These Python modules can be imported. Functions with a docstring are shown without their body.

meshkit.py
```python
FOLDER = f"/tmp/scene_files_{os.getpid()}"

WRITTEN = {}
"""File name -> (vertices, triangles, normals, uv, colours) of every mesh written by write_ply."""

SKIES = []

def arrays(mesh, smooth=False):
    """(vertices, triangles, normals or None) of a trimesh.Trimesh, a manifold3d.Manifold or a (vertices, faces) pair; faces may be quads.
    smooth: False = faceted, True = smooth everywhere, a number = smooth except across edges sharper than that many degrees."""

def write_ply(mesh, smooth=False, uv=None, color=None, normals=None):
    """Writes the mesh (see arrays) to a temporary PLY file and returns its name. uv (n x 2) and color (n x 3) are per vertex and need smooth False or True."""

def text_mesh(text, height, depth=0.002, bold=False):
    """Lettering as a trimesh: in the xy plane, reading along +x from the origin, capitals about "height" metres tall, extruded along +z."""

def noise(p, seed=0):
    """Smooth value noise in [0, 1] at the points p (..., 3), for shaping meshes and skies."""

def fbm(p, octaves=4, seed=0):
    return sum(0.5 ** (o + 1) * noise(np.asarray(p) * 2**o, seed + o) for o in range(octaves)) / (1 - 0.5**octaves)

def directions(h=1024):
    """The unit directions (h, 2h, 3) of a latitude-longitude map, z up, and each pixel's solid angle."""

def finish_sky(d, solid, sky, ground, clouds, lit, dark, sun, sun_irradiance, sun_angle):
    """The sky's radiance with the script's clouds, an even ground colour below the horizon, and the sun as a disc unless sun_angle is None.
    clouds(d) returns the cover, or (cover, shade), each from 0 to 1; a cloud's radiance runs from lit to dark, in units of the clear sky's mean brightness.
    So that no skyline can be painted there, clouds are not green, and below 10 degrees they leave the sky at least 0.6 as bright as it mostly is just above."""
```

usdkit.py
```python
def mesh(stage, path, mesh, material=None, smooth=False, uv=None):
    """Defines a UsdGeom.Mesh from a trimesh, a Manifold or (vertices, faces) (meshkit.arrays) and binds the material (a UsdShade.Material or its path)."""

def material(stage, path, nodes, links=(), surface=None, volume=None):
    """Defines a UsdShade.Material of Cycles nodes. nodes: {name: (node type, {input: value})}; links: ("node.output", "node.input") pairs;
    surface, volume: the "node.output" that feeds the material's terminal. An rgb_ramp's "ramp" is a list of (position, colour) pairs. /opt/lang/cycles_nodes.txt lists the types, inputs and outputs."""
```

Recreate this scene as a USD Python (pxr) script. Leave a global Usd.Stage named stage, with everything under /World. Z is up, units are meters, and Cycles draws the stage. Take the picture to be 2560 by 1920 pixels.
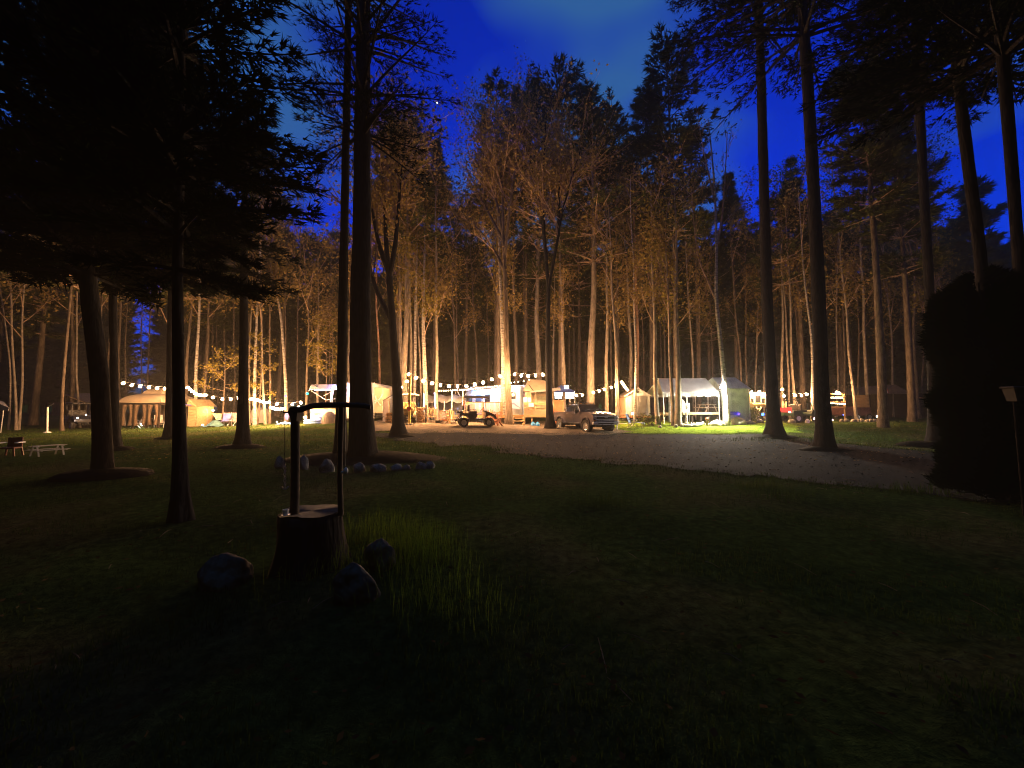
import math
import numpy as np, trimesh, usdkit, meshkit
from pxr import Usd, UsdGeom, UsdLux, UsdShade, Gf, Sdf
from scipy.interpolate import RBFInterpolator
from shapely.geometry import Polygon, Point

stage = Usd.Stage.CreateInMemory()
UsdGeom.SetStageUpAxis(stage, 'Z')
W = UsdGeom.Xform.Define(stage, '/World')
UsdGeom.Scope.Define(stage, '/World/Looks')

# ------------------------------------------------------------------ camera, sky, exposure
F, CAMZ = 924.0, 1.6                      # focal length in pixels of the 2560-wide photograph (13 mm ultra-wide)
PITCH = math.atan(60 / F)
cam = UsdGeom.Camera.Define(stage, '/World/camera')
cam.CreateHorizontalApertureAttr(36.0)
cam.CreateVerticalApertureAttr(27.0)
cam.CreateFocalLengthAttr(36.0 * F / 2560)
cam.CreateClippingRangeAttr(Gf.Vec2f(0.05, 5000))
cam.AddTranslateOp().Set(Gf.Vec3d(0, 0, CAMZ))
cam.AddRotateXOp().Set(90 + math.degrees(PITCH))
EXPOSURE = 4.0                            # a long night exposure
cam.CreateExposureAttr(EXPOSURE)

SUN_EL, SUN_ROT, SKY = math.radians(-1.0), math.radians(8), 0.12
sky_mat = usdkit.material(stage, '/World/Looks/night_sky', {
    'sky': ('sky_texture', {'sky_type': 'single_scattering', 'sun_disc': False, 'sun_elevation': SUN_EL, 'sun_rotation': SUN_ROT,
                            'altitude': 200.0, 'air_density': 1.0, 'aerosol_density': 0.3, 'ozone_density': 3.0}),
    'tint': ('mix', {'mix_type': 'multiply', 'fac': 1.0, 'color2': (0.004, 0.095, 0.80)}),
    'tc': ('texture_coordinate', {}),
    'mp': ('mapping', {'location': (0.35, 0.0, 0.2), 'scale': (1.0, 1.0, 2.2)}),
    'no': ('noise_texture', {'scale': 1.5, 'detail': 3.0, 'roughness': 0.45}),
    'rp': ('rgb_ramp', {'ramp': [(0.0, (0, 0, 0)), (0.485, (0, 0, 0)), (0.61, (0.85, 0.85, 0.85)), (1.0, (1, 1, 1))]}),
    'xyz': ('separate_xyz', {}), 'lift': ('math', {'math_type': 'multiply_add', 'value2': 0.30, 'value3': -0.10}), 'sum': ('math', {'math_type': 'add'}),
    'fc': ('rgb_to_bw', {}),
    'cl': ('mix', {'mix_type': 'mix', 'color2': (0.016, 0.066, 0.165)}),
    'bg': ('background_shader', {'strength': SKY}),
}, [('sky.color', 'tint.color1'), ('tc.generated', 'mp.vector'), ('mp.vector', 'no.vector'), ('tc.generated', 'xyz.vector'), ('xyz.z', 'lift.value1'), ('lift.value', 'sum.value1'), ('no.fac', 'sum.value2'), ('sum.value', 'rp.fac'), ('rp.color', 'fc.color'),
    ('fc.val', 'cl.fac'), ('tint.color', 'cl.color1'), ('cl.color', 'bg.color')], surface='bg.background')
dome = UsdLux.DomeLight.Define(stage, '/World/sky')
UsdShade.MaterialBindingAPI.Apply(dome.GetPrim()).Bind(sky_mat)
dome.GetPrim().SetCustomDataByKey('kind', 'structure')

HAZE_D = 0.0007                            # what the air scatters per metre
# ------------------------------------------------------------------ helpers
CP, SP = math.cos(PITCH), math.sin(PITCH)


def P(px, py, Y):
    """The point of the world seen at a pixel of the photograph, at the distance Y."""
    a, b = (px - 1280) / F, (960 - py) / F
    t = Y / (CP - b * SP)
    return np.array([a * t, Y, CAMZ + (SP + b * CP) * t])


ctl = [P(*c) for c in [
    (0, 1075, 27), (330, 1069, 30.8), (607, 1118, 14.8), (900, 1150, 11.4), (995, 1094, 20), (640, 1062, 31), (850, 1057, 30), (957, 1052, 27.5), (1075, 1052, 28),
    (1190, 1066, 25), (1270, 1061, 28.5), (1375, 1074, 26), (1467, 1083, 23), (1399, 1071.6, 26.5), (1530, 1079, 24), (1340, 1055, 33), (1597, 1043, 32), (1645, 1063, 27),
    (1690, 1064, 26), (1815, 1066, 26), (1700, 1084, 22.5), (1900, 1057, 28), (1940, 1093, 19), (2058, 1125, 14), (2333, 1113, 15.7), (2150, 1046, 33), (2300, 1037, 40), (2500, 1052, 33),
    (258, 1189, 8.75), (200, 1078, 26), (455, 1300, 5.3)]]
ctl += [np.array([x, y, 0.0]) for x in (-30, -12, -5, 0, 5, 12, 30) for y in (-12, 0, 5, 9)]
ctl += [np.array([x, y, 0.9 if x > -30 else 0.5]) for x in (-120, -60, -25, 0, 25, 60, 120) for y in (48, 80, 160)]
ctl = np.array(ctl)
RBF = RBFInterpolator(ctl[:, :2], ctl[:, 2], kernel='linear', smoothing=0.6)


def terr(x, y):
    x, y = np.broadcast_arrays(np.asarray(x, float), np.asarray(y, float))
    q = np.stack([x.ravel(), y.ravel()], 1)
    return RBF(q).reshape(x.shape)


# the smooth surface is tabulated once and read by bilinear interpolation
GX, GY = np.linspace(-125, 125, 501), np.linspace(-14, 165, 359)
from scipy.ndimage import gaussian_filter, map_coordinates
_GZ = gaussian_filter(terr(*np.meshgrid(GX, GY, indexing='ij')), 2.2)


def terr(x, y):
    x, y = np.broadcast_arrays(np.asarray(x, float), np.asarray(y, float))
    c = [np.clip((x - GX[0]) / (GX[1] - GX[0]), 0, len(GX) - 1), np.clip((y - GY[0]) / (GY[1] - GY[0]), 0, len(GY) - 1)]
    z = map_coordinates(_GZ, [np.atleast_1d(k) for k in c], order=1).reshape(x.shape)
    p = np.stack([x, y, np.zeros_like(x)], -1)
    return z + 0.05 * (meshkit.noise(p * 0.9, 3) - 0.5) + 0.05 * (meshkit.noise(p * 0.35, 4) - 0.5)


def gnd(px, Y):
    """The ground point in the column px of the photograph at the distance Y."""
    z = 0.3
    for _ in range(3):
        d = Y * CP + (z - CAMZ) * SP
        x = (px - 1280) / F * d
        z = float(terr(x, Y))
    return np.array([x, Y, z])


def wide(px, w, Y):
    """The true width of an upright thing that is w pixels wide at the column px: the ultra-wide lens stretches things off its axis."""
    return w / F * Y / math.sqrt(1 + ((px - 1280) / F) ** 2)


def gfix(p):
    return np.array([p[0], p[1], float(terr(p[0], p[1]))])


used = {}


def numbered(parent, name):
    k = (parent, name)
    n = used.get(k, 0)
    used[k] = n + 1
    return f'{parent}/{name}' if n == 0 else f'{parent}/{name}_{n:03d}'


def cat(ms):
    ms = [meshkit.arrays(m)[:2] for m in ms]
    o, vs, fs = 0, [], []
    for v, f in ms:
        vs.append(v); fs.append(np.asarray(f) + o); o += len(v)
    return np.vstack(vs), np.vstack(fs)


class T:
    """A thing: an Xform at its base, its parts are given in world coordinates or (local=True) in its own."""
    def __init__(s, name, label, category, loc=(0, 0, 0), rz=0.0, group=None, kind=None, size=1.0):
        s.path = numbered('/World', name)
        x = UsdGeom.Xform.Define(stage, s.path)
        s.loc, s.rz = np.array(loc, float), rz
        x.AddTranslateOp().Set(Gf.Vec3d(*map(float, loc)))
        if rz:
            x.AddRotateZOp().Set(math.degrees(rz))
        if size != 1.0:
            x.AddScaleOp().Set(Gf.Vec3f(size, size, size))
        tag(x.GetPrim(), label, category, group, kind)
        s.local = rz != 0

    def add(s, name, m, mt, smooth=False, parent=None, local=None, label=None):
        v, f, _ = meshkit.arrays(m)
        if not (s.local if local is None else local):
            v = v - s.loc
            if s.rz:
                c, n = math.cos(-s.rz), math.sin(-s.rz)
                v = v @ np.array([[c, n, 0], [-n, c, 0], [0, 0, 1]])
        path = numbered(parent or s.path, name)
        usdkit.mesh(stage, path, (v, f), mt, smooth=smooth)
        if label:
            stage.GetPrimAtPath(path).SetCustomDataByKey('label', label)
        return path


def tag(p, label=None, category=None, group=None, kind=None):
    for k, v in (('label', label), ('category', category), ('group', group), ('kind', kind)):
        if v:
            p.SetCustomDataByKey(k, v)


def one(name, m, mt, label=None, category=None, group=None, kind=None, smooth=False):
    path = numbered('/World', name)
    usdkit.mesh(stage, path, m, mt, smooth=smooth)
    tag(stage.GetPrimAtPath(path), label, category, group, kind)
    return path


def box(c, s, rz=0, rx=0, ry=0):
    m = trimesh.creation.box(s)
    for a, ax in ((rx, [1, 0, 0]), (ry, [0, 1, 0]), (rz, [0, 0, 1])):
        if a:
            m.apply_transform(trimesh.transformations.rotation_matrix(a, ax))
    m.apply_translation(c)
    return m


def bevel(c, s, b=0.03, rz=0):
    """A box with all its edges chamfered."""
    s = np.array(s, float) / 2
    b = min(b, s.min() * 0.6)
    pts = []
    for k in range(3):
        q = s - b
        q[k] = s[k]
        pts += [q * np.array(sg) for sg in np.ndindex(2, 2, 2) for sg in [np.array(sg) * 2 - 1]]
    m = trimesh.convex.convex_hull(np.array(pts))
    if rz:
        m.apply_transform(trimesh.transformations.rotation_matrix(rz, [0, 0, 1]))
    m.apply_translation(c)
    return m


def pbox(x0, y0, x1, y1, Y, depth, b=0.02):
    """A box whose front face fills a rectangle of pixels at the distance Y."""
    a, c = P(x0, y1, Y), P(x1, y0, Y)
    s = np.array([abs(c[0] - a[0]), depth, abs(c[2] - a[2])])
    return bevel(((a[0] + c[0]) / 2, Y + depth / 2, (a[2] + c[2]) / 2), s, b)


def rod(a, b, r, n=8):
    return trimesh.creation.cylinder(radius=r, segment=[np.asarray(a, float), np.asarray(b, float)], sections=n)


def beam(a, b, w, h):
    """A square bar from a to b."""
    a, b = np.asarray(a, float), np.asarray(b, float)
    d = b - a
    L = np.linalg.norm(d)
    m = trimesh.creation.box((w, h, L))
    m.apply_transform(trimesh.geometry.align_vectors([0, 0, 1], d / L))
    m.apply_translation((a + b) / 2)
    return m


def panel(q, t):
    """A plate: the polygon q thickened by t along its normal."""
    q = np.asarray(q, float)
    n = np.cross(q[1] - q[0], q[2] - q[0])
    n = n / np.linalg.norm(n) * t
    k = len(q)
    v = np.vstack([q, q + n])
    f = [[0, i + 1, i] for i in range(1, k - 1)] + [[k, k + i, k + i + 1] for i in range(1, k - 1)]
    for i in range(k):
        j = (i + 1) % k
        f += [[i, j, k + j], [i, k + j, k + i]]
    return v, np.array(f)


def tube(pts, radii, n=6, cap=True):
    p = np.asarray(pts, float)
    r = np.broadcast_to(radii, (len(p),)).astype(float)
    t = np.gradient(p, axis=0)
    t /= np.linalg.norm(t, axis=1, keepdims=True) + 1e-12
    ref = np.array([1.0, 0, 0]) if abs(t[:, 0]).mean() < 0.8 else np.array([0, 1.0, 0])
    a = np.cross(t, ref); a /= np.linalg.norm(a, axis=1, keepdims=True) + 1e-12
    b = np.cross(t, a)
    g = np.arange(n) * 2 * np.pi / n
    v = (p[:, None] + r[:, None, None] * (np.cos(g)[None, :, None] * a[:, None] + np.sin(g)[None, :, None] * b[:, None])).reshape(-1, 3)
    i, j = np.meshgrid(np.arange(len(p) - 1), np.arange(n), indexing='ij')
    q = np.stack([i * n + j, i * n + (j + 1) % n, (i + 1) * n + (j + 1) % n, (i + 1) * n + j], -1).reshape(-1, 4)
    f = np.vstack([q[:, [0, 2, 1]], q[:, [0, 3, 2]]])
    if cap:
        v = np.vstack([v, p[:1], p[-1:]])
        k = np.arange(n)
        f = np.vstack([f, np.stack([np.full(n, len(v) - 2), k, (k + 1) % n], 1), np.stack([np.full(n, len(v) - 1), (len(p) - 1) * n + (k + 1) % n, (len(p) - 1) * n + k], 1)])
    return v, f


def rev(prof, n=24, axis='y', c=(0, 0, 0)):
    m = trimesh.creation.revolve(np.array(prof, float), sections=n)
    if axis == 'y':
        m.apply_transform(trimesh.transformations.rotation_matrix(-np.pi / 2, [1, 0, 0]))
    if axis == 'x':
        m.apply_transform(trimesh.transformations.rotation_matrix(np.pi / 2, [0, 1, 0]))
    m.apply_translation(c)
    return m


def extr(poly, depth, c=0.0):
    """A profile in (x, z) extruded along y, centred on y = c."""
    m = trimesh.util.concatenate([trimesh.creation.extrude_polygon(q, depth, engine='earcut') for q in getattr(poly, 'geoms', [poly])])
    m.apply_transform(np.array([[1, 0, 0, 0], [0, 0, -1, depth / 2 + c], [0, 1, 0, 0], [0, 0, 0, 1.0]]))
    return m


def blob(c, s, seed, sub=3, amp=0.35, flat=0.0):
    m = trimesh.creation.icosphere(sub)
    v = m.vertices.copy()
    n = meshkit.fbm(v * 1.3 + seed * 7.1, 4, seed) - 0.5
    v *= (1 + amp * 2 * n)[:, None]
    v = v * np.asarray(s) + np.asarray(c)
    return v, np.array(m.faces)


# ------------------------------------------------------------------ materials
_m = {}


def mat(name, color, rough=0.7, metal=0.0, vary=0.25, scale=4.0, bump=0.0, bscale=30.0, stretch=(1, 1, 1), second=None, coat=0.0, spec=0.5):
    """Principled surface whose colour runs between two tones by noise in the world, with fine relief."""
    if name in _m:
        return _m[name]
    c = np.array(color, float)
    lo, hi = (c * (1 - vary), np.minimum(c * (1 + vary), 0.95))
    if second is not None:
        hi = np.array(second, float)
    nodes = {'geo': ('geometry', {}), 'mp': ('mapping', {'scale': stretch}), 'no': ('noise_texture', {'scale': scale, 'detail': 5.0, 'roughness': 0.6}),
             'rp': ('rgb_ramp', {'ramp': [(0.0, lo), (0.32, lo), (0.68, hi), (1.0, hi)]}),
             'p': ('principled_bsdf', {'roughness': rough, 'metallic': metal, 'coat_weight': coat, 'specular_ior_level': spec})}
    links = [('geo.position', 'mp.vector'), ('mp.vector', 'no.vector'), ('no.fac', 'rp.fac'), ('rp.color', 'p.base_color')]
    if bump:
        nodes['n2'] = ('noise_texture', {'scale': bscale, 'detail': 4.0})
        nodes['b'] = ('bump', {'strength': 0.6, 'distance': bump})
        links += [('mp.vector', 'n2.vector'), ('n2.fac', 'b.height'), ('b.normal', 'p.normal')]
    _m[name] = usdkit.material(stage, f'/World/Looks/{name}', nodes, links, surface='p.BSDF')
    return _m[name]


def glow(name, color, strength):
    if name not in _m:
        _m[name] = usdkit.material(stage, f'/World/Looks/{name}', {'e': ('emission', {'color': color, 'strength': strength})}, surface='e.emission')
    return _m[name]


def leafmat(name, c1, c2, trans=0.3):
    if name not in _m:
        _m[name] = usdkit.material(stage, f'/World/Looks/{name}', {
            'geo': ('geometry', {}), 'no': ('noise_texture', {'scale': 0.6, 'detail': 3.0}),
            'rp': ('rgb_ramp', {'ramp': [(0.0, c1), (0.3, c1), (0.7, c2), (1.0, c2)]}),
            'hs': ('hsv', {'hue': 0.5, 'saturation': 1.0, 'fac': 1.0}), 'mr': ('map_range', {'from_min': 0.0, 'from_max': 1.0, 'to_min': 0.55, 'to_max': 1.4}),
            'd': ('diffuse_bsdf', {}), 't': ('translucent_bsdf', {}), 'mx': ('mix_closure', {'fac': trans})},
            [('geo.position', 'no.vector'), ('no.fac', 'rp.fac'), ('rp.color', 'hs.color'), ('geo.random_per_island', 'mr.value'), ('mr.result', 'hs.value'),
             ('hs.color', 'd.color'), ('hs.color', 't.color'), ('d.BSDF', 'mx.closure1'), ('t.BSDF', 'mx.closure2')], surface='mx.closure')
    return _m[name]


def panemat(name='window_glass', tint=(0.02, 0.022, 0.026)):
    return mat(name, tint, rough=0.06, vary=0.1, spec=0.6)


BARK = mat('grey_bark', (0.12, 0.095, 0.072), 0.9, vary=0.45, scale=7, bump=0.03, bscale=16, stretch=(1.6, 1.6, 0.28), spec=0.05)
BARK_PALE = mat('pale_bark', (0.21, 0.18, 0.145), 0.85, vary=0.35, scale=5, bump=0.012, bscale=14, stretch=(1.2, 1.2, 0.5), spec=0.05)
BARK_SHADED = mat('shaded_furrowed_bark', (0.017, 0.0165, 0.018), 0.95, vary=0.5, scale=9, bump=0.05, bscale=10, stretch=(2.2, 2.2, 0.3), spec=0.05)  # shade on the backlit near trunks is put into this darker bark
BIRCH = mat('birch_bark', (0.15, 0.135, 0.12), 0.8, scale=4, bump=0.008, bscale=22, stretch=(0.7, 0.7, 3.2), second=(0.44, 0.41, 0.37), spec=0.05)
TWIG = mat('twig_wood', (0.28, 0.20, 0.14), 0.9, vary=0.3, scale=3, spec=0.05)
NEEDLE = leafmat('pine_needle', (0.085, 0.105, 0.034), (0.17, 0.175, 0.055), 0.38)
NEEDLE_SHADED = leafmat('shaded_needle', (0.007, 0.013, 0.007), (0.014, 0.022, 0.009), 0.15)  # near-black copy of the needles, the shade of the near boughs painted in
LEAF_BROWN = leafmat('autumn_leaf', (0.31, 0.21, 0.065), (0.54, 0.40, 0.13), 0.42)
LEAF_GOLD = leafmat('yellowing_leaf', (0.26, 0.21, 0.035), (0.46, 0.36, 0.08), 0.42)
GRASS = leafmat('grass_blade', (0.030, 0.068, 0.014), (0.066, 0.105, 0.026), 0.38)
DARK_STONE = mat('dark_boulder', (0.10, 0.095, 0.08), 0.95, vary=0.5, scale=5, bump=0.03, bscale=12, spec=0.05)  # plain darker stone for the foreground boulders
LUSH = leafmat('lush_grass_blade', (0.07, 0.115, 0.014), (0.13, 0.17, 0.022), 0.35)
WHITE = mat('white_paint', (0.72, 0.71, 0.68), 0.45, vary=0.06, scale=2)
TRAILERP = mat('blue_lit_white_gelcoat', (0.34, 0.43, 0.56), 0.35, vary=0.05, scale=1.5)  # white trailer skin, the blue of the LED light put into its colour
RVWHITE = mat('camper_white', (0.74, 0.74, 0.73), 0.35, vary=0.05, scale=1.5)
TAN = mat('tan_canvas', (0.30, 0.245, 0.17), 0.85, vary=0.12, scale=2, bump=0.01, bscale=3)
GREYC = mat('grey_canvas', (0.26, 0.255, 0.25), 0.8, vary=0.12, scale=1.5, bump=0.015, bscale=2.5)
BLACKP = mat('black_plastic', (0.02, 0.02, 0.022), 0.5, vary=0.2)
RUBBER = mat('tyre_rubber', (0.022, 0.021, 0.02), 0.85, vary=0.3, scale=8)
CHROME = mat('chrome', (0.75, 0.75, 0.76), 0.15, metal=1.0, vary=0.04)
ALLOY = mat('alloy_wheel', (0.6, 0.6, 0.6), 0.3, metal=1.0, vary=0.08)
TRUCKP = mat('charcoal_car_paint', (0.046, 0.041, 0.054), 0.25, metal=0.15, vary=0.06, coat=0.4)
SILVER = mat('satin_silver_trim', (0.5, 0.5, 0.52), 0.4, metal=0.3, vary=0.05)
WOOD = mat('deck_wood', (0.27, 0.165, 0.08), 0.75, vary=0.25, scale=3, bump=0.006, bscale=20, stretch=(0.4, 3, 3), spec=0.05)
WOODPALE = mat('pale_timber', (0.36, 0.265, 0.145), 0.75, vary=0.2, scale=3, bump=0.006, bscale=20, stretch=(0.5, 3, 3), spec=0.05)
WOODDARK = mat('weathered_dark_timber', (0.035, 0.028, 0.023), 0.9, vary=0.4, scale=6, bump=0.02, bscale=14, spec=0.05)
LOGM = mat('split_firewood', (0.36, 0.21, 0.10), 0.85, vary=0.4, scale=6, bump=0.012, bscale=18)
STONE = mat('granite_boulder', (0.26, 0.24, 0.20), 0.9, vary=0.45, scale=3.5, bump=0.04, bscale=9, spec=0.05)
STEEL = mat('grey_steel', (0.3, 0.3, 0.31), 0.4, metal=0.8, vary=0.15)
WHITEP = mat('white_resin', (0.7, 0.7, 0.7), 0.5, vary=0.06)
GLASS = panemat()
SHEDG = mat('shed_resin', (0.36, 0.38, 0.39), 0.55, vary=0.08, scale=2)
SHEDD = mat('shed_door_grey', (0.16, 0.16, 0.155), 0.5, vary=0.1)
SHEDR = mat('shed_roof_brown', (0.11, 0.085, 0.065), 0.7, vary=0.15)
RED = mat('red_paint', (0.42, 0.04, 0.03), 0.5, vary=0.12)
YEL = mat('yellow_paint', (0.55, 0.40, 0.07), 0.6, vary=0.1)
BLUEP = mat('blue_plastic', (0.02, 0.20, 0.50), 0.4, vary=0.1)
BLUEC = mat('blue_canvas', (0.03, 0.07, 0.30), 0.75, vary=0.15)
BEIGE = mat('beige_vinyl', (0.50, 0.38, 0.16), 0.5, vary=0.08)
BROWNC = mat('brown_cover', (0.07, 0.05, 0.04), 0.8, vary=0.2, bump=0.02, bscale=4)
REDSIDE = mat('redwood_stain', (0.33, 0.12, 0.055), 0.7, vary=0.2)
BULB = glow('warm_bulb', (1.0, 0.51, 0.21), 80.0)
BULBL = glow('warm_bulb_small', (1.0, 0.51, 0.21), 50.0)
AWNL = glow('rope_light', (1.0, 0.62, 0.30), 1.8)
COOL = glow('cool_white_tube', (0.24, 0.50, 1.0), 22.0)
FLOOD = glow('flood_lamp', (1.0, 0.88, 0.68), 1500.0)
FLOODG = glow('flood_spill', (1.0, 0.90, 0.76), 220.0)
# ------------------------------------------------------------------ ground
def spread(a, b, n, c, k):
    """n values from a to b, denser round c."""
    u = np.linspace(np.arcsinh((a - c) / k), np.arcsinh((b - c) / k), n)
    return c + k * np.sinh(u)


def grid_faces(nx, ny):
    i, j = np.meshgrid(np.arange(nx - 1), np.arange(ny - 1), indexing='ij')
    a = (i * ny + j).ravel()
    return np.vstack([np.stack([a, a + ny, a + ny + 1], 1), np.stack([a, a + ny + 1, a + 1], 1)])


xs, ys = spread(-124, 124, 340, 0, 10.0), spread(-13, 163, 300, 6, 7.0)
gx, gy = np.meshgrid(xs, ys, indexing='ij')
gz = terr(gx, gy)
near = np.clip(1 - (gy - 4) / 16, 0, 1)
gz += near * 0.05 * (meshkit.fbm(np.stack([gx * 1.1, gy * 1.1, gx * 0], -1), 4, 9) - 0.5)
LAWN = usdkit.material(stage, '/World/Looks/lawn', {
    'geo': ('geometry', {}), 'n1': ('noise_texture', {'scale': 0.35, 'detail': 5.0}), 'n2': ('noise_texture', {'scale': 9.0, 'detail': 6.0, 'roughness': 0.75}),
    'r1': ('rgb_ramp', {'ramp': [(0.0, (0.032, 0.062, 0.017)), (0.48, (0.040, 0.068, 0.021)), (0.64, (0.070, 0.074, 0.034)), (1.0, (0.095, 0.082, 0.046))]}),
    'r2': ('rgb_ramp', {'ramp': [(0.0, (0.35, 0.35, 0.35)), (0.4, (0.6, 0.6, 0.6)), (0.65, (1.3, 1.3, 1.3)), (1.0, (1.7, 1.6, 1.4))]}),
    'mx': ('mix', {'mix_type': 'multiply', 'fac': 1.0}), 'b': ('bump', {'strength': 0.9, 'distance': 0.08}),
    'p': ('principled_bsdf', {'roughness': 0.95, 'specular_ior_level': 0.0})},
    [('geo.position', 'n1.vector'), ('geo.position', 'n2.vector'), ('n1.fac', 'r1.fac'), ('n2.fac', 'r2.fac'), ('r1.color', 'mx.color1'), ('r2.color', 'mx.color2'),
     ('mx.color', 'p.base_color'), ('n2.fac', 'b.height'), ('b.normal', 'p.normal')], surface='p.BSDF')
one('ground', (np.stack([gx, gy, gz], -1).reshape(-1, 3), grid_faces(len(xs), len(ys))), LAWN, kind='structure', smooth=True)

def gravel(name, k, c=(1, 1, 1)):
  return usdkit.material(stage, f'/World/Looks/{name}', {
    'geo': ('geometry', {}), 'n1': ('noise_texture', {'scale': 0.5, 'detail': 4.0}), 'v': ('voronoi_texture', {'scale': 14.0}),
    'n2': ('noise_texture', {'scale': 24.0, 'detail': 5.0, 'roughness': 0.7}),
    'r1': ('rgb_ramp', {'ramp': [(0.0, (0.17 * k * c[0], 0.14 * k * c[1], 0.11 * k * c[2])), (0.4, (0.20 * k * c[0], 0.165 * k * c[1], 0.13 * k * c[2])), (0.6, (0.25 * k * c[0], 0.21 * k * c[1], 0.165 * k * c[2])), (1.0, (0.30 * k * c[0], 0.25 * k * c[1], 0.20 * k * c[2]))]}),
    'r2': ('rgb_ramp', {'ramp': [(0.0, (0.4, 0.4, 0.4)), (0.4, (0.75, 0.74, 0.72)), (0.65, (1.2, 1.18, 1.15)), (1.0, (1.6, 1.55, 1.5))]}),
    'mx': ('mix', {'mix_type': 'multiply', 'fac': 1.0}), 'b': ('bump', {'strength': 0.8, 'distance': 0.05}),
    'p': ('principled_bsdf', {'roughness': 0.95, 'specular_ior_level': 0.02})},
    [('geo.position', 'n1.vector'), ('geo.position', 'n2.vector'), ('n1.fac', 'r1.fac'), ('n2.fac', 'r2.fac'), ('r1.color', 'mx.color1'), ('r2.color', 'mx.color2'),
     ('mx.color', 'p.base_color'), ('n2.fac', 'b.height'), ('b.normal', 'p.normal')], surface='p.BSDF')


GRAVEL, ROADM = gravel('lit_gravel', 0.62), gravel('unlit_gravel', 0.085, (0.7, 1.05, 1.9))  # one gravel in two tones: lamplit yard and unlit road painted into the colours
LIT_LAWN = usdkit.material(stage, '/World/Looks/lit_lawn', {'geo': ('geometry', {}), 'n': ('noise_texture', {'scale': 3.0, 'detail': 6.0, 'roughness': 0.7}), 'r': ('rgb_ramp', {'ramp': [(0.0, (0.05, 0.085, 0.012)), (0.4, (0.08, 0.13, 0.016)), (0.7, (0.13, 0.18, 0.022)), (1.0, (0.15, 0.17, 0.04))]}), 'b': ('bump', {'strength': 0.8, 'distance': 0.06}),
    'p': ('principled_bsdf', {'roughness': 0.95, 'specular_ior_level': 0.0})}, [('geo.position', 'n.vector'), ('n.fac', 'r.fac'), ('r.color', 'p.base_color'), ('n.fac', 'b.height'), ('b.normal', 'p.normal')], surface='p.BSDF')  # flood-lit brightness is put into this greener lawn colour


def sheet(name, outline, lift, m, seed):
    """A ragged-edged area of the ground given by (px, distance) corners."""
    pts = np.array([gnd(px, Y)[:2] for px, Y in outline])
    line = Polygon(pts).buffer(0.4).exterior
    n = int(line.length / 0.22)
    q = np.array([line.interpolate(i / n, normalized=True).coords[0] for i in range(n)])
    nn = np.stack([meshkit.fbm(np.stack([q[:, 0] * 0.8, q[:, 1] * 0.8, np.full(n, k + seed)], 1), 3, k) - 0.5 for k in (1, 2)], 1)
    nf = np.stack([meshkit.fbm(np.stack([q[:, 0] * 2.6, q[:, 1] * 2.6, np.full(n, k + seed)], 1), 2, k) - 0.5 for k in (3, 4)], 1)
    q = q + nn * 1.5 + nf * 0.7
    poly = Polygon(q).buffer(0)
    poly = max(getattr(poly, 'geoms', [poly]), key=lambda g: g.area)
    v, f = trimesh.creation.triangulate_polygon(poly, engine='earcut')
    v = np.column_stack([v, np.zeros(len(v))])
    v, f = trimesh.remesh.subdivide_to_size(v, f, 0.7)
    v, f = np.asarray(v), np.asarray(f)
    v[:, 2] = terr(v[:, 0], v[:, 1]) + lift
    a = np.cross(v[f[:, 1]] - v[f[:, 0]], v[f[:, 2]] - v[f[:, 0]])[:, 2]
    f[a < 0] = f[a < 0][:, ::-1]
    one(name, (v, f), m, kind='structure', smooth=True)
    return poly


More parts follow.
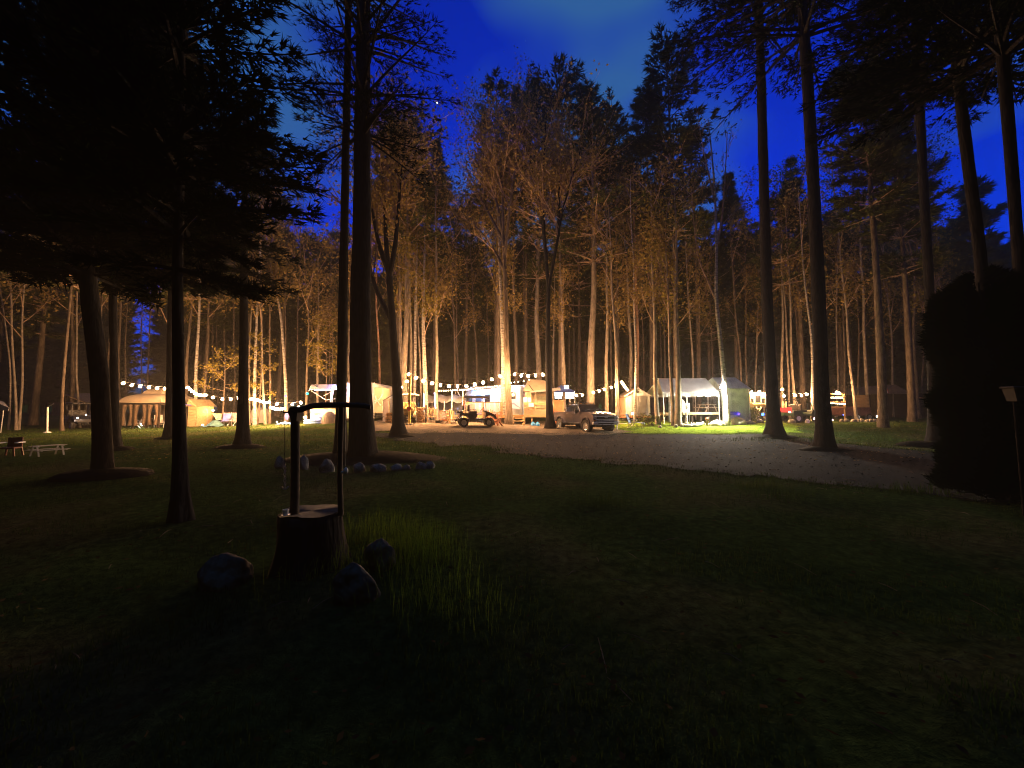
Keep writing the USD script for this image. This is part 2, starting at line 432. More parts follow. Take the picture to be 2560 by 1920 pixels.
ROAD = sheet('gravel_road', [(930, 20.8), (1130, 21.6), (1480, 21.9), (1700, 21.6), (1930, 20.0), (2100, 15.5), (2640, 10.2), (3100, 7.5), (3000, 5.2), (2560, 6.4), (2100, 8.2), (1750, 9.8), (1400, 12.6),
                             (1180, 16.0), (1000, 18.2)], 0.022, ROADM, 5)
PAD = sheet('gravel_yard', [(925, 29), (935, 22.3), (1130, 21.3), (1470, 21.7), (1555, 23.2), (1480, 27), (1420, 31.5), (1240, 33), (1060, 30)], 0.030, GRAVEL, 11)

LIT_LAWN_AREA = sheet('lit_lawn', [(1500, 24.0), (1560, 22.7), (1700, 22.3), (1960, 21.5), (1990, 25), (1930, 28), (1800, 29), (1640, 30), (1530, 29)], 0.026, LIT_LAWN, 17)  # brighter sheet painted where the flood lamp reaches the lawn
# ------------------------------------------------------------------ trees
def curve(pts, step=0.7):
    """A smooth line through the points."""
    p = np.asarray(pts, float)
    if len(p) == 2:
        n = max(2, int(np.linalg.norm(p[1] - p[0]) / step) + 1)
        return p[0] + (p[1] - p[0]) * np.linspace(0, 1, n)[:, None]
    from scipy.interpolate import PchipInterpolator
    s = np.r_[0, np.cumsum(np.linalg.norm(np.diff(p, axis=0), axis=1))]
    return PchipInterpolator(s, p)(np.linspace(0, s[-1], max(4, int(s[-1] / step) + 1)))


def trunk(path, r0, r1, seed, n=12, flare=0.8, lobes=5, rough=0.10, fh=0.45):
    """A tapering trunk along the path with root flare and an uneven skin."""
    h = np.r_[0, np.cumsum(np.linalg.norm(np.diff(path, axis=0), axis=1))]
    u = h / h[-1]
    r = r0 + (r1 - r0) * u ** 1.15
    v, f = tube(path, r, n)
    k = len(path) * n
    axis = np.repeat(path, n, axis=0)
    d = v[:k] - axis
    ang = np.arctan2(d[:, 1], d[:, 0])
    hh = np.repeat(h, n)
    g = 1 + rough * 2 * (meshkit.fbm(np.stack([np.cos(ang) * 2.2 + seed, np.sin(ang) * 2.2, hh * 1.3], 1), 3, seed) - 0.5)
    g += flare * np.exp(-hh / fh) * (0.75 + 0.35 * np.cos(ang * lobes + seed)) + 0.25 * flare * np.exp(-hh / (fh * 3))
    v[:k] = axis + d * g[:, None]
    return v, f


def fan(c, d, L, w, rng, k):
    """k narrow triangles per tuft fanning about the directions d from the points c."""
    n = len(c)
    c, d, L = np.repeat(c, k, 0), np.repeat(d, k, 0), np.repeat(L, k)
    d = d + rng.normal(0, 0.42, d.shape)
    d /= np.linalg.norm(d, axis=1, keepdims=True)
    s = np.cross(d, rng.normal(0, 1, d.shape))
    s /= np.linalg.norm(s, axis=1, keepdims=True) + 1e-9
    L = L * rng.uniform(0.6, 1.25, len(L))
    a = c - d * L[:, None] * 0.2
    v = np.stack([a + s * (w / 2), a - s * (w / 2), a + d * L[:, None] * 1.2], 1)
    return v.reshape(-1, 3)


def tri_mesh(vs):
    v = np.vstack(vs)
    return v, np.arange(len(v)).reshape(-1, 3)


def at_height(path, z):
    return np.stack([np.interp(z, path[:, 2], path[:, 0]), np.interp(z, path[:, 2], path[:, 1]), z], -1)


def pine_crown(path, z0, z1, R0, seed, nb=70, tufts=14, k=5, L=0.45, w=0.07, shape=1.0, up=0.15, droop=0.25, gaps=0.25, wind=None):
    """Whorls of boughs with flat sprays of needles; returns (boughs, needles)."""
    rng = np.random.default_rng(seed)
    levels = np.sort(rng.uniform(0, 1, max(4, nb // 5)))
    wood, need = [], []
    for u in levels:
        if rng.random() < gaps * 0.5:
            continue
        z = z0 + (z1 - z0) * u
        base = at_height(path, np.array([z]))[0]
        R = R0 * (np.sin(np.pi * (0.12 + 0.88 * (1 - u)) ** shape * 0.62) / np.sin(np.pi * 0.62) if shape < 1 else (1 - u) ** shape * 0.93 + 0.07)
        off = rng.uniform(0, 6.28)
        m = rng.integers(4, 7)
        for b in range(m):
            az = off + b * 6.283 / m + rng.normal(0, 0.3)
            ln = R * rng.uniform(0.5, 1.12)
            if wind is not None:
                ln *= max(0.25, 1 + 0.6 * math.cos(az - wind))
            if ln < 0.15:
                continue
            t = np.linspace(0, 1, 6)
            sl = up + 0.5 * u + rng.normal(0, 0.1)
            p = base + np.stack([np.cos(az) * ln * t, np.sin(az) * ln * t, ln * (sl * t - droop * (1 - u * 0.7) * t ** 2 + 0.1 * t ** 4)], 1)
            wood.append(tube(p, np.linspace(0.018 + 0.012 * ln, 0.008, 6), 4, False))
            nt = max(4, int(tufts * (0.4 + 0.6 * ln / max(R0, 0.1))))
            tt = rng.uniform(0.18, 1.0, nt) ** 0.75
            c = np.stack([np.interp(tt, t, p[:, i]) for i in range(3)], 1)
            side = np.array([-math.sin(az), math.cos(az), 0])
            lat = rng.normal(0, 0.22, nt) * ln * (1.15 - tt)
            c = c + side * lat[:, None] + np.array([0, 0, 1]) * rng.normal(0, 0.06 * L * 3, nt)[:, None]
            d = np.stack([np.cos(az) + side[0] * np.sign(lat) * 0.7, np.sin(az) + side[1] * np.sign(lat) * 0.7, np.full(nt, 0.15)], 1)
            d /= np.linalg.norm(d, axis=1, keepdims=True)
            need.append(fan(c, d, np.full(nt, L), w, rng, k))
    return cat(wood), tri_mesh(need)


def limbs(start, az, el, length, r, rng, depth, out, tips, n=(5, 4), curl=0.15):
    """Recursive limbs of a broad-leaved tree."""
    d = np.array([math.cos(az) * math.cos(el), math.sin(az) * math.cos(el), math.sin(el)])
    k = 5 if depth > 1 else 4
    t = np.linspace(0, 1, k)
    bend = rng.normal(0, curl, 3) * length
    bend[2] = abs(bend[2]) * 0.8
    p = start + d * length * t[:, None] + bend * (t ** 2)[:, None]
    out.append(tube(p, np.linspace(r, max(r * 0.45, 0.006), k), 5 if depth > 1 else 3, False))
    if depth == 0:
        tips.append(p[1:])
        return
    for i in range(n[0] if depth > 1 else n[1]):
        u = rng.uniform(0.3, 1.0)
        q = np.array([np.interp(u, t, p[:, j]) for j in range(3)])
        limbs(q, az + rng.normal(0, 0.75), min(1.45, max(0.1, el + rng.normal(-0.12, 0.3))), length * rng.uniform(0.32, 0.55), max(r * 0.42, 0.006), rng, depth - 1, out, tips, n, curl)


def leaves(tips, rng, per, size, spread_=0.25):
    p = np.vstack(tips)
    c = np.repeat(p, per, 0) if per >= 1 else p[rng.random(len(p)) < per]
    c = c + rng.normal(0, spread_, c.shape)
    a = rng.normal(0, 1, c.shape); a /= np.linalg.norm(a, axis=1, keepdims=True)
    b = np.cross(a, rng.normal(0, 1, c.shape)); b /= np.linalg.norm(b, axis=1, keepdims=True)
    s = size * rng.uniform(0.6, 1.3, len(c))[:, None]
    v = np.stack([c - a * s * 0.6, c + b * s * 0.4, c + a * s * 0.6, c - b * s * 0.4], 1).reshape(-1, 3)
    i = np.arange(len(c)) * 4
    return v, np.vstack([np.stack([i, i + 1, i + 2], 1), np.stack([i, i + 2, i + 3], 1)])


def pix_path(pts, Y, base=None):
    """A trunk's line from pixels at one distance, its foot set on the ground."""
    q = [P(px, py, Y) for px, py in pts]
    g = gnd(pts[0][0], Y)
    q[0] = np.array([q[0][0], Y, g[2] - 0.12])
    return curve(q, 0.45 if Y < 16 else 0.7)


def extend(path, z, lean=0.0):
    """Carries a trunk on upward to the height z in its last direction."""
    if z <= path[-1][2] + 0.3:
        return path
    d = path[-1] - path[-3]
    d = d / d[2]
    d[0] = d[0] * 0.6 + lean
    n = max(2, int((z - path[-1][2]) / 0.9))
    s = np.linspace(0, z - path[-1][2], n + 1)[1:]
    return np.vstack([path, path[-1] + s[:, None] * np.array([d[0], d[1] * 0.6, 1.0])])


def add_tree(name, label, path, r0, r1, seed, bark, crown=None, needle=NEEDLE, group=None, flare=0.8, n=12, rough=0.1, category='tree'):
    t = T(name, label, category, gfix(path[0]), group=group)
    tp = t.add('trunk', trunk(path, r0, r1, seed, n, flare, rough=rough), bark, smooth=True)
    if crown is not None:
        wood, need = crown
        if wood is not None:
            t.add('branchwork', wood, TWIG if bark is not BARK_SHADED else BARK_SHADED)
        if need is not None:
            t.add('crown', need, needle)
    return t


# ---- the dark trees of the foreground
def dark(name, label, pts, Y, w, ztop, crown, seed, r1=0.1, flare=0.9, bark=BARK_SHADED, needle=NEEDLE_SHADED):
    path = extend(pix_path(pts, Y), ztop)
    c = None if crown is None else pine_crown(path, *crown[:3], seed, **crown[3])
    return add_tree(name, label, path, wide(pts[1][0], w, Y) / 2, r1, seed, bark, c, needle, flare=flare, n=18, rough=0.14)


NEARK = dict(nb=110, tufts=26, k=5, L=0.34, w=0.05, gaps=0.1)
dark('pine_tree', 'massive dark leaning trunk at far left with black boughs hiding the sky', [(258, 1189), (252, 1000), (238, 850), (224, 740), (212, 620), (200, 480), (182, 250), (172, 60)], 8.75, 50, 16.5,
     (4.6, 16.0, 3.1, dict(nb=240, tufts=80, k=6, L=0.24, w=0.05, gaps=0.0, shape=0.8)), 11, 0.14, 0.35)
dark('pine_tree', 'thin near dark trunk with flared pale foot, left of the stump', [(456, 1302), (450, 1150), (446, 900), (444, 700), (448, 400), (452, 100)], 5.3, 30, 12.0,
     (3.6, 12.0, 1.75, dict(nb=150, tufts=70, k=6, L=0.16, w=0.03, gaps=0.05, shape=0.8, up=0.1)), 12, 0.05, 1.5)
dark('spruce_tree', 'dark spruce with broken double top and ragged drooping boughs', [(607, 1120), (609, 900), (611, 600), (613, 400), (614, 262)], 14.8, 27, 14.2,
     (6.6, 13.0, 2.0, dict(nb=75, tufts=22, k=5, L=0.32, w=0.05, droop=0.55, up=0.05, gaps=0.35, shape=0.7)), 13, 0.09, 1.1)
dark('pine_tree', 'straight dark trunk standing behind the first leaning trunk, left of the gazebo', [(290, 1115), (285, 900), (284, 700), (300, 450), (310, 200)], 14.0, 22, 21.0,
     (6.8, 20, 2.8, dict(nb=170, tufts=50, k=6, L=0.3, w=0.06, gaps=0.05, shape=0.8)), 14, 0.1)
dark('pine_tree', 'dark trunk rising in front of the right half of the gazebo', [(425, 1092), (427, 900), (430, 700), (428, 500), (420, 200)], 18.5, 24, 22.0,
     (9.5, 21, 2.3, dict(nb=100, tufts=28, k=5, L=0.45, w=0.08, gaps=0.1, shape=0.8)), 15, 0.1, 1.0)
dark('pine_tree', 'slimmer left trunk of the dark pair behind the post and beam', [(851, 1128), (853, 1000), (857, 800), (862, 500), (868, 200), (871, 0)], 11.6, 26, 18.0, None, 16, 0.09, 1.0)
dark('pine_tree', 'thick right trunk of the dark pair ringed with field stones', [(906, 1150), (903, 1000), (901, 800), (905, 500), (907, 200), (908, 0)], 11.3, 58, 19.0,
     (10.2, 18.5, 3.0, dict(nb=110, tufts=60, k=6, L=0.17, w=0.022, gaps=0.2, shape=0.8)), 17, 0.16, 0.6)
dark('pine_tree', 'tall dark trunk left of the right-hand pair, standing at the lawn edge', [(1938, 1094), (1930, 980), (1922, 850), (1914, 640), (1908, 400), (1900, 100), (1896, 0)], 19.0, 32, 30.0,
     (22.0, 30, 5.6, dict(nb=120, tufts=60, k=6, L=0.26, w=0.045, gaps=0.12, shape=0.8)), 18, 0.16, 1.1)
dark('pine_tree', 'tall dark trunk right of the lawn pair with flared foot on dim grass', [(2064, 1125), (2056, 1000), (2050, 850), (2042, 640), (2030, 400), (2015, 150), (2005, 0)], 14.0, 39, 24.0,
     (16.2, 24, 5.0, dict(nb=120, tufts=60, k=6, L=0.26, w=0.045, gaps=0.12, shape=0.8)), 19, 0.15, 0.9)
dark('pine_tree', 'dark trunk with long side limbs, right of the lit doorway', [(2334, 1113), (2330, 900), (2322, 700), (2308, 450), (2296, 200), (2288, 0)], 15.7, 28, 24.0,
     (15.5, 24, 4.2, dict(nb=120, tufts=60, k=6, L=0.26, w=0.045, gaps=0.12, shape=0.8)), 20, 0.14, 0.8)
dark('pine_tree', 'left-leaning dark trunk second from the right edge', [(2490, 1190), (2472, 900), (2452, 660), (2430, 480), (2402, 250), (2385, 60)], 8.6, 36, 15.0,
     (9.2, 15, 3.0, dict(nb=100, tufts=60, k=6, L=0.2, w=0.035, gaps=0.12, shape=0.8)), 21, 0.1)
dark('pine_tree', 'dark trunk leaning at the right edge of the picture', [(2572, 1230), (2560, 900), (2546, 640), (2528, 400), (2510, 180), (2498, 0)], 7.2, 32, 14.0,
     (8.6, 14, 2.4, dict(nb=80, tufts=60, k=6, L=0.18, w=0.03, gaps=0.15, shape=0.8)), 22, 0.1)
# the black evergreen column at the lower right
ec = gnd(2495, 6.6)
rng = np.random.default_rng(23)
nq = 34000
hq = rng.uniform(0.02, 1, nq) ** 0.9
aq = rng.uniform(0, 6.28, nq)
rq = (0.66 * np.minimum(1, (1 - hq) * 9.0 + 0.25)) * (0.5 + 0.9 * meshkit.fbm(np.stack([np.cos(aq) * 1.6, np.sin(aq) * 1.6, hq * 7.0], 1), 3, 8)) * np.sqrt(rng.uniform(0.25, 1, nq))
cq = ec + np.stack([rq * np.cos(aq), rq * np.sin(aq), hq * (3.2 + 1.2 * meshkit.noise(np.stack([np.cos(aq) * 1.3, np.sin(aq) * 1.3, aq * 0 + 2], 1), 5))], 1)
dq = np.stack([np.cos(aq) * 0.9, np.sin(aq) * 0.9, np.full(nq, 0.5)], 1)
dq /= np.linalg.norm(dq, axis=1, keepdims=True)
hp = curve([ec - [0, 0, 0.1], ec + [0.01, 0, 2.0], ec + [0, 0.02, 3.9]], 0.4)
add_tree('columnar_evergreen', 'tall black bushy evergreen at the right edge beside the road', hp, 0.05, 0.012, 23, BARK_SHADED, (None, tri_mesh([fan(cq, dq, np.full(nq, 0.10), 0.03, rng, 3)])), NEEDLE_SHADED)

# ---- maples with forked dark limbs
def maple(name, label, pts, Y, w, ztop_trunk, limb_pts, seed, leaf, per, bark=BARK, levels=2, rtip=0.55, n=(7, 6), tl=1.0):
    rng = np.random.default_rng(seed)
    path = pix_path(pts, Y)
    r0 = wide(pts[0][0], w, Y) / 2
    t = T(name, label, 'tree', gfix(path[0]))
    t.add('trunk', trunk(path, r0, r0 * rtip, seed, 14, 0.9), bark, smooth=True)
    out, tips = [], []
    for lp in limb_pts:
        q = curve([P(a, b, Y + dy) for a, b, dy in lp], 0.6)
        rr = np.linspace(r0 * 0.55, 0.03, len(q))
        t.add('limb', tube(q, rr, 8), bark, smooth=True)
        for i in range(int(len(q) * 1.3)):
            u = rng.uniform(0.35, 1)
            j = int(u * (len(q) - 1))
            limbs(q[j], rng.uniform(0, 6.28), rng.uniform(0.5, 1.25), rng.uniform(1.6, 3.6) * tl, rr[j] * 0.5, rng, levels - 1, out, tips, n, 0.12)
    t.add('branchwork', cat(out), TWIG)
    if per:
        t.add('crown', leaves(tips, rng, per + 2, 0.15, 0.45), leaf)
    return t


maple('maple_tree', 'forked dark maple right of the ringed trunk, its limbs splitting high', [(996, 1094), (994, 1000), (986, 880), (979, 780), (973, 690)], 20.0, 27, 0,
      [[(973, 690, 0), (965, 600, .2), (961, 500, .3), (955, 400, .6), (950, 330, .8)], [(973, 690, 0), (988, 610, -.3), (996, 520, -.4), (1003, 430, -.6), (1015, 340, -.8)],
       [(980, 800, 0), (950, 745, .5), (930, 690, .9), (915, 610, 1.3), (900, 540, 1.6)], [(972, 680, 0), (945, 600, -.4), (930, 520, -.7), (915, 430, -1.0)]], 31, LEAF_BROWN, 3, BARK_SHADED)
maple('maple_tree', 'dark-topped maple by the golf cart with branches fanning out high', [(1273, 1062), (1270, 960), (1266, 850), (1263, 700), (1258, 590)], 28.0, 16, 0,
      [[(1258, 590, 0), (1240, 500, .3), (1222, 420, .5), (1200, 330, 1)], [(1258, 590, 0), (1256, 480, 0), (1250, 380, .3), (1246, 280, .5)], [(1262, 640, 0), (1275, 520, -.5), (1290, 400, -.8), (1300, 300, -1)],
       [(1258, 600, 0), (1225, 540, .8), (1190, 470, 1.6), (1165, 420, 2)], [(1265, 690, 0), (1225, 610, 1), (1180, 560, 1.8), (1140, 540, 2.4)]], 32, LEAF_BROWN, 3)
maple('maple_tree', 'slim dark maple left of the pickup, forked halfway up', [(1376, 1074), (1372, 960), (1370, 850), (1371, 720)], 26.0, 17, 0,
      [[(1371, 720, 0), (1362, 620, .3), (1348, 500, .6), (1325, 400, 1), (1300, 320, 1.3)], [(1371, 720, 0), (1390, 620, -.3), (1404, 540, -.5), (1425, 460, -.8), (1450, 380, -1)],
       [(1366, 650, 0), (1358, 520, 0), (1360, 400, .2), (1366, 290, .4)], [(1396, 590, -.3), (1398, 480, 0), (1402, 380, .4)]], 33, LEAF_BROWN, 2, BARK_SHADED)
maple('maple_tree', 'bare-limbed maple leaning over the lit doorway at right', [(2295, 1042), (2290, 950), (2284, 860), (2287, 740), (2286, 670)], 34.0, 11, 0,
      [[(2286, 670, 0), (2258, 600, .5), (2225, 540, 1), (2190, 490, 1.4)], [(2286, 670, 0), (2262, 560, -.5), (2240, 480, -.8), (2215, 400, -1)], [(2286, 670, 0), (2290, 560, 0), (2285, 450, .3), (2275, 380, .5)]],
      34, LEAF_BROWN, 1)

# ---- the lit stems behind the camp: (pixels from the foot up, width, distance, kind, bark, where)
ROWS = [
    ([(21, 1076), (22, 950), (8, 800), (0, 690)], 6, 27, 'd', 'p', 'the far left edge'), ([(40, 1076), (42, 998), (33, 850), (27, 733), (12, 640)], 8, 27, 'd', 'p', 'the far left edge'),
    ([(46, 1076), (51, 998), (61, 811), (68, 628)], 8, 27.3, 'd', 'p', 'the far left edge'),
    ([(155, 1075), (156, 998), (164, 850), (172, 720)], 10, 26, 'p', 'g', 'the dark open shelter'), ([(176, 1072), (178, 990), (180, 850), (183, 740)], 12, 30, 'p', 'g', 'the dark open shelter'),
    ([(199, 1070), (197, 998), (195, 850), (193, 800)], 7, 30, 'd', 'p', 'the dark open shelter'), ([(252, 1070), (253, 890), (258, 733)], 8, 29, 'd', 'g', 'the dark open shelter'),
    ([(268, 1068), (268, 966), (272, 850)], 6, 33, 'd', 'g', 'the dark open shelter'),
    ([(296, 1066), (297, 980), (303, 800), (306, 690)], 8, 33, 'p', 'g', 'the gazebo'), ([(312, 1066), (313, 986), (319, 800), (322, 690)], 5, 35, 'd', 'g', 'the gazebo'),
    ([(357, 1064), (356, 940), (354, 730)], 4, 40, 'd', 'g', 'the gazebo'), ([(372, 1064), (372, 940), (373, 690)], 5, 38, 'd', 'g', 'the gazebo'),
    ([(416, 1066), (417, 890), (424, 760), (427, 690)], 8, 32, 'd', 'w', 'the gazebo'), ([(467, 1064), (468, 966), (473, 850), (481, 715)], 9, 31.5, 'p', 'g', 'the left-hand lights'),
    ([(491, 1063), (492, 966), (495, 760), (496, 700)], 10, 31, 'd', 'w', 'the left-hand lights'), ([(510, 1062), (513, 966), (519, 780), (521, 720)], 8, 32, 'd', 'g', 'the left-hand lights'),
    ([(530, 1060), (531, 960), (528, 780)], 4, 39, 'd', 'g', 'the left-hand lights'), ([(545, 1060), (544, 960), (543, 800)], 4, 42, 'd', 'g', 'the left-hand lights'),
    ([(561, 1060), (561, 960), (564, 760)], 5, 41, 'd', 'g', 'the left-hand lights'), ([(584, 1060), (585, 950), (586, 760)], 5, 39, 'p', 'g', 'the left-hand lights'),
    ([(625, 1062), (625, 960), (627, 780)], 4, 31, 'd', 'p', 'the leafy clump'), ([(637, 1062), (638, 960), (644, 760), (645, 690)], 9, 30.5, 'd', 'w', 'the leafy clump'),
    ([(664, 1062), (657, 980), (655, 850), (654, 740)], 7, 31, 'd', 'p', 'the leafy clump'), ([(674, 1062), (674, 960), (676, 800), (677, 700)], 6, 31.5, 'd', 'g', 'the leafy clump'),
    ([(716, 1062), (715, 966), (708, 860), (696, 772), (682, 705)], 9, 32, 'd', 'w', 'the leafy clump'), ([(712, 1060), (713, 900), (717, 690)], 5, 34, 'd', 'g', 'the leafy clump'),
    ([(765, 1060), (766, 966), (770, 770), (765, 700)], 7, 32, 'd', 'g', 'the blue-lit awning'), ([(795, 1058), (794, 940), (795, 730)], 7, 34, 'd', 'p', 'the blue-lit awning'),
    ([(744, 1060), (744, 940), (746, 760)], 4, 40, 'd', 'g', 'the blue-lit awning'), ([(823, 1056), (823, 930), (826, 760)], 4, 42, 'd', 'g', 'the blue-lit awning'),
    ([(873, 1056), (873, 950), (876, 760), (878, 660)], 6, 33, 'd', 'p', 'the white camper'), ([(950, 1053), (949, 960), (945, 830), (943, 770)], 6, 33, 'd', 'r', 'the white camper'),
    ([(1003, 1053), (1003, 930), (1000, 780), (998, 690)], 11, 31, 'd', 'p', 'the tan golf cart'), ([(1013, 1051), (1013, 930), (1016, 780), (1017, 610)], 15, 30, 'p', 'p', 'the tan golf cart'),
    ([(1027, 1051), (1027, 930), (1024, 760)], 8, 31.5, 'd', 'p', 'the tan golf cart'), ([(1036, 1051), (1036, 930), (1040, 740)], 8, 30.5, 'd', 'w', 'the tan golf cart'),
    ([(1064, 1050), (1062, 930), (1060, 780), (1060, 680)], 13, 29.5, 'd', 'w', 'the firewood stack'), ([(1053, 1050), (1053, 940), (1045, 820), (1040, 740)], 5, 32, 'd', 'p', 'the firewood stack'),
    ([(1092, 1050), (1091, 900), (1090, 660), (1090, 580)], 9, 29.5, 'd', 'p', 'the rustic chairs'), ([(1140, 1048), (1138, 920), (1132, 735)], 7, 38, 'd', 'g', 'the rustic chairs'),
    ([(1146, 1048), (1143, 860), (1141, 735)], 5, 40, 'd', 'g', 'the rustic chairs'), ([(1194, 1046), (1192, 900), (1187, 830)], 6, 42, 'd', 'g', 'the travel trailer'),
    ([(1221, 1046), (1221, 900), (1219, 820)], 5, 46, 'd', 'g', 'the travel trailer'), ([(1239, 1046), (1238, 940), (1237, 800)], 5, 46, 'd', 'g', 'the travel trailer'),
    ([(1246, 1048), (1247, 900), (1245, 780), (1243, 690)], 10, 33.5, 'd', 'g', 'the travel trailer'), ([(1257, 1050), (1257, 900), (1254, 760), (1249, 670)], 14, 29.3, 'd', 'w', 'the black golf cart'),
    ([(1290, 1046), (1291, 930), (1286, 780), (1284, 650)], 11, 38, 'd', 'g', 'the travel trailer'), ([(1313, 1046), (1312, 900), (1310, 780)], 5, 44, 'd', 'g', 'the travel trailer'),
    ([(1346, 1046), (1346, 920), (1342, 780), (1345, 660), (1348, 600)], 16, 38, 'p', 'k', 'the screened tent'), ([(1385, 1046), (1384, 900), (1387, 720)], 6, 38, 'd', 'p', 'the screened tent'),
    ([(1409, 1050), (1408, 930), (1404, 760), (1399, 600)], 13, 33, 'd', 'p', 'the blue canopy'), ([(1422, 1046), (1423, 900), (1424, 800)], 5, 48, 'd', 'g', 'the blue canopy'),
    ([(1436, 1046), (1436, 900), (1434, 800)], 6, 48, 'd', 'g', 'the blue canopy'), ([(1474, 1050), (1477, 940), (1481, 810), (1486, 655), (1483, 520)], 20, 32, 'p', 'k', 'the pickup'),
    ([(1517, 1050), (1517, 930), (1517, 760), (1517, 620)], 10, 31.5, 'd', 'p', 'the pickup'), ([(1543, 1050), (1541, 940), (1534, 772), (1526, 600)], 9, 29, 'd', 'p', 'the shed'),
    ([(1529, 1046), (1529, 930), (1527, 800)], 6, 40, 'd', 'g', 'the shed'), ([(1580, 1046), (1577, 890), (1569, 735), (1561, 580)], 10, 35, 'd', 'p', 'the shed'),
    ([(1586, 1062), (1588, 950), (1586, 735), (1578, 520)], 7, 29.0, 'd', 'w', 'the shed'), ([(1594, 1046), (1594, 960), (1591, 770)], 10, 36, 'd', 'r', 'the shed'),
    ([(1609, 1046), (1609, 940), (1607, 790)], 5, 44, 'd', 'g', 'the shed'), ([(1646, 1063), (1641, 1000), (1637, 850), (1632, 735), (1628, 520)], 11, 27, 'd', 'p', 'the lawn chairs'),
    ([(1663, 1046), (1662, 900), (1662, 750)], 5, 40, 'd', 'g', 'the carport'), ([(1652, 1046), (1653, 900), (1650, 760)], 4, 44, 'd', 'g', 'the carport'),
    ([(1683, 1063), (1682, 1000), (1673, 830), (1666, 690), (1663, 560)], 9, 26.2, 'd', 'p', 'the picture board'), ([(1694, 1064), (1696, 1000), (1694, 850), (1692, 735), (1688, 560)], 16, 26, 'd', 'p', 'the picture board'),
    ([(1733, 1046), (1733, 940), (1724, 810), (1717, 690)], 6, 36, 'd', 'p', 'the carport'), ([(1750, 1046), (1750, 930), (1748, 770)], 5, 39, 'd', 'g', 'the carport'),
    ([(1782, 1046), (1781, 920), (1779, 770)], 5, 40, 'd', 'g', 'the carport'), ([(1853, 1044), (1850, 910), (1842, 800), (1834, 700)], 6, 36, 'd', 'g', 'the carport'),
    ([(1867, 1044), (1867, 930), (1865, 780)], 5, 37, 'd', 'g', 'the carport'), ([(1889, 1042), (1889, 940), (1894, 770)], 5, 37, 'd', 'p', 'the amber-lit camper'),
    ([(1910, 1042), (1910, 930), (1908, 770)], 5, 36, 'd', 'p', 'the amber-lit camper'), ([(1956, 1046), (1953, 966), (1955, 800), (1957, 690)], 8, 33, 'p', 'p', 'the amber lights at right'),
    ([(1974, 1046), (1971, 966), (1966, 870)], 6, 33, 'd', 'p', 'the amber lights at right'), ([(1987, 1046), (1985, 966), (1979, 830), (1976, 780)], 8, 32, 'd', 'p', 'the amber lights at right'),
    ([(2004, 1044), (2003, 940), (1994, 800), (1984, 715)], 6, 36, 'd', 'g', 'the amber lights at right'), ([(2032, 1050), (2030, 980), (2025, 850), (2018, 760)], 8, 30, 'd', 'w', 'the amber lights at right'),
    ([(2090, 1044), (2093, 960), (2094, 700), (2092, 540)], 6, 36, 'd', 'p', 'the lantern rack'), ([(2141, 1046), (2135, 980), (2118, 810), (2107, 720), (2095, 600), (2088, 500)], 9, 30, 'd', 'p', 'the field stones'),
    ([(2113, 1044), (2112, 930), (2106, 780)], 7, 36, 'd', 'g', 'the lantern rack'), ([(2126, 1044), (2126, 900), (2120, 760)], 5, 42, 'd', 'g', 'the field stones'),
    ([(2147, 1044), (2146, 930), (2141, 740)], 6, 36, 'd', 'g', 'the field stones'), ([(2172, 1044), (2170, 998), (2160, 800), (2152, 690), (2149, 540)], 10, 33, 'd', 'p', 'the field stones'),
    ([(2196, 1044), (2194, 950), (2191, 850)], 6, 38, 'd', 'g', 'the striped flag'), ([(2232, 1042), (2230, 930), (2221, 780), (2215, 690)], 7, 36, 'd', 'p', 'the striped flag'),
    ([(2268, 1042), (2266, 900), (2261, 770)], 5, 40, 'd', 'g', 'the lit doorway'), ([(2305, 1042), (2306, 900), (2302, 720)], 5, 38, 'd', 'g', 'the lit doorway'),
    ([(2347, 1050), (2345, 940), (2342, 780), (2338, 640)], 7, 30, 'd', 'g', 'the right-hand trunks'), ([(2376, 1050), (2375, 900), (2369, 760), (2352, 700)], 7, 31, 'd', 'g', 'the right-hand trunks'),
]
BK = {'g': BARK, 'p': BARK_PALE, 'w': BIRCH, 'r': mat('reddish_bark', (0.26, 0.15, 0.09), 0.9, vary=0.35, scale=6, bump=0.01, bscale=16, stretch=(1.4, 1.4, 0.35)), 'k': BARK_PALE}
NTH = ['first', 'second', 'third', 'fourth', 'fifth', 'sixth', 'seventh', 'eighth', 'ninth', 'tenth']
zone = {}
for r in ROWS:
    zone.setdefault(r[5], []).append(r[0][0][0])
LOOK = {'g': 'grey-barked', 'p': 'pale-barked', 'w': 'patchy white-barked', 'r': 'reddish-barked', 'k': 'thick knobby pale-barked'}
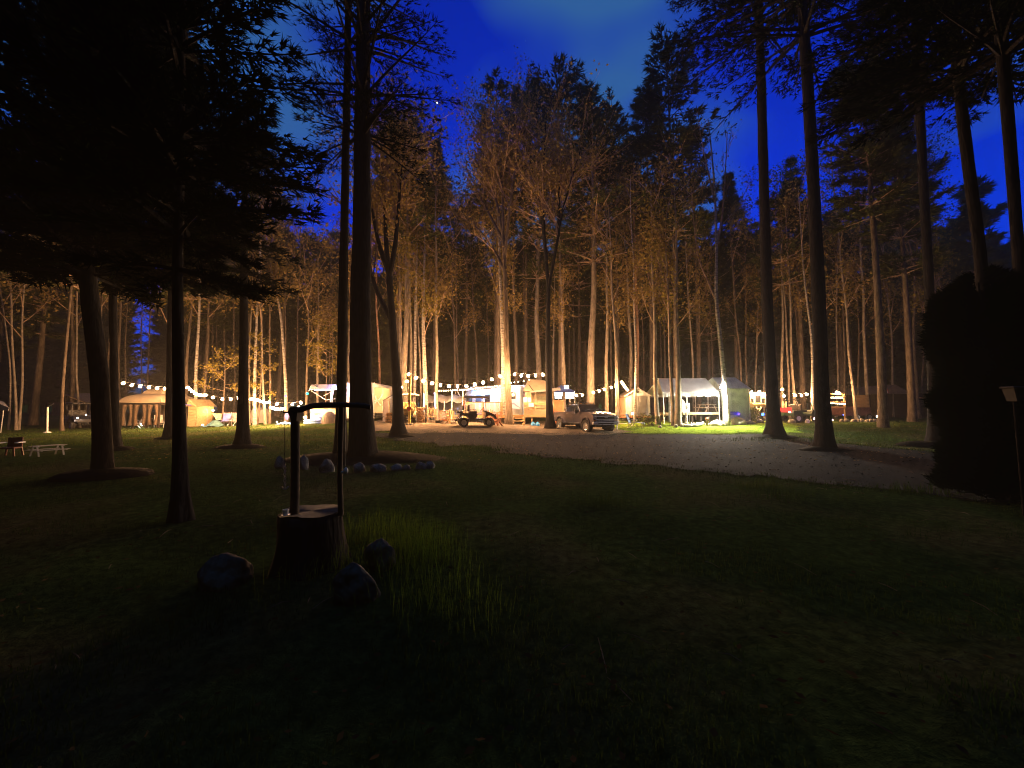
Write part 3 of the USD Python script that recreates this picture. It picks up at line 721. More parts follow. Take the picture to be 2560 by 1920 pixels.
for i, (pts, w, Y, kind, bk, where) in enumerate(ROWS):
    rng = np.random.default_rng(100 + i)
    r0 = wide(pts[0][0], w, Y) / 2
    path = pix_path(pts, Y)
    ztop = 1.6 + rng.uniform(0.40, 0.66) * Y + (3 if kind == 'p' else 0)
    if w >= 8:
        ztop += 2.5
    path = extend(path, ztop)
    # a slight crookedness
    k = path[:, 2] - path[0, 2]
    path[:, 0] += 0.035 * np.sin(k * rng.uniform(0.5, 0.9) + rng.uniform(0, 6)) * np.clip(k / 4, 0, 1)
    path[:, 1] += 0.12 * np.sin(k * 0.3 + rng.uniform(0, 6)) * np.clip(k / 4, 0, 1)
    nth = NTH[sorted(zone[where]).index(pts[0][0])]
    what = 'pine' if kind == 'p' else 'tree'
    if bk == 'w':
        LOOK['w'] = 'white-barked'
    label = f"{'slim' if w < 7 else 'sturdy' if w < 12 else 'thick'} {LOOK[bk]} {what} behind {where}, {nth} of that row from the left"
    if 'thick' in label[:6] and bk == 'k':
        label = label[6:]
    zt = path[-1, 2]
    if kind == 'p':
        c = pine_crown(path, zt * 0.52, zt, 2.6 + 0.1 * w, 200 + i, nb=95, tufts=20, k=5, L=0.5, w=0.11, shape=0.8, gaps=0.25)
        add_tree('pine_tree', label, path, r0, 0.04, i, BK[bk], c, NEEDLE, flare=0.55)
    else:
        out, tips = [], []
        hs = np.linspace(zt * (0.42 if w > 6 else 0.5), zt * 0.98, 9 if w > 6 else 6)
        for h in hs:
            b = at_height(path, np.array([h]))[0]
            limbs(b, rng.uniform(0, 6.28), rng.uniform(0.7, 1.3), rng.uniform(1.3, 3.0) * (0.75 if w < 6 else 1.0), 0.035, rng, 2, out, tips, (4, 4), 0.12)
        need = leaves(tips, rng, 3 if i % 3 else 4, 0.17, 0.45)
        add_tree('maple_tree' if bk != 'w' else 'birch_tree', label, path, r0, 0.03, i, BK[bk], (cat(out), need), LEAF_BROWN if i % 4 else LEAF_GOLD, flare=0.5, n=10)

# the white birch that carries the flood lamp
bp = extend(pix_path([(1817, 1066), (1815, 1010), (1809, 939), (1801, 850), (1791, 750), (1791, 600), (1788, 500), (1776, 350), (1770, 300)], 26.0), 22)
out, tips = [], []
rng = np.random.default_rng(77)
for lp in ([(1791, 752), (1768, 700), (1745, 640), (1735, 560), (1728, 470)], [(1791, 620), (1805, 540), (1812, 450), (1818, 330)], [(1786, 500), (1770, 430), (1750, 330)]):
    q = curve([P(a, b, 26.0 + 0.3 * j) for j, (a, b) in enumerate(lp)], 0.6)
    out.append(tube(q, np.linspace(0.07, 0.02, len(q)), 6, False))
    for j in range(3, len(q)):
        limbs(q[j], rng.uniform(0, 6.28), rng.uniform(0.7, 1.3), rng.uniform(0.8, 2.0), 0.02, rng, 1, out, tips, (4, 4))
add_tree('birch_tree', 'brightly lit white birch carrying the flood lamp beside the carport', bp, 0.165, 0.03, 78, BIRCH, (cat(out), leaves(tips, rng, 0.6, 0.12)), LEAF_GOLD, flare=0.9, n=14)

# low leafy growth lit by the bulbs at left
for k, (px, py, Y, rr, hh, lab) in enumerate([(560, 930, 30.5, 1.9, 1.6, 'lit yellow-green leaf clump hanging left of the spruce trunk'), (650, 925, 31.0, 1.4, 2.6, 'ragged yellow-green leaves among the stems right of the spruce trunk'),
                                              (815, 905, 31.5, 1.7, 1.3, 'lit golden leaf spray above the blue-lit awning'), (830, 850, 32, 1.3, 1.9, 'dim golden foliage left of the dark trunk pair')]):
    rng = np.random.default_rng(300 + k)
    c = P(px, py, Y)
    g = gfix(c)
    path = curve([g - [0, 0, .1], g + [0.1, 0, (c[2] - g[2]) * .6], c + [0, 0, hh]], 0.6)
    out, tips = [], []
    for h in np.linspace(c[2] - hh, c[2] + hh, 12):
        b = at_height(path, np.array([h]))[0]
        limbs(b, rng.uniform(0, 6.28), rng.uniform(-0.1, 0.5), rr * rng.uniform(0.6, 1.0), 0.02, rng, 1, out, tips, (4, 5), 0.15)
    add_tree('understory_tree', lab, path, 0.06, 0.02, 300 + k, BARK, (cat(out), leaves(tips, rng, 4, 0.15, 0.16)), LEAF_GOLD, flare=0.3, n=8)

# ---- pines that make the skyline: (tip pixel, distance, pixel width of crown, pixel where the crown starts, label)
SKY_TREES = [
    (1240, 208, 44, 150, 560, 'd', 'pointed pine left of centre on the skyline'), (1310, 215, 47, 190, 520, 'd', 'broad dim pine behind the forked maple'), (1392, 190, 42, 230, 520, 'd', 'round-topped pine at the centre of the skyline'),
    (1470, 214, 45, 140, 500, 'd', 'narrow pine right of the round-topped one'), (1530, 262, 48, 130, 560, 'd', 'low pine in the dip of the skyline'), (1610, 235, 43, 190, 560, 'd', 'olive pine left of the tallest crown'),
    (1665, 118, 36, 230, 620, 'd', 'tallest pine at the right of the skyline gap'), (1725, 330, 46, 150, 640, 'd', 'pine on the right shoulder of the tallest crown'), (1820, 440, 48, 150, 640, 's', 'small blue-dark spruce left of the lawn trunks'),
    (1975, 400, 40, 170, 700, 's', 'olive spruce between the two lawn trunks'), (2150, 165, 26, 300, 560, 'd', 'wide black pine right of the lawn trunks'), (2230, 330, 33, 260, 700, 'd', 'dim pine above the lit doorway'),
    (2420, 450, 40, 200, 760, 's', 'far right spruce between leaning trunks'), (1090, 348, 46, 110, 520, 's', 'small pointed spruce left of the skyline gap'), (1040, 430, 44, 200, 620, 'd', 'brown-lit pine behind the tan golf cart'),
    (1165, 500, 50, 150, 760, 'd', 'low pine behind the travel trailer'), (715, 500, 50, 170, 760, 's', 'rust-lit spruce tip right of the broken spruce'), (630, 560, 46, 150, 800, 'd', 'dim pine behind the broken spruce'),
    (1000, 330, 40, 180, 560, 'd', 'grey-dim pine right of the ringed trunk'), (530, 560, 44, 170, 820, 'd', 'dim pine left of the broken spruce'), (1440, 420, 52, 220, 800, 'd', 'dark pine behind the blue canopy'),
    (1340, 560, 54, 180, 860, 'd', 'dark pine behind the screened tent'), (1590, 480, 54, 220, 820, 'd', 'dark pine behind the shed'), (20, 560, 40, 240, 880, 'd', 'black pine at the left edge'), (130, 480, 36, 260, 860, 'd', 'black pine behind the leaning trunk'),
    (2080, 560, 46, 200, 820, 'd', 'dark pine behind the lantern rack'), (2330, 560, 46, 220, 840, 'd', 'dark pine behind the limbed trunk'), (1760, 640, 50, 200, 860, 'd', 'dim pine behind the carport'),
]
for i, (px, py, Y, wpx, pyb, kd, lab) in enumerate(SKY_TREES):
    Y = max(Y * 0.88, 24)
    tip = P(px, py, Y)
    g = gnd(px, Y)
    path = curve([[tip[0], Y, g[2] - .1], [tip[0] + 0.2, Y, tip[2] * 0.5], [tip[0], Y, tip[2]]], 1.2)
    z0 = P(px, pyb, Y)[2]
    R = wide(px, wpx, Y) / 2 * 0.92
    c = pine_crown(path, z0, tip[2], R, 400 + i, nb=135, tufts=24, k=6, L=0.55, w=0.12, shape=(0.9 if i % 2 else 0.75) if kd == 'd' else 1.05, gaps=0.3, droop=0.2 if kd == 'd' else 0.4, up=0.12)
    add_tree('pine_tree' if kd == 'd' else 'spruce_tree', lab, path, 0.24, 0.04, 400 + i, BARK, c, NEEDLE, flare=0.3, n=8)

# ---- the far wood, which reads as one mass
protos = UsdGeom.PointInstancer.Define(stage, '/World/distant_forest')
paths = []
for i in range(4):
    h = 19 + 2 * i
    pth = curve([[0, 0, -0.3], [0.1, 0, h / 2], [0, 0, h]], 1.5)
    wd, nd = pine_crown(pth, h * 0.06, h, 3.3, 500 + i, nb=190, tufts=20, k=5, L=0.75, w=0.2, shape=0.8, gaps=0.2)
    tr = trunk(pth, 0.2, 0.04, i, 7, 0.3)
    x = UsdGeom.Xform.Define(stage, f'/World/distant_forest/kind_of_tree_{i:03d}')
    usdkit.mesh(stage, f'{x.GetPath()}/trunk', cat([tr, wd]), BARK)
    usdkit.mesh(stage, f'{x.GetPath()}/crown', nd, NEEDLE)
    paths.append(x.GetPath())
rng = np.random.default_rng(9)
pos, idx, sc = [], [], []
for _ in range(7000):
    Y = rng.uniform(49, 92)
    px = rng.uniform(-500, 3060)
    x = (px - 1280) / F * Y
    if any(abs(px - g) < wd_ for g, wd_ in ((345, 66), (735, 32), (1090, 14), (1155, 10))) or any((x - a) ** 2 + (Y - b) ** 2 < 4.5 for a, b, _ in pos):
        continue
    pos.append((x, Y, float(terr(x, Y))))
    idx.append(int(rng.integers(0, 4)))
    sc.append(rng.uniform(0.85, 1.3))
    if len(pos) > 700:
        break
for _ in range(330):            # the wood goes on around the photographer, near pines added to cut sky light
    a = rng.uniform(0, 2 * math.pi)
    d = rng.uniform(6, 60)
    x, Y = d * math.cos(a), d * math.sin(a) + 4
    if Y > -4 and abs(x) < 1.7 * Y + 9:
        continue
    pos.append((x, Y, float(terr(x, max(Y, -12))))); idx.append(int(rng.integers(0, 4))); sc.append(rng.uniform(0.8, 1.2))
protos.CreatePrototypesRel().SetTargets(paths)
protos.CreatePositionsAttr([Gf.Vec3f(*map(float, p)) for p in pos])
protos.CreateProtoIndicesAttr(idx)
protos.CreateScalesAttr([Gf.Vec3f(s, s, s) for s in sc])
ang = rng.uniform(0, 2 * math.pi, len(pos))
protos.CreateOrientationsAttr([Gf.Quath(float(math.cos(a / 2)), 0, 0, float(math.sin(a / 2))) for a in ang])
tag(protos.GetPrim(), 'dense far-off wood of pines closing the view behind the camp', 'forest', kind='stuff')
# ------------------------------------------------------------------ lamps: strings of bulbs
def bulb_mesh(c, r):
    m = trimesh.creation.icosphere(1, r)
    m.apply_translation(c)
    return m


SOCK = BLACKP


def string_light(label, knots, Y0, Y1, r, m, sag=0.0, group=None, name='string_light', Ys=None):
    """Bulbs at given pixels, hung on one wire."""
    n, r = len(knots), r * (1.5 if 0.05 < r < 0.07 else 1.22)
    Yv = np.linspace(Y0, Y1, n) if Ys is None else Ys
    pts = np.array([P(px, py, y) for (px, py), y in zip(knots, Yv)])
    t = T(name, label, 'string lights', pts[0], group=group)
    w = curve(pts + [0, 0, r + 0.05], 0.3) if n > 2 else pts + [0, 0, r + 0.05]
    t.add('wire', tube(w, 0.008, 4), BLACKP)
    for p in pts:
        b = t.add('bulb', bulb_mesh(p, r), m)
        t.add('socket', rod(p + [0, 0, r * 0.8], p + [0, 0, r + 0.07], 0.016, 6), SOCK, parent=b)
    return t


def lerp(a, b, n):
    return [(a[0] + (b[0] - a[0]) * k / (n - 1), a[1] + (b[1] - a[1]) * k / (n - 1)) for k in range(n)]


string_light('amber bulb string above the gazebo roof', [(308, 958), (329.4, 963), (350.5, 966.7), (372, 969), (393, 970.5), (412, 972)], 25.5, 26.5, 0.060, BULB)
string_light('amber bulb string dipping steeply just right of the gazebo', [(469, 969), (475, 974), (481, 979), (487, 983.5), (493, 987), (499, 989), (505, 989.5), (511, 988.6), (516, 987.6)], 21, 27.5, 0.052, BULBL)
string_light('amber bulb string sagging from the gazebo to the spruce trunk', [(532, 994), (556, 998), (577, 998), (596, 996)], 27.5, 28.5, 0.060, BULB)
string_light('dense amber bulb string across the leafy clump', [(627, 998), (634, 999), (642, 1000), (650, 1003.5), (658, 1006), (666, 1007), (673, 1006)], 25.5, 31, 0.056, BULB)
string_light('amber bulbs hanging from the leafy clump to the wooden post', [(692, 1010), (731, 1011), (752, 1007)], 28, 27, 0.065, BULB)
string_light('lower bright bulb string just left of the wooden post', [(676, 1019), (682, 1021), (688, 1022.5), (694, 1023), (700, 1023), (706, 1022.6), (712, 1021.6)], 25, 29, 0.055, BULB)
string_light('bulbs dropping behind the wooden post beam', [(746.5, 1018), (763, 1043)], 28, 28.5, 0.062, BULB)
string_light('long sagging bulb string from the yellow post to the lit maple', [(1021, 936), (1040, 945), (1057.6, 953), (1080, 959), (1101, 963), (1122.7, 966), (1144, 966.7), (1165.6, 966), (1187, 961.5), (1208, 957), (1229.5, 949),
                                                                         (1250.7, 941)], 26.5, 27.0, 0.082, BULB)
string_light('short bulb string high between lit maple and forked maple', [(1286.5, 936), (1303, 939.5), (1320, 940.6), (1338.5, 939.5), (1357.5, 937)], 27, 26.5, 0.082, BULB)
string_light('two bulbs beside the yellow post', [(1017.5, 953.6), (1003, 968)], 26.3, 25.5, 0.062, BULB)
string_light('row of bulbs rising over the pickup to the shed', [(1441, 989), (1455.5, 988), (1483.7, 982), (1498, 978), (1511, 974), (1528, 969)], 28, 29.0, 0.060, BULB)
string_light('tight slanting cluster of bulbs above the shed roof', lerp((1554, 955), (1568, 975), 8), 27.5, 29.5, 0.055, BULBL)
string_light('bulbs along the nose of the amber-lit camper', [(1879, 980), (1898, 980), (1916, 988)], 28.5, 28.0, 0.062, BULB)
string_light('amber bulbs right of the tall lawn trunk', [(1955.5, 974), (1959.5, 990), (1988, 989), (2004, 989), (2017, 986)], 29, 30, 0.062, BULB)
string_light('upper row of lantern bulbs on the rack at right', lerp((2074, 994.6), (2106, 995), 8), 30, 30, 0.032, AWNL, name='lantern_row')
string_light('lower row of lantern bulbs on the rack at right', lerp((2076, 1008), (2112, 1010), 9), 30, 30, 0.038, AWNL, name='lantern_row')
string_light('rope of small lights along the awning edge of the travel trailer', lerp((1098, 977.5), (1166, 974), 13) + lerp((1171, 973), (1249, 964.5), 14), 28.6, 29.2, 0.040, AWNL, name='rope_light')
string_light('small lights along the roof edge over the trailer door', [(1277, 957), (1286, 956), (1296, 955), (1309, 953), (1323, 949)], 29.0, 28.4, 0.042, AWNL, name='rope_light')


def lamp_post_bulb(name, label, px, py, Y, r, m, cat_='lamp', stem=True, group=None):
    p = P(px, py, Y)
    t = T(name, label, cat_, p, group=group)
    t.add('globe', bulb_mesh(p, r), m)
    if stem:
        g = gfix(p)
        t.add('stake', rod(g - [0, 0, 0.05], p - [0, 0, r * 0.8], 0.012, 6), BLACKP)
        t.add('cap', trimesh.creation.cone(r * 1.05, r * 0.6, sections=8, transform=trimesh.transformations.translation_matrix(p + [0, 0, r * 0.9])), BLACKP)
    return t


BLUEG, PINKG, WHITEG = glow('blue_solar_glow', (0.03, 0.08, 1.0), 1.0), glow('pinkish_lamp', (1.0, 0.55, 0.75), 3.0), glow('white_lamp', (1.0, 0.92, 0.85), 5.0)
lamp_post_bulb('solar_light', 'blue solar stake light right of the boulders', 1907, 1036, 27.5, 0.10, BLUEG)
lamp_post_bulb('solar_light', 'small blue solar light under the lantern rack', 2109, 1037, 31, 0.05, BLUEG)
lamp_post_bulb('solar_light', 'violet-pink solar light left of the second lawn trunk', 2036, 1047, 27, 0.07, PINKG)
lamp_post_bulb('solar_light', 'pinkish-white solar light right of the second lawn trunk', 2080, 1050, 26, 0.06, PINKG)
lamp_post_bulb('solar_light', 'white solar light at the right end of the field stones', 2194, 1041, 29, 0.07, WHITEG)
lamp_post_bulb('solar_light', 'white ground light at the foot of the stems right of the gazebo', 507, 1062, 29, 0.06, WHITEG)
lamp_post_bulb('lantern', 'bright lantern on the grass inside the gazebo', 355, 1061, 29.3, 0.085, glow('lantern_glow', (1.0, 0.85, 0.6), 12.0))
lamp_post_bulb('lantern', 'amber lantern above the cream tarp at left', 532.5, 1026, 31, 0.075, BULBL)
lamp_post_bulb('lantern', 'green-glowing bulb on the stem left of the blue-lit awning', 768, 984, 29, 0.09, glow('green_glow', (0.02, 0.75, 0.38), 0.6), stem=False)
lamp_post_bulb('lantern', 'white lantern beside the blue tarp left of the post', 692, 1055, 29, 0.05, WHITEG)
lamp_post_bulb('lantern', 'pink party light on the stem left of the wooden post', 714, 990, 31.5, 0.07, glow('pink_glow', (1.0, 0.02, 0.25), 0.6), stem=False)

# the flood lamp on the birch
fp = P(1805, 964, 25.75)
t = T('flood_lamp', 'dazzling white flood lamp fixed to the birch by the carport', 'lamp', fp)
fd = np.array([-.36, -.42, -.83]); fd /= np.linalg.norm(fd)
lens = trimesh.creation.cylinder(.10, .02, sections=18)
lens.apply_transform(trimesh.geometry.align_vectors([0, 0, 1], fd))
lens.apply_translation(fp + fd * .13)
cup = rev([(0, .035), (.13, .035), (.14, .17), (.125, .17), (.115, .06), (0, .06)], 18, 'z')
cup.apply_transform(trimesh.geometry.align_vectors([0, 0, 1], fd))
cup.apply_translation(fp)
t.add('reflector', cup, STEEL)
t.add('lens', lens, FLOOD)
t.add('globe', rev([(0, -0.07), (0.06, -0.05), (0.075, 0.0), (0.06, 0.05), (0, 0.06)], 14, 'z', fp - fd * .09 + [0, 0, .03]), FLOODG)  # second glowing globe added behind the reflector to light the carport
t.add('hood', rev([(0, 0.19), (0.07, 0.18), (0.13, 0.11), (0.125, 0.10), (0.06, 0.16), (0, 0.165)], 16, 'z', fp), STEEL)
t.add('bracket', beam(fp + [0, 0, .17], P(1812, 955, 26), 0.04, 0.04), STEEL)


def tube_light(label, px0, py0, px1, py1, Y, r, m):
    a, b = P(px0, py0, Y), P(px1, py1, Y)
    t = T('light_tube', label, 'lamp', a)
    t.add('tube', rod(a, b, r, 8), m)
    for e in (a, b):
        t.add('cap', trimesh.creation.icosphere(1, r * 1.3).apply_translation(e), BLACKP)
    g = gfix(b)
    t.add('stake', rod(g - [0, 0, .05], b, 0.015, 6), STEEL)


tube_light('tall teal light tube left of the rustic chair', 1059, 983, 1060, 1032, 27.2, 0.035, glow('teal_tube', (0.25, 0.85, 0.85), 0.35))
tube_light('tall violet light tube right of the rustic chair', 1086, 981, 1089, 1022, 27.6, 0.04, glow('violet_tube', (0.75, 0.38, 1.0), 0.7))
tube_light('short magenta light tube between the two lit stems', 1263.5, 962, 1264.5, 977, 28.8, 0.03, glow('magenta_tube', (1.0, 0.4, 1.0), 0.7))

# ------------------------------------------------------------------ wheels, carts, pickup
def wheel(t, c, R, w, rim_m, side, rz=0.0, spokes=6, local=True):
    """A wheel with its axle along the thing's y; side: +1 or -1, where the rim shows."""
    R_ = trimesh.transformations.rotation_matrix(rz, [0, 0, 1])
    tyre = rev([(R * 0.60, -w / 2 * 0.9), (R * 0.92, -w / 2), (R * 0.985, -w * 0.36), (R, 0), (R * 0.985, w * 0.36), (R * 0.92, w / 2), (R * 0.60, w / 2 * 0.9), (R * 0.60, -w / 2 * 0.9)], 26)
    lugs = []
    for k in range(22):
        a = k * 2 * math.pi / 22
        for s in (-1, 1):
            lugs.append(box((0, 0, 0), (R * 0.16, w * 0.42, 0.03)).apply_transform(trimesh.transformations.rotation_matrix(a + s * 0.07, [0, 1, 0]) @ trimesh.transformations.translation_matrix([0, s * w * 0.22, R * 1.0])))
    rim = [rev([(0, side * w * 0.18), (R * 0.12, side * w * 0.26), (R * 0.16, side * w * 0.20), (R * 0.50, side * w * 0.12), (R * 0.50, side * w * 0.40), (R * 0.60, side * w * 0.44), (R * 0.61, -side * w * 0.4)], 26)]
    for k in range(spokes):
        a = k * 2 * math.pi / spokes
        rim.append(box((0, side * w * 0.24, R * 0.32), (R * 0.16, w * 0.16, R * 0.5)).apply_transform(trimesh.transformations.rotation_matrix(a, [0, 1, 0])))
    dark_ = rev([(0, side * w * 0.05), (R * 0.55, side * w * 0.05)], 20)
    M = trimesh.transformations.translation_matrix(c) @ R_

    def mv(ms):
        v, f = cat(ms)
        return v @ M[:3, :3].T + M[:3, 3], f
    p = t.add('wheel', mv([tyre] + lugs), RUBBER, local=local, smooth=25)
    t.add('rim', mv(rim), rim_m, parent=p, local=local, smooth=25)
    t.add('brake_disc', mv([dark_]), BLACKP, parent=p, local=local)


def cart(label, loc, rz, body_m, seat_m, roof_m, rear_seat=True, steer=0.0):
    """A lifted golf cart: forward is +x."""
    t = T('golf_cart', label, 'golf cart', loc, rz)
    A = lambda n, m, mt, **k: t.add(n, m, mt, local=True, **k)
    wb, tw, R = 0.86, 0.52, 0.29
    for sx in (-1, 1):
        for sy in (-1, 1):
            wheel(t, (sx * wb, sy * tw, R), R, 0.24, ALLOY, sy, rz=steer if sx > 0 else 0.0)
    A('chassis', cat([box((0, 0, 0.46), (1.95, 0.5, 0.1)), box((0.28, 0, 0.50), (0.66, 1.06, 0.05)), rod((wb, -.5, R), (wb, .5, R), .035), rod((-wb, -.5, R), (-wb, .5, R), .045)]), BLACKP)
    rear = Polygon([(-1.12, .52), (-1.16, .80), (-1.08, .92), (-0.05, .90), (0.02, .82), (-0.06, .56), (-0.18, .52)]).difference(Point(-wb, R + .06).buffer(.40))
    A('rear_body', extr(rear, 1.12), body_m)
    front = Polygon([(0.52, .50), (0.58, .98), (0.72, 1.02), (1.00, .90), (1.26, .72), (1.30, .58), (1.22, .52)]).difference(Point(wb, R + .06).buffer(.39))
    A('front_cowl', extr(front, 1.04), body_m)
    for sy in (-1, 1):
        A('fender', extr(Point(-wb, R + .06).buffer(.44).difference(Point(-wb, R + .06).buffer(.39)).intersection(Polygon([(-2, .36), (1, .36), (1, 2), (-2, 2)])), 0.20, sy * 0.56), body_m)
        A('headlight', bevel((1.235, sy * 0.34, 0.79), (0.08, 0.2, 0.09), .02), GLASS)
    A('front_bumper', bevel((1.33, 0, .55), (.06, .8, .12), .02), BLACKP)
    A('seat', bevel((-0.25, 0, .96), (.52, 1.05, .14), .05), seat_m)
    A('seat_back', bevel((-.53, 0, 1.24), (.12, 1.02, .42), .05), seat_m)
    A('dashboard', bevel((.60, 0, 1.02), (.16, .98, .12), .04), BLACKP)
    sw = trimesh.creation.torus(.17, .018, 20, 8)
    sw.apply_transform(trimesh.transformations.translation_matrix([.36, -.25, 1.17]) @ trimesh.transformations.rotation_matrix(-.95, [0, 1, 0]))
    A('steering_wheel', cat([sw, rod((.36, -.25, 1.17), (.58, -.25, 1.0), .02)]), BLACKP)
    roof = [bevel((-0.06, 0, 1.98), (1.72, 1.18, .11), .035)]
    A('roof', cat(roof), roof_m)
    A('roof_liner', box((-.06, 0, 1.925), (1.55, 1.0, .02)), BLACKP)
    for sy in (-1, 1):
        A('roof_post', cat([beam((.62, sy * .50, 1.0), (.50, sy * .52, 1.94), .035, .05)]), BLACKP)
        A('roof_post', cat([beam((-.74, sy * .50, .9), (-.86, sy * .52, 1.94), .035, .05)]), BLACKP)
        A('arm_rest', cat([tube(curve([(-.45, sy * .55, .98), (-.4, sy * .56, 1.16), (-.12, sy * .56, 1.14), (-.02, sy * .55, .96)], .08), .014, 6)]), BLACKP)
    if rear_seat:
        A('rear_seat', bevel((-1.10, 0, .98), (.42, 1.0, .12), .04), seat_m)
        for sy in (-1, 1):
            A('rear_cushion', bevel((-.92, sy * .26, 1.26), (.10, .48, .36), .05), seat_m)
        A('foot_board', cat([box((-1.50, 0, .42), (.40, .95, .03)), beam((-1.15, .4, .5), (-1.45, .4, .43), .04, .04), beam((-1.15, -.4, .5), (-1.45, -.4, .43), .04, .04)]), BLACKP)
        A('grab_bar', tube(curve([(-1.3, -.4, 1.0), (-1.34, -.4, 1.2), (-1.34, .4, 1.2), (-1.3, .4, 1.0)], .1), .016, 6), STEEL)
    return t


CARTB = mat('graphite_cart_body', (0.028, 0.027, 0.03), 0.35, vary=0.1, coat=0.3)
g = gnd(1190, 25.0)
cart('black lifted golf cart standing side-on before the travel trailer', g, 0.22, CARTB, mat('dark_seat_vinyl', (0.03, 0.03, 0.032), 0.5, vary=0.1), mat('cream_roof', (0.55, 0.47, 0.33), 0.5, vary=0.06), steer=-0.9)
g = gnd(1023, 27.2)
cart('tan-seated golf cart seen from behind, between dark maple and firewood', g, math.pi / 2 + .1, mat('beige_cart_body', (0.35, 0.27, 0.16), 0.4, vary=0.1), BEIGE, mat('cream_roof', (0.55, 0.47, 0.33)))
g = gnd(196, 29.5)
cart('dim dark golf cart with glinting chrome under the far-left shelter', g, -0.5, CARTB, mat('dark_seat_vinyl', (0.03, 0.03, 0.032)), BLACKP)
lamp_post_bulb('lantern', 'small white lamp above the far-left golf cart', 215, 1037, 28.6, 0.035, WHITEG, stem=False)
lamp_post_bulb('lantern', 'white lamp cluster on the far-left golf cart dash', 194, 1045, 28.3, 0.045, WHITEG, stem=False)

# the pickup: forward +x
pc = gnd(1466, 24.6)
fr, rr_ = gnd(1467, 23.0), gnd(1399, 26.5)
HEAD = math.atan2(-0.887, 0.462)
t = T('pickup_truck', 'charcoal crew-cab pickup with roof rack and chrome grille on the gravel', 'pickup truck', (4.88, 25.46, 0.045), -1.2272, size=0.92)
A = lambda n, m, mt, **k: t.add(n, m, mt, local=True, **k)
RW, FW = (-1.95, .92), (1.95, .92)
arch = lambda x: Point(x, .50).buffer(.53, 12)
low = Polygon([(-2.98, .66), (-2.98, 1.34), (-1.12, 1.36), (-1.08, 1.40), (1.22, 1.40), (1.36, 1.42), (2.2, 1.38), (2.62, 1.30), (2.86, 1.20), (2.92, 1.02), (2.93, .70), (2.8, .60), (1.2, .56), (-1.2, .56)])
bed = Polygon([(-2.88, 1.45), (-2.88, .86), (-1.16, .86), (-1.16, 1.45)])
body = low.difference(arch(RW[0])).difference(arch(FW[0]))
side = 0.10
shell = trimesh.util.concatenate([extr(body.difference(bed), 1.70), extr(body, side, .90), extr(body, side, -.90)])
A('body', shell, TRUCKP)
shoulder = Polygon([(-2.96, 1.02), (-2.96, 1.10), (2.5, 1.10), (2.7, 1.02)])
for s in (-1, 1):
    A('side_crease', extr(Polygon([(-1.05, .98), (-1.05, 1.06), (1.30, 1.08), (1.30, 1.00)]), .03, s * .957), TRUCKP)
    A('rocker_panel', bevel((0, s * .93, .60), (2.2, .10, .12), .03), BLACKP)
    for x in (RW[0], FW[0]):
        A('fender_flare', extr(Point(x, .50).buffer(.59, 14).difference(Point(x, .50).buffer(.52, 14)).intersection(Polygon([(-5, .62), (5, .62), (5, 2), (-5, 2)])), .10, s * .965), TRUCKP)
        A('wheel_well', extr(Point(x, .50).buffer(.52).intersection(Polygon([(-5, .5), (5, .5), (5, 2), (-5, 2)])), .6, s * .55), BLACKP)
for x, st in ((RW[0], 0.0), (FW[0], 0.0)):
    for s in (-1, 1):
        wheel(t, (x, s * .86, .43), .43, .30, ALLOY, s, rz=0.18 if x > 0 else 0, spokes=8)
lo, hi = (-1.08, 1.30, .93), (-.74, .52, .74)
zc0, zc1 = 1.40, 1.98
cabv = [(lo[0], s * lo[2], zc0) for s in (-1, 1)] + [(lo[1], s * lo[2], zc0) for s in (-1, 1)] + [(hi[0], s * hi[2], zc1 - .05) for s in (-1, 1)] + [(hi[1], s * hi[2], zc1 - .06) for s in (-1, 1)] + \
       [(hi[0] + .12, s * (hi[2] - .1), zc1) for s in (-1, 1)] + [(hi[1] - .15, s * (hi[2] - .1), zc1) for s in (-1, 1)]
A('cab', trimesh.convex.convex_hull(np.array(cabv)), TRUCKP)


def cabpt(x_lo, x_hi, u, s, out=.012):
    return np.array([x_lo + (x_hi - x_lo) * u, s * (lo[2] + (hi[2] - lo[2]) * u / .91 * 1.0 + out) if u < .95 else s * (hi[2] + out), zc0 + (zc1 - zc0) * u])


for s in (-1, 1):
    for (a0, a1, b0, b1) in ((-.92, .02, -.66, .0), (.14, 1.06, .08, .42)):
        q = [cabpt(a0, b0, .10, s), cabpt(a1, b1, .10, s), cabpt(a0 + (b0 - a0) / .8 * .0 + (b1 - b1), b1, .8, s), cabpt(a0, b0, .8, s)]
        q[2] = cabpt(a1, b1, .82, s); q[0] = cabpt(a0, b0, .06, s); q[1] = cabpt(a1, b1, .06, s); q[3] = cabpt(a0, b0, .82, s)
        A('side_window', panel(q if s < 0 else q[::-1], .012), GLASS)
    A('mirror', cat([bevel((1.02, s * 1.16, 1.46), (.14, .22, .32), .04), beam((1.02, s * .93, 1.42), (1.02, s * 1.1, 1.42), .05, .05)]), BLACKP)
    for x in (-.25, .85):
        A('door_handle', bevel((x - .45, s * .965, 1.24), (.2, .04, .04), .01), CHROME)
    for x in (-1.06, .08, 1.28):
        A('door_seam', box((x, s * .952, 1.0), (.015, .006, .76)), BLACKP)
wq = [np.array([1.27, -.82, 1.45]), np.array([1.27, .82, 1.45]), np.array([.60, .68, 1.90]), np.array([.60, -.68, 1.90])]
n_ = np.array([.55, 0, .78]) * .03
A('windshield', panel([q + n_ for q in wq], .012), GLASS)
A('wiper', cat([rod(wq[0] + n_ * 1.6 + [0, .2, 0], wq[0] + n_ * 1.6 + [-.2, .75, .14], .012), rod(wq[0] + n_ * 1.6 + [0, .95, 0], wq[0] + n_ * 1.6 + [-.2, 1.5, .14], .012)]), BLACKP)
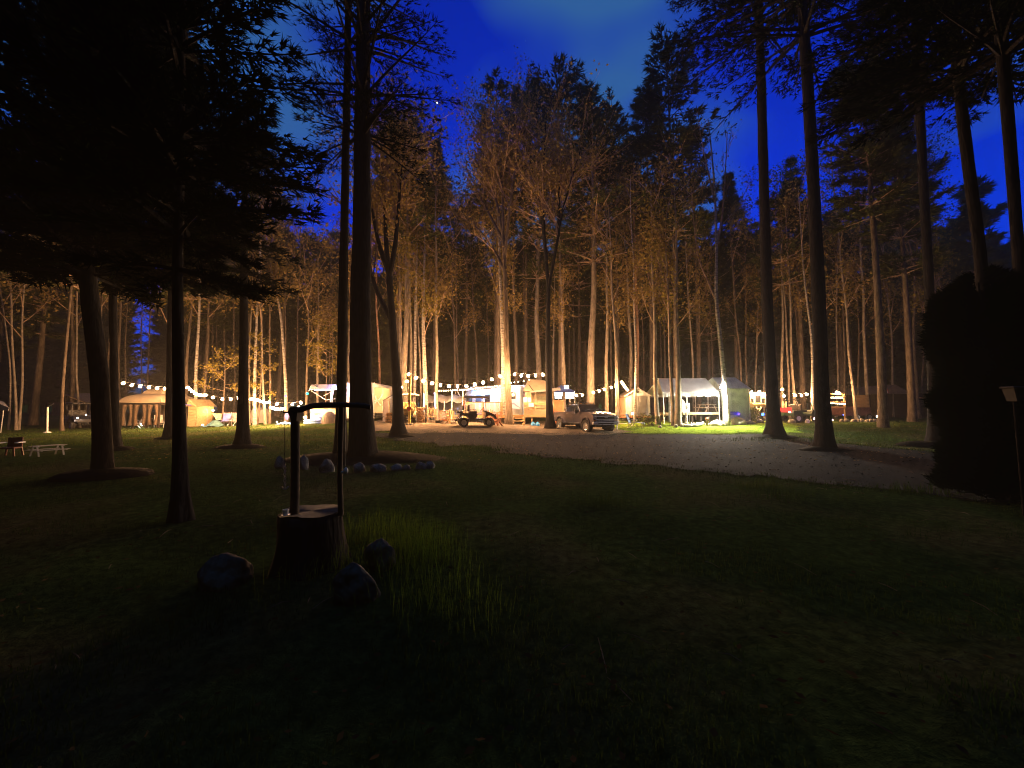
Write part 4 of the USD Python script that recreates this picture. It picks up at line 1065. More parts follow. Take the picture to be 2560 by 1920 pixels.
A('hood_bulge', trimesh.convex.convex_hull(np.array([(1.45, s * .55, 1.40) for s in (-1, 1)] + [(2.72, s * .5, 1.24) for s in (-1, 1)] + [(1.55, s * .42, 1.46) for s in (-1, 1)] + [(2.60, s * .40, 1.335) for s in (-1, 1)])), TRUCKP)
A('grille', bevel((2.915, 0, .98), (.07, 1.36, .40), .02), BLACKP)
for z, h in ((1.13, .055), (.93, .05), (.82, .04)):
    A('grille_bar', bevel((2.965, 0, z), (.05, 1.62, h), .015), SILVER)
em = Polygon([(-.13, .0), (-.11, .05), (.09, .05), (.13, .0), (.11, -.05), (-.09, -.05)])
m_ = trimesh.creation.extrude_polygon(em, .02)
m_.apply_transform(np.array([[0, 0, 1, 2.985], [1, 0, 0, 0], [0, 1, 0, 1.06], [0, 0, 0, 1.0]]))
A('emblem', m_, STEEL)
for s in (-1, 1):
    A('headlight', bevel((2.86, s * .80, 1.06), (.16, .24, .22), .03), mat('headlight_lens', (0.35, 0.35, 0.36), 0.12, vary=0.05))
    A('marker_lamp', bevel((2.90, s * .80, .87), (.10, .22, .09), .02), mat('amber_lens', (0.5, 0.2, 0.03), 0.2))
    A('bumper_end', bevel((2.90, s * .80, .67), (.22, .38, .20), .04), SILVER)
    A('tow_hook', bevel((3.0, s * .35, .56), (.12, .05, .08), .02), BLACKP)
A('bumper', bevel((2.97, 0, .72), (.14, 1.3, .06), .02), SILVER)
A('bumper', bevel((2.98, 0, .58), (.14, 1.3, .05), .02), SILVER)
A('bumper_grille', box((2.93, 0, .65), (.06, 1.3, .10)), BLACKP)
A('skid_plate', bevel((2.75, 0, .47), (.4, 1.4, .12), .04), BLACKP)
A('chassis', cat([box((0, 0, .52), (5.4, .9, .12)), rod((1.95, -.8, .43), (1.95, .8, .43), .07), rod((-1.95, -.8, .43), (-1.95, .8, .43), .08)]), BLACKP)
rail = [rod((-.75, s * .62, 2.06), (.55, s * .62, 2.06), .022) for s in (-1, 1)] + [rod((x, -.62, 2.06), (x, .62, 2.06), .022) for x in (-.7, -.3, .1, .5)] + [rod((x, s * .62, 1.94), (x, s * .62, 2.06), .02) for x in (-.7, .5) for s in (-1, 1)]
A('roof_rack', cat(rail), BLACKP)
for y in (-.45, 0, .45):
    A('roof_lamp', bevel((.50, y, 2.0), (.07, .12, .04), .015), mat('amber_lens', (0.5, 0.2, 0.03)))
A('headache_rack', cat([bevel((-1.22, 0, 1.66), (.10, 1.5, .52), .03)]), BLACKP)
for s in (-1, 1):
    A('tail_lamp', bevel((-2.97, s * .86, 1.12), (.06, .14, .38), .02), RED)
    A('bed_rail', bevel((-2.05, s * .90, 1.375), (1.8, .13, .05), .015), BLACKP)
    A('mud_flap', box((-2.42, s * .86, .38), (.03, .32, .34)), BLACKP)
    A('mud_flap', box((1.42, s * .86, .36), (.03, .32, .34)), BLACKP)

# ------------------------------------------------------------------ the travel trailer, its deck and what stands on it
Y0 = 31.0
base = P(1312, 1048, Y0)
rvz = float(terr(0, 33))
left, right = P(1160, 1010, 33.6), P(1316, 1010, 30.6)
L = np.linalg.norm((right - left)[:2]); rot = math.atan2(right[1] - left[1], right[0] - left[0])
t = T('travel_trailer', 'white travel trailer with dark windows and swoosh, bulbs along its roof', 'travel trailer', (left[0], left[1], rvz), rot)
A = lambda n, m, mt, **k: t.add(n, m, mt, local=True, **k)
prof = Polygon([(0, .62), (-.1, 1.2), (0.02, 2.2), (.35, 2.85), (.8, 2.98), (L, 3.02), (L, .62)])
A('body', extr(prof, 2.4, 1.2 + 0), TRAILERP)
A('roof_cap', bevel((L / 2 + .2, 1.2, 3.05), (L - .9, 2.3, .08), .03), mat('roof_grey', (0.4, 0.4, 0.4), .6))
A('belly', box((L / 2, 1.2, .52), (L - .3, 2.2, .2)), BLACKP)


def rvwin(x0, x1, z0, z1, parts=1):
    f = A('window', bevel(((x0 + x1) / 2, -.012, (z0 + z1) / 2), (x1 - x0 + .1, .05, z1 - z0 + .1), .02), BLACKP)
    t.add('pane', bevel(((x0 + x1) / 2, -.04, (z0 + z1) / 2), (x1 - x0, .02, z1 - z0), .008), mat('blue_reflecting_glass', (0.06, 0.12, 0.24), 0.1), parent=f, local=True)


kx = lambda px: (px - 1160) / 156.0 * L
rvwin(kx(1171), kx(1181), 1.75, 2.2)
rvwin(kx(1193), kx(1206), 1.75, 2.25)
d = A('door', bevel((kx(1223), -.02, 1.62), (.78, .06, 1.95), .02), TRAILERP)
t.add('door_window', bevel((kx(1223), -.058, 1.98), (.5, .02, .75), .02), GLASS, parent=d, local=True)
t.add('door_handle', bevel((kx(1223) + .31, -.07, 1.4), (.06, .04, .12), .01), STEEL, parent=d, local=True)
A('outside_kitchen', bevel((kx(1201), -.02, 1.30), (.95, .05, .55), .02), mat('pale_blue_panel', (0.25, 0.52, 0.75), .5))
A('door_seam', cat([box((kx(x), -.004, 1.7), (.03, .012, 2.2)) for x in (1211, 1235, 1249)]), mat('grey_trim', (0.35, 0.35, 0.38), .5))
# the slide-out with the swoosh
A('slide_out', bevel((kx(1292), -.22, 1.85), (kx(1308) - kx(1276), .5, 2.35), .03), TRAILERP)
f = A('window', bevel((kx(1291), -.48, 2.22), (.52, .05, .62), .05), BLACKP)
t.add('pane', bevel((kx(1291), -.505, 2.22), (.44, .02, .54), .04), GLASS, parent=f, local=True)
sw = Polygon([(0, 0), (.25, .28), (.6, .30), (.85, .1), (1.2, -.12), (.85, -.02), (.6, .16), (.3, .14), (.15, -.02), (.3, -.16), (.9, -.2), (1.25, -.25), (.3, -.24)]).buffer(0)
if sw.geom_type != 'Polygon':
    sw = max(sw.geoms, key=lambda q: q.area)
m_ = trimesh.creation.extrude_polygon(sw, .012)
m_.apply_transform(np.array([[1, 0, 0, kx(1279)], [0, 0, -1, -.472], [0, 1, 0, 1.30], [0, 0, 0, 1.0]]))
A('swoosh_decal', m_, mat('indigo_decal', (0.16, 0.14, 0.30), .4))
A('stripe_decal', box((kx(1292), -.475, .98), (kx(1308) - kx(1277), .01, .06)), mat('indigo_decal', (0.16, 0.14, 0.30)))
A('end_window', bevel((kx(1313.5), -.02, 2.45), (.36, .05, .85), .02), mat('violet_tinted_glass', (0.22, 0.17, 0.24), .15))
A('rain_gutter', box((L / 2 + .3, -.03, 2.93), (L - .8, .05, .05)), mat('grey_trim', (0.35, 0.35, 0.38)))
A('light_strip', box((kx(1205), -.40, 2.82), (kx(1245) - kx(1163), .03, .025)), COOL)
A('light_strip', box((kx(1292), -.60, 3.02), (kx(1308) - kx(1277), .03, .025)), COOL)
A('awning_arm', cat([beam((kx(1250), -.05, 1.2), (kx(1250), -1.3, 2.7), .04, .05), beam((kx(1166), -.05, 1.2), (kx(1166), -1.3, 2.6), .04, .05)]), WHITE)
A('awning', panel([(kx(1163), -.02, 2.86), (kx(1252), -.02, 2.95), (kx(1252), -1.5, 2.74), (kx(1163), -1.5, 2.66)], .02), mat('white_awning', (0.6, 0.6, 0.62), .7))
for k in range(2):
    wheel(t, (L * .55 + k * .85, .15, .36), .36, .22, STEEL, -1)

# grey canvas shelter behind the chairs
a, b = P(1060, 1012, 30.5), P(1166, 1012, 31.0)
t = T('canvas_shelter', 'low grey canvas shelter with sagging roof behind the rustic chairs', 'shelter', gfix((a + b) / 2))
z0 = t.loc[2]
ridge = z0 + 2.05
xs_ = np.linspace(a[0], b[0], 15)
rows = []
for yy, hz in ((30.2, 1.55), (31.4, 2.15), (33.4, 1.6)):
    rows.append(np.stack([xs_, np.full(15, yy), z0 + hz - .18 * np.sin(np.linspace(0, np.pi * 3, 15)) ** 2], 1))
v = np.array(rows).transpose(1, 0, 2).reshape(-1, 3)
t.add('roof', (v, grid_faces(15, 3)), GREYC, smooth=True)
t.add('back_wall', box(((a[0] + b[0]) / 2, 33.4, z0 + .8), (b[0] - a[0], .03, 1.6)), GREYC)
for x in (a[0], (a[0] + b[0]) / 2, b[0]):
    t.add('pole', rod((x, 30.2, z0 - .1), (x, 30.2, z0 + 1.55), .025), WHITE)
for px in (1130, 1157):
    p = P(px, 977, 28.8)
    tt = T('awning_pole', 'white awning pole under the rope light, ' + ('left' if px == 1130 else 'right') + ' one of two', 'pole', gfix(p))
    tt.add('pole', rod(gfix(p) - [0, 0, .1], p, .03), WHITE)
    tt.add('foot_plate', trimesh.creation.cylinder(.09, .03, transform=trimesh.transformations.translation_matrix(gfix(p) + [0, 0, .01])), STEEL)

# deck with rails in front of the trailer
dl, dr = P(1163, 1040, 29.8), P(1312, 1040, 28.7)
dz = P(1290, 1038, 28.8)[2]
t = T('wooden_deck', 'orange-lit wooden deck with railings in front of the travel trailer', 'deck', gfix((dl + dr) / 2))
n = 16
for k in range(n):
    u = (k + .5) / n
    y = 28.75 + u * 2.0
    t.add('plank', box(((dl[0] + dr[0]) / 2, y, dz), (dr[0] - dl[0], 2.0 / n - .012, .04)), WOOD)
t.add('fascia', box(((dl[0] + dr[0]) / 2, 28.72, dz - .11), (dr[0] - dl[0] + .02, .04, .2)), WOOD)
zr = P(1200, 1006, 28.8)[2]
xr1 = P(1255, 1010, 28.8)[0]
for z in (zr, dz + .18):
    t.add('rail', bevel(((dl[0] + xr1) / 2, 28.8, z), (xr1 - dl[0], .09, .07), .015), REDSIDE)
for k, x in enumerate(np.linspace(dl[0] + .1, xr1 - .05, 30)):
    t.add('baluster', box((x, 28.8, (zr + dz + .18) / 2), (.035, .035, zr - dz - .2)), WOODPALE)
for x in (dl[0], (dl[0] + xr1) / 2, xr1):
    t.add('post', bevel((x, 28.8, (dz + zr) / 2 + .02), (.1, .1, zr - dz + .14), .01), REDSIDE)
for x in np.linspace(dl[0] + .2, dr[0] - .2, 6):
    t.add('leg', box((x, 28.85, (dz + float(terr(x, 28.85))) / 2 - .05), (.1, .1, dz - float(terr(x, 28.85)) + .1)), WOODDARK)
t = T('wooden_steps', 'two wooden steps up to the trailer deck right of the lit maple', 'steps', gnd(1297, 28.0))
for k, (pz, yy) in enumerate(((1046.5, 28.3), (1053, 27.9))):
    a, b = P(1279, pz, yy), P(1312, pz, yy)
    t.add('tread', bevel(((a[0] + b[0]) / 2, yy + .12, a[2]), (b[0] - a[0], .3, .06), .01), WOODPALE)
for px in (1282, 1308):
    a = P(px, 1046, 28.2)
    t.add('stringer', beam((a[0], 27.75, gnd(px, 27.75)[2] + .05), (a[0], 28.65, dz - .12), .06, .2), WOOD)
t = T('metal_planter', 'shiny bluish round metal tub on the deck under the swoosh', 'tub', (P(1292, 1035, 29.3)))
c = P(1292, 1035, 29.3); c[2] = dz + .02
t.add('tub', rev([(0, 0), (.40, 0), (.46, .42), (.48, .44), (.44, .44), (.38, .05), (0, .05)], 22, 'z', c), mat('galvanised', (0.45, 0.5, 0.55), .3, metal=.8, vary=.1))
for s in (-1, 1):
    t.add('handle', trimesh.creation.torus(.06, .012, 10, 6).apply_translation(c + [s * .48, 0, .3]), STEEL)

# screened tent with the lettered awning, right of the trailer
a, b = P(1313, 1000, 29.5), P(1380, 1000, 30.5)
zt = dz
t = T('screened_tent', 'beige screened tent room with lettered grey awning right of the trailer', 'tent', (a[0], a[1], zt))
x0, x1 = a[0], b[0]
ze, zp = P(1340, 978, 29.5)[2], P(1345, 948, 31)[2]
hv = np.array([(x0, 29.5, zt), (x1, 29.5, zt), (x1, 32.2, zt), (x0, 32.2, zt), (x0, 29.5, ze), (x1, 29.5, ze), (x1, 32.2, ze), (x0, 32.2, ze)])
t.add('wall', trimesh.convex.convex_hull(hv), TAN)
rf = np.array([(x0 - .15, 29.3, ze), (x1 + .15, 29.3, ze), (x1 + .15, 32.4, ze), (x0 - .15, 32.4, ze), (x0 + .3, 30.8, zp), (x1 - .6, 30.8, zp - .1)])
t.add('roof', trimesh.convex.convex_hull(rf), TAN)
wx0, wx1 = P(1338, 1000, 29.5)[0], P(1374, 1000, 29.5)[0]
t.add('mesh_window', bevel(((wx0 + wx1) / 2, 29.48, zt + 1.0), (wx1 - wx0, .03, 1.0), .01), mat('screen_mesh', (0.20, 0.21, 0.15), .8))
q = [P(1326, 979.5, 29.3), P(1400, 973, 28.3), P(1398, 979, 28.0), P(1330, 983, 28.9)]
aw = t.add('awning', panel([P(1324, 978, 29.4), P(1400, 968, 29.4), P(1402, 975, 27.9), P(1328, 980.5, 28.6)], .02), GREYC)
tm = meshkit.text_mesh('Campsite', .17, .01)
e = tm.extents[0]
o = P(1343, 981.5, 29.42)
tm.apply_transform(np.array([[1.3 / e, .22, 0, o[0]], [0, 0, -1, 29.44], [0, 1, 0, o[2] - .06], [0, 0, 0, 1.0]]))
t.add('lettering', tm, mat('dark_print', (0.05, 0.05, 0.045), .8))
for px in (1326, 1337):
    p = P(px, 978, 29.42)
    t.add('tied_curtain', tube(curve([p, p + [.05, 0, -.7], p + [-.02, 0, -1.5]], .2), [.07, .05, .035, .05, .07, .08, .08][:len(curve([p, p + [.05, 0, -.7], p + [-.02, 0, -1.5]], .2))] if False else .07, 8), TAN)
t.add('brace', beam(P(1322, 962, 29.4), P(1333, 976, 28.6), .04, .04), WOODDARK)
# front of the tent deck: rail, bench board, lattice skirt, low board
t = T('lattice_deck', 'yellow-lit deck front with lattice skirt below the screened tent', 'deck', gnd(1345, 28.6))
xa, xb = P(1311, 1040, 28.5)[0], P(1366, 1040, 28.5)[0]
zz = lambda py: P(1340, py, 28.5)[2]
t.add('rail', bevel(((xa + xb) / 2, 28.5, zz(1010)), (xb - xa, .12, zz(1007) - zz(1013)), .02), WOODPALE)
t.add('rail', bevel(((xa + xb) / 2, 28.5, zz(1020)), (xb - xa, .1, .06), .02), WOODPALE)
t.add('front_board', bevel(((xa + xb) / 2, 28.46, zz(1040.5)), (xb - xa, .06, zz(1037.5) - zz(1043.5)), .015), WOODPALE)
lx0, lx1, lz0, lz1 = P(1318, 1030, 28.5)[0], P(1363, 1030, 28.5)[0], zz(1036), zz(1024)
hgt = lz1 - lz0
for s in (-1, 1):
    for x in np.arange(lx0 - (hgt if s > 0 else 0), lx1 + (0 if s > 0 else hgt), .17):
        p0, p1 = np.array([x, lz0]), np.array([x + s * hgt, lz1])
        pts = [(p0 + (p1 - p0) * u) for u in np.linspace(0, 1, 24)]
        pts = [p for p in pts if lx0 <= p[0] <= lx1]
        if len(pts) > 3:
            t.add('lattice_slat', beam((pts[0][0], 28.49 - .012 * s, pts[0][1]), (pts[-1][0], 28.49 - .012 * s, pts[-1][1]), .012, .035), WOODPALE)
for px in (1312, 1330, 1366):
    p = P(px, 1030, 28.52)
    t.add('post', box((p[0], 28.53, (zz(1008) + gnd(px, 28.5)[2]) / 2), (.09, .09, zz(1008) - gnd(px, 28.5)[2] + .1)), WOODPALE)
t.add('floor', box(((xa + xb) / 2, 29.6, zz(1039)), (xb - xa, 2.1, .05)), WOOD)
t = T('blue_dome', 'bright blue plastic dome shelter under the lattice deck', 'pet shelter', gnd(1338, 28.1))
c = gnd(1338, 28.1)
for s in (-1, 1):
    d_ = trimesh.creation.icosphere(3, .30)
    v = d_.vertices * [.62, .8, .95] + [s * .17, 0, 0]
    v[:, 2] = np.maximum(v[:, 2], -.02)
    t.add('shell', (v + c + [0, 0, .02], d_.faces), BLUEP, smooth=True)
one('notice_board', pbox(1321.5, 1008, 1334, 1018, 28.4, .03), WHITE, 'white notice plaque with a grey line hung on the deck rail', 'sign')
t = T('hanging_towels', 'white towels hung on the rail right of the trailer slide-out', 'towels', P(1317, 1004, 28.7))
t.add('towel', pbox(1309, 993, 1318, 1006, 28.6, .05, .02), WHITE)
t.add('towel', pbox(1319.5, 994, 1327, 1006, 28.62, .04, .02), WHITE)
t = T('blue_canopy', 'small blue canopy behind the pickup bed with white lamps under it', 'canopy', gnd(1415, 31))
za, zb = P(1400, 978, 30.5)[2], P(1400, 962, 31.5)[2]
xa, xb = P(1380, 975, 30.5)[0], P(1436, 975, 30.5)[0]
t.add('canopy', trimesh.convex.convex_hull(np.array([(xa, 30.3, za), (xb, 30.3, za), (xb, 33, za), (xa, 33, za), ((xa + xb) / 2, 31.6, zb)])), BLUEC)
for x in (xa, xb):
    for y in (30.35, 32.9):
        t.add('pole', rod((x, y, float(terr(x, y)) - .1), (x, y, za), .025), WHITE)
for px0, px1, lab in ((1386, 1406, 'left'), (1413, 1436, 'right')):
    t = T('lamp_sign', f'blazing white lit box sign under the blue canopy, {lab} one of two', 'lit sign', P((px0 + px1) / 2, 988, 30.2))
    t.add('lit_face', pbox(px0, 980, px1, 990, 30.2, .1), glow('white_box_glow', (0.9, 0.95, 1.0), 0.22))
    t.add('lower_face', pbox(px0 + 1.5, 990.3, px1 - 1.5, 997, 30.21, .1), glow('white_box_glow', (0.9, 0.95, 1.0), 0.22))
    t.add('print_line', pbox(px0 + 5, 990.8, px1 - 4, 991.6, 30.195, .01, .002), mat('grey_blue_print', (0.12, 0.16, 0.3)))
    p = P((px0 + px1) / 2, 997, 30.25)
    t.add('post', rod(gfix(p) - [0, 0, .1], p, .03), STEEL)
t = T('spot_lamp', 'tilted square white lamp right of the blue canopy top', 'lamp', P(1416, 968, 29.8))
p = P(1416, 968, 29.8)
t.add('face', bevel(p, (.32, .05, .26), .02, 0), WHITEG)
t.add('housing', bevel(p + [0, .06, 0], (.36, .05, .30), .02), STEEL)
t = T('board_fence', 'low reddish board screen behind the pickup bed', 'fence', gnd(1396, 29.6))
for k, px in enumerate(np.arange(1382, 1410, 3.0)):
    g = gnd(px, 29.6)
    top = P(px, 1000, 29.6)
    t.add('board', bevel((g[0], 29.6, (g[2] + top[2]) / 2), (.092, .03, top[2] - g[2]), .006), REDSIDE)
t.add('rail', box((gnd(1396, 29.6)[0], 29.64, P(1396, 1010, 29.6)[2]), (.95, .04, .08)), WOODDARK)
# ------------------------------------------------------------------ shed
A0, B0 = P(1563, 1040, 30.0), P(1627, 1040, 29.6)
zs = P(1595, 1039, 29.8)[2]
wd = B0[0] - A0[0]
t = T('garden_shed', 'cream resin garden shed with grey double doors behind the lawn chairs', 'shed', (A0[0], 29.8, zs - .25), math.radians(-4))
A = lambda n, m, mt, **k: t.add(n, m, mt, local=True, **k)
eave, apex, dp = 1.85, 2.42, 3.0
gab = Polygon([(0, .25), (wd, .25), (wd, eave), (wd / 2, apex), (0, eave)])
m_ = extr(gab, .08)
A('front_wall', m_, SHEDG)
for x in np.linspace(.06, wd - .06, 9):
    if not (.48 < x < wd - .40):
        A('wall_rib', box((x, -.05, 1.05), (.05, .02, 1.55)), SHEDG)
A('back_wall', extr(gab, .08, dp), SHEDG)
for x in (0.02, wd - .02):
    A('side_wall', box((x, dp / 2, (eave + .25) / 2), (.06, dp - .1, eave - .25)), mat('shed_side_orange_lit', (0.30, 0.20, 0.12), .6, vary=.1))  # orange lamplight on the shed side is put into this colour
for y in np.linspace(.25, dp - .25, 9):
    A('wall_rib', box((-.025, y, 1.0), (.03, .16, 1.45)), mat('shed_side_orange_lit', (0.30, 0.20, 0.12)))
for s in (0, 1):
    xe = -.12 if s == 0 else wd + .12
    q = [np.array([xe, -.14, eave - .08]), np.array([wd / 2, -.14, apex + .04]), np.array([wd / 2, dp + .1, apex + .04]), np.array([xe, dp + .1, eave - .08])]
    A('roof_panel', panel(q if s == 0 else q[::-1], .05), SHEDR)
    A('gable_trim', beam(q[0] + [0, -.02, .0], q[1] + [0, -.02, 0], .05, .10), SHEDG)
for k, s in enumerate((-1, 1)):
    dcx = wd / 2 + .06 + s * .30
    d = A('door', bevel((dcx, -.07, 1.08), (.58, .05, 1.55), .02), SHEDD)
    for z in (.62, 1.08, 1.54):
        t.add('door_panel', bevel((dcx, -.10, z), (.44, .02, .36), .01), SHEDD, parent=d, local=True)
    t.add('door_handle', bevel((wd / 2 + .06 + s * .07, -.115, 1.05), (.03, .04, .14), .01), STEEL, parent=d, local=True)
A('round_vent', rev([(0, -.03), (.10, -.03), (.11, 0), (0, 0)], 20, 'y', (wd / 2, -.045, apex - .26)), BLACKP)
A('base_frame', box((wd / 2, dp / 2, .19), (wd + .1, dp + .1, .12)), WOOD)
t = T('shed_ramp', 'low reddish plank step along the foot of the shed', 'step', gnd(1597, 29.2))
for k in range(3):
    a = P(1550 + 26 * k, 1043, 29.1); b = P(1574 + 26 * k, 1043, 29.1)
    t.add('plank', bevel(((a[0] + b[0]) / 2, 29.25, a[2] - .02), (b[0] - a[0], .34, .06), .01), REDSIDE)
    t.add('block', box(((a[0] + b[0]) / 2, 29.3, a[2] - .14), (.2, .2, .18)), STONE)

# ------------------------------------------------------------------ carport, deck, picnic table
x0, x1 = P(1652, 985, 27.5)[0], P(1806, 980, 26.8)[0]
yf, yb = 27.2, 30.8
ze, zr_ = P(1730, 982, 27.2)[2], P(1740, 947, 29.0)[2]
gz_ = float(terr((x0 + x1) / 2, 28))
t = T('carport', 'white canvas carport with scalloped edge lit by the flood lamp', 'carport', ((x0 + x1) / 2, yf, gz_))
ym = (yf + yb) / 2


def roofgrid(y_a, z_a, y_b, z_b, n=26):
    xs2 = np.linspace(x0, x1, n)
    rows = []
    for u in np.linspace(0, 1, 5):
        inset = .45 * u
        xx = x0 + inset + (x1 - x0 - inset) * np.linspace(0, 1, n)
        rows.append(np.stack([xx, np.full(n, y_a + (y_b - y_a) * u), z_a + (z_b - z_a) * u - .05 * np.abs(np.sin(np.linspace(0, 6 * np.pi, n))) * math.sin(np.pi * u)], 1))
    return np.array(rows).transpose(1, 0, 2).reshape(-1, 3), grid_faces(n, 5)


CP_ = mat('white_canvas', (0.58, 0.57, 0.55), .75, vary=.1, scale=1.2, bump=.02, bscale=2.0)
t.add('front_roof', roofgrid(yf, ze, ym, zr_), CP_, smooth=True)
t.add('rear_roof', roofgrid(yb, ze, ym, zr_), CP_, smooth=True)
val = []
nsc = 20
for k in range(nsc):
    u0, u1 = x0 + (x1 - x0) * k / nsc, x0 + (x1 - x0) * (k + 1) / nsc - .015
    dd = .30 + .04 * math.sin(k * 1.7)
    t.add('valance_flap', box(((u0 + u1) / 2, yf - .02, ze - dd / 2 + .03), (u1 - u0, .015, dd)), CP_)
t.add('rear_valance', box(((x0 + x1) / 2, yb, ze - .1), (x1 - x0, .02, .25)), CP_)
for x in (x0 + .08, P(1717, 1000, yf)[0], P(1798, 1000, yf)[0]):
    t.add('post', rod((x, yf + .04, float(terr(x, yf)) - .1), (x, yf + .04, ze), .035), WHITE)
for x in (x0 + .3, P(1770, 1000, yb)[0], x1):
    t.add('post', rod((x, yb, float(terr(x, yb)) - .1), (x, yb, ze), .035), WHITE)
t.add('truss', cat([rod((x0, yf + .04, ze), (x1, yf + .04, ze), .025), rod((x0, ym, zr_), (x1, ym, zr_), .025), rod((x0, yb, ze), (x1, yb, ze), .025)]), WHITE)
ca, cb = P(1672, 985, 27.35)[0], P(1697, 985, 27.35)[0]
wv = []
for px in (1672, 1700):
    pass
cur = np.linspace(0, 1, 13)
cv = np.concatenate([np.stack([ca + (cb - ca) * cur, 27.5 + .10 * np.sin(cur * 26), np.full(13, z)], 1) for z in (ze, ze - .8, gz_ + .1)]).reshape(3, 13, 3)
t.add('side_curtain', (cv.reshape(-1, 3), grid_faces(3, 13)), mat('pale_blue_canvas', (0.42, 0.45, 0.52), .8, vary=.08), smooth=True)
cv = np.stack([P(1705, 998, 27.5), P(1705, 1042, 27.5), P(1724, 1030, 27.5), P(1710, 1003, 27.5)])
t.add('tied_curtain', panel(cv, .03), CP_)

t = T('white_shelter_tent', 'pale canvas gable tent right of the flood-lit birch', 'tent', gfix(P(1838, 1040, 27.8)))
xa, xb = P(1806, 1000, 27.4)[0], P(1866, 1000, 27.8)[0]
zt0, zt1, gt = P(1840, 972, 27.6)[2], P(1851, 944, 29)[2], float(terr(xb, 27.6))
GC2 = mat('greenish_white_canvas', (0.50, 0.53, 0.50), .8, vary=.1, scale=1.2, bump=.02, bscale=2.0)
fl = []
for k in range(7):
    u0, u1 = xa + (xb - xa) * k / 7, xa + (xb - xa) * (k + 1) / 7
    fl.append(None)
    t.add('wall_drop', panel([(u0, 27.5 + .03 * (k % 2), gt + .05), (u1, 27.5 + .03 * ((k + 1) % 2), gt + .05), (u1, 27.5, zt0), (u0, 27.5, zt0)], .02), GC2)
t.add('side_wall', panel([(xb, 27.5, gt), (xb, 31, gt + .1), (xb, 31, zt0), (xb, 29.2, zt1), (xb, 27.5, zt0)], .02), GC2)
t.add('roof', cat([panel([(xa - .1, 27.35, zt0 - .03), (xb + .1, 27.35, zt0 - .03), (xb + .05, 29.2, zt1), (xa + .3, 29.2, zt1)], .03)]), GC2)
t.add('rear_roof', panel([(xa + .3, 29.2, zt1), (xb + .05, 29.2, zt1), (xb + .1, 31.1, zt0), (xa - .1, 31.1, zt0)], .03), GC2)
t.add('corner_pole', rod((xb, 27.46, gt - .1), (xb, 27.46, zt0), .035), WHITE)
t.add('blue_skirt', pbox(1826, 1029, 1849, 1037, 27.4, .04), mat('ultramarine_tarp', (0.10, 0.07, 0.55), .6))
p = P(1848, 1035, 27.2)
lamp_post_bulb('solar_light', 'deep blue light at the corner foot of the pale tent', 1847, 1035, 27.2, .07, glow('deep_blue_glow', (0.05, 0.02, 1.0), 0.7))

# platform under the carport
xa, xb = P(1706, 1034, 27.4)[0], P(1798, 1031, 27.4)[0]
zd = P(1750, 1030.5, 27.4)[2]
t = T('carport_deck', 'orange timber platform under the carport holding the picnic table', 'deck', gfix(((xa + xb) / 2, 27.4, 0)))
t.add('front_board', bevel(((xa + xb) / 2, 27.32, zd - .09), (xb - xa, .05, .18), .01), WOODPALE)
for k in range(14):
    t.add('plank', box(((xa + xb) / 2, 27.47 + k * .2, zd - .02), (xb - xa, .185, .04)), WOOD)
for x in np.linspace(xa + .1, xb - .1, 5):
    t.add('leg', box((x, 27.45, (zd + float(terr(x, 27.45))) / 2 - .1), (.1, .1, zd - float(terr(x, 27.45)))), WOODDARK)
t = T('low_deck', 'short orange timber deck edge between the shed and the twin trunks', 'deck', gnd(1660, 28.6))
a, b = P(1651, 1035, 28.6), P(1675, 1035, 28.6)
t.add('board', bevel(((a[0] + b[0]) / 2, 28.6, a[2]), (b[0] - a[0], .06, .2), .01), WOODPALE)
for k in range(8):
    t.add('plank', box(((a[0] + b[0]) / 2, 28.75 + .2 * k, a[2] + .09), (b[0] - a[0], .185, .03)), WOOD)
for x in (a[0] + .1, b[0] - .1):
    t.add('leg', box((x, 28.66, (a[2] + float(terr(x, 28.66))) / 2), (.1, .08, a[2] - float(terr(x, 28.66)) + .1)), WOODDARK)


def picnic_table(name, label, loc, rz, s, m):
    t = T(name, label, 'picnic table', loc, rz)
    A = lambda n, q, **k: t.add(n, q, m, local=True, **k)
    for k in range(5):
        A('top_plank', bevel((-.30 * s + k * .15 * s, 0, .74 * s), (.14 * s, 1.7 * s, .04 * s), .006))
    for sx in (-1, 1):
        for k in range(2):
            A('bench_plank', bevel((sx * (.62 + k * .15) * s, 0, .44 * s), (.14 * s, 1.7 * s, .04 * s), .006))
    for y in (-.62 * s, .62 * s):
        for sx in (-1, 1):
            A('leg', beam((sx * .25 * s, y, .72 * s), (sx * .58 * s, y, 0), .04 * s, .09 * s))
        A('bench_bearer', beam((-.80 * s, y + .045 * s, .40 * s), (.80 * s, y + .045 * s, .40 * s), .04 * s, .09 * s))
        A('top_bearer', beam((-.36 * s, y + .045 * s, .69 * s), (.36 * s, y + .045 * s, .69 * s), .04 * s, .09 * s))
    return t


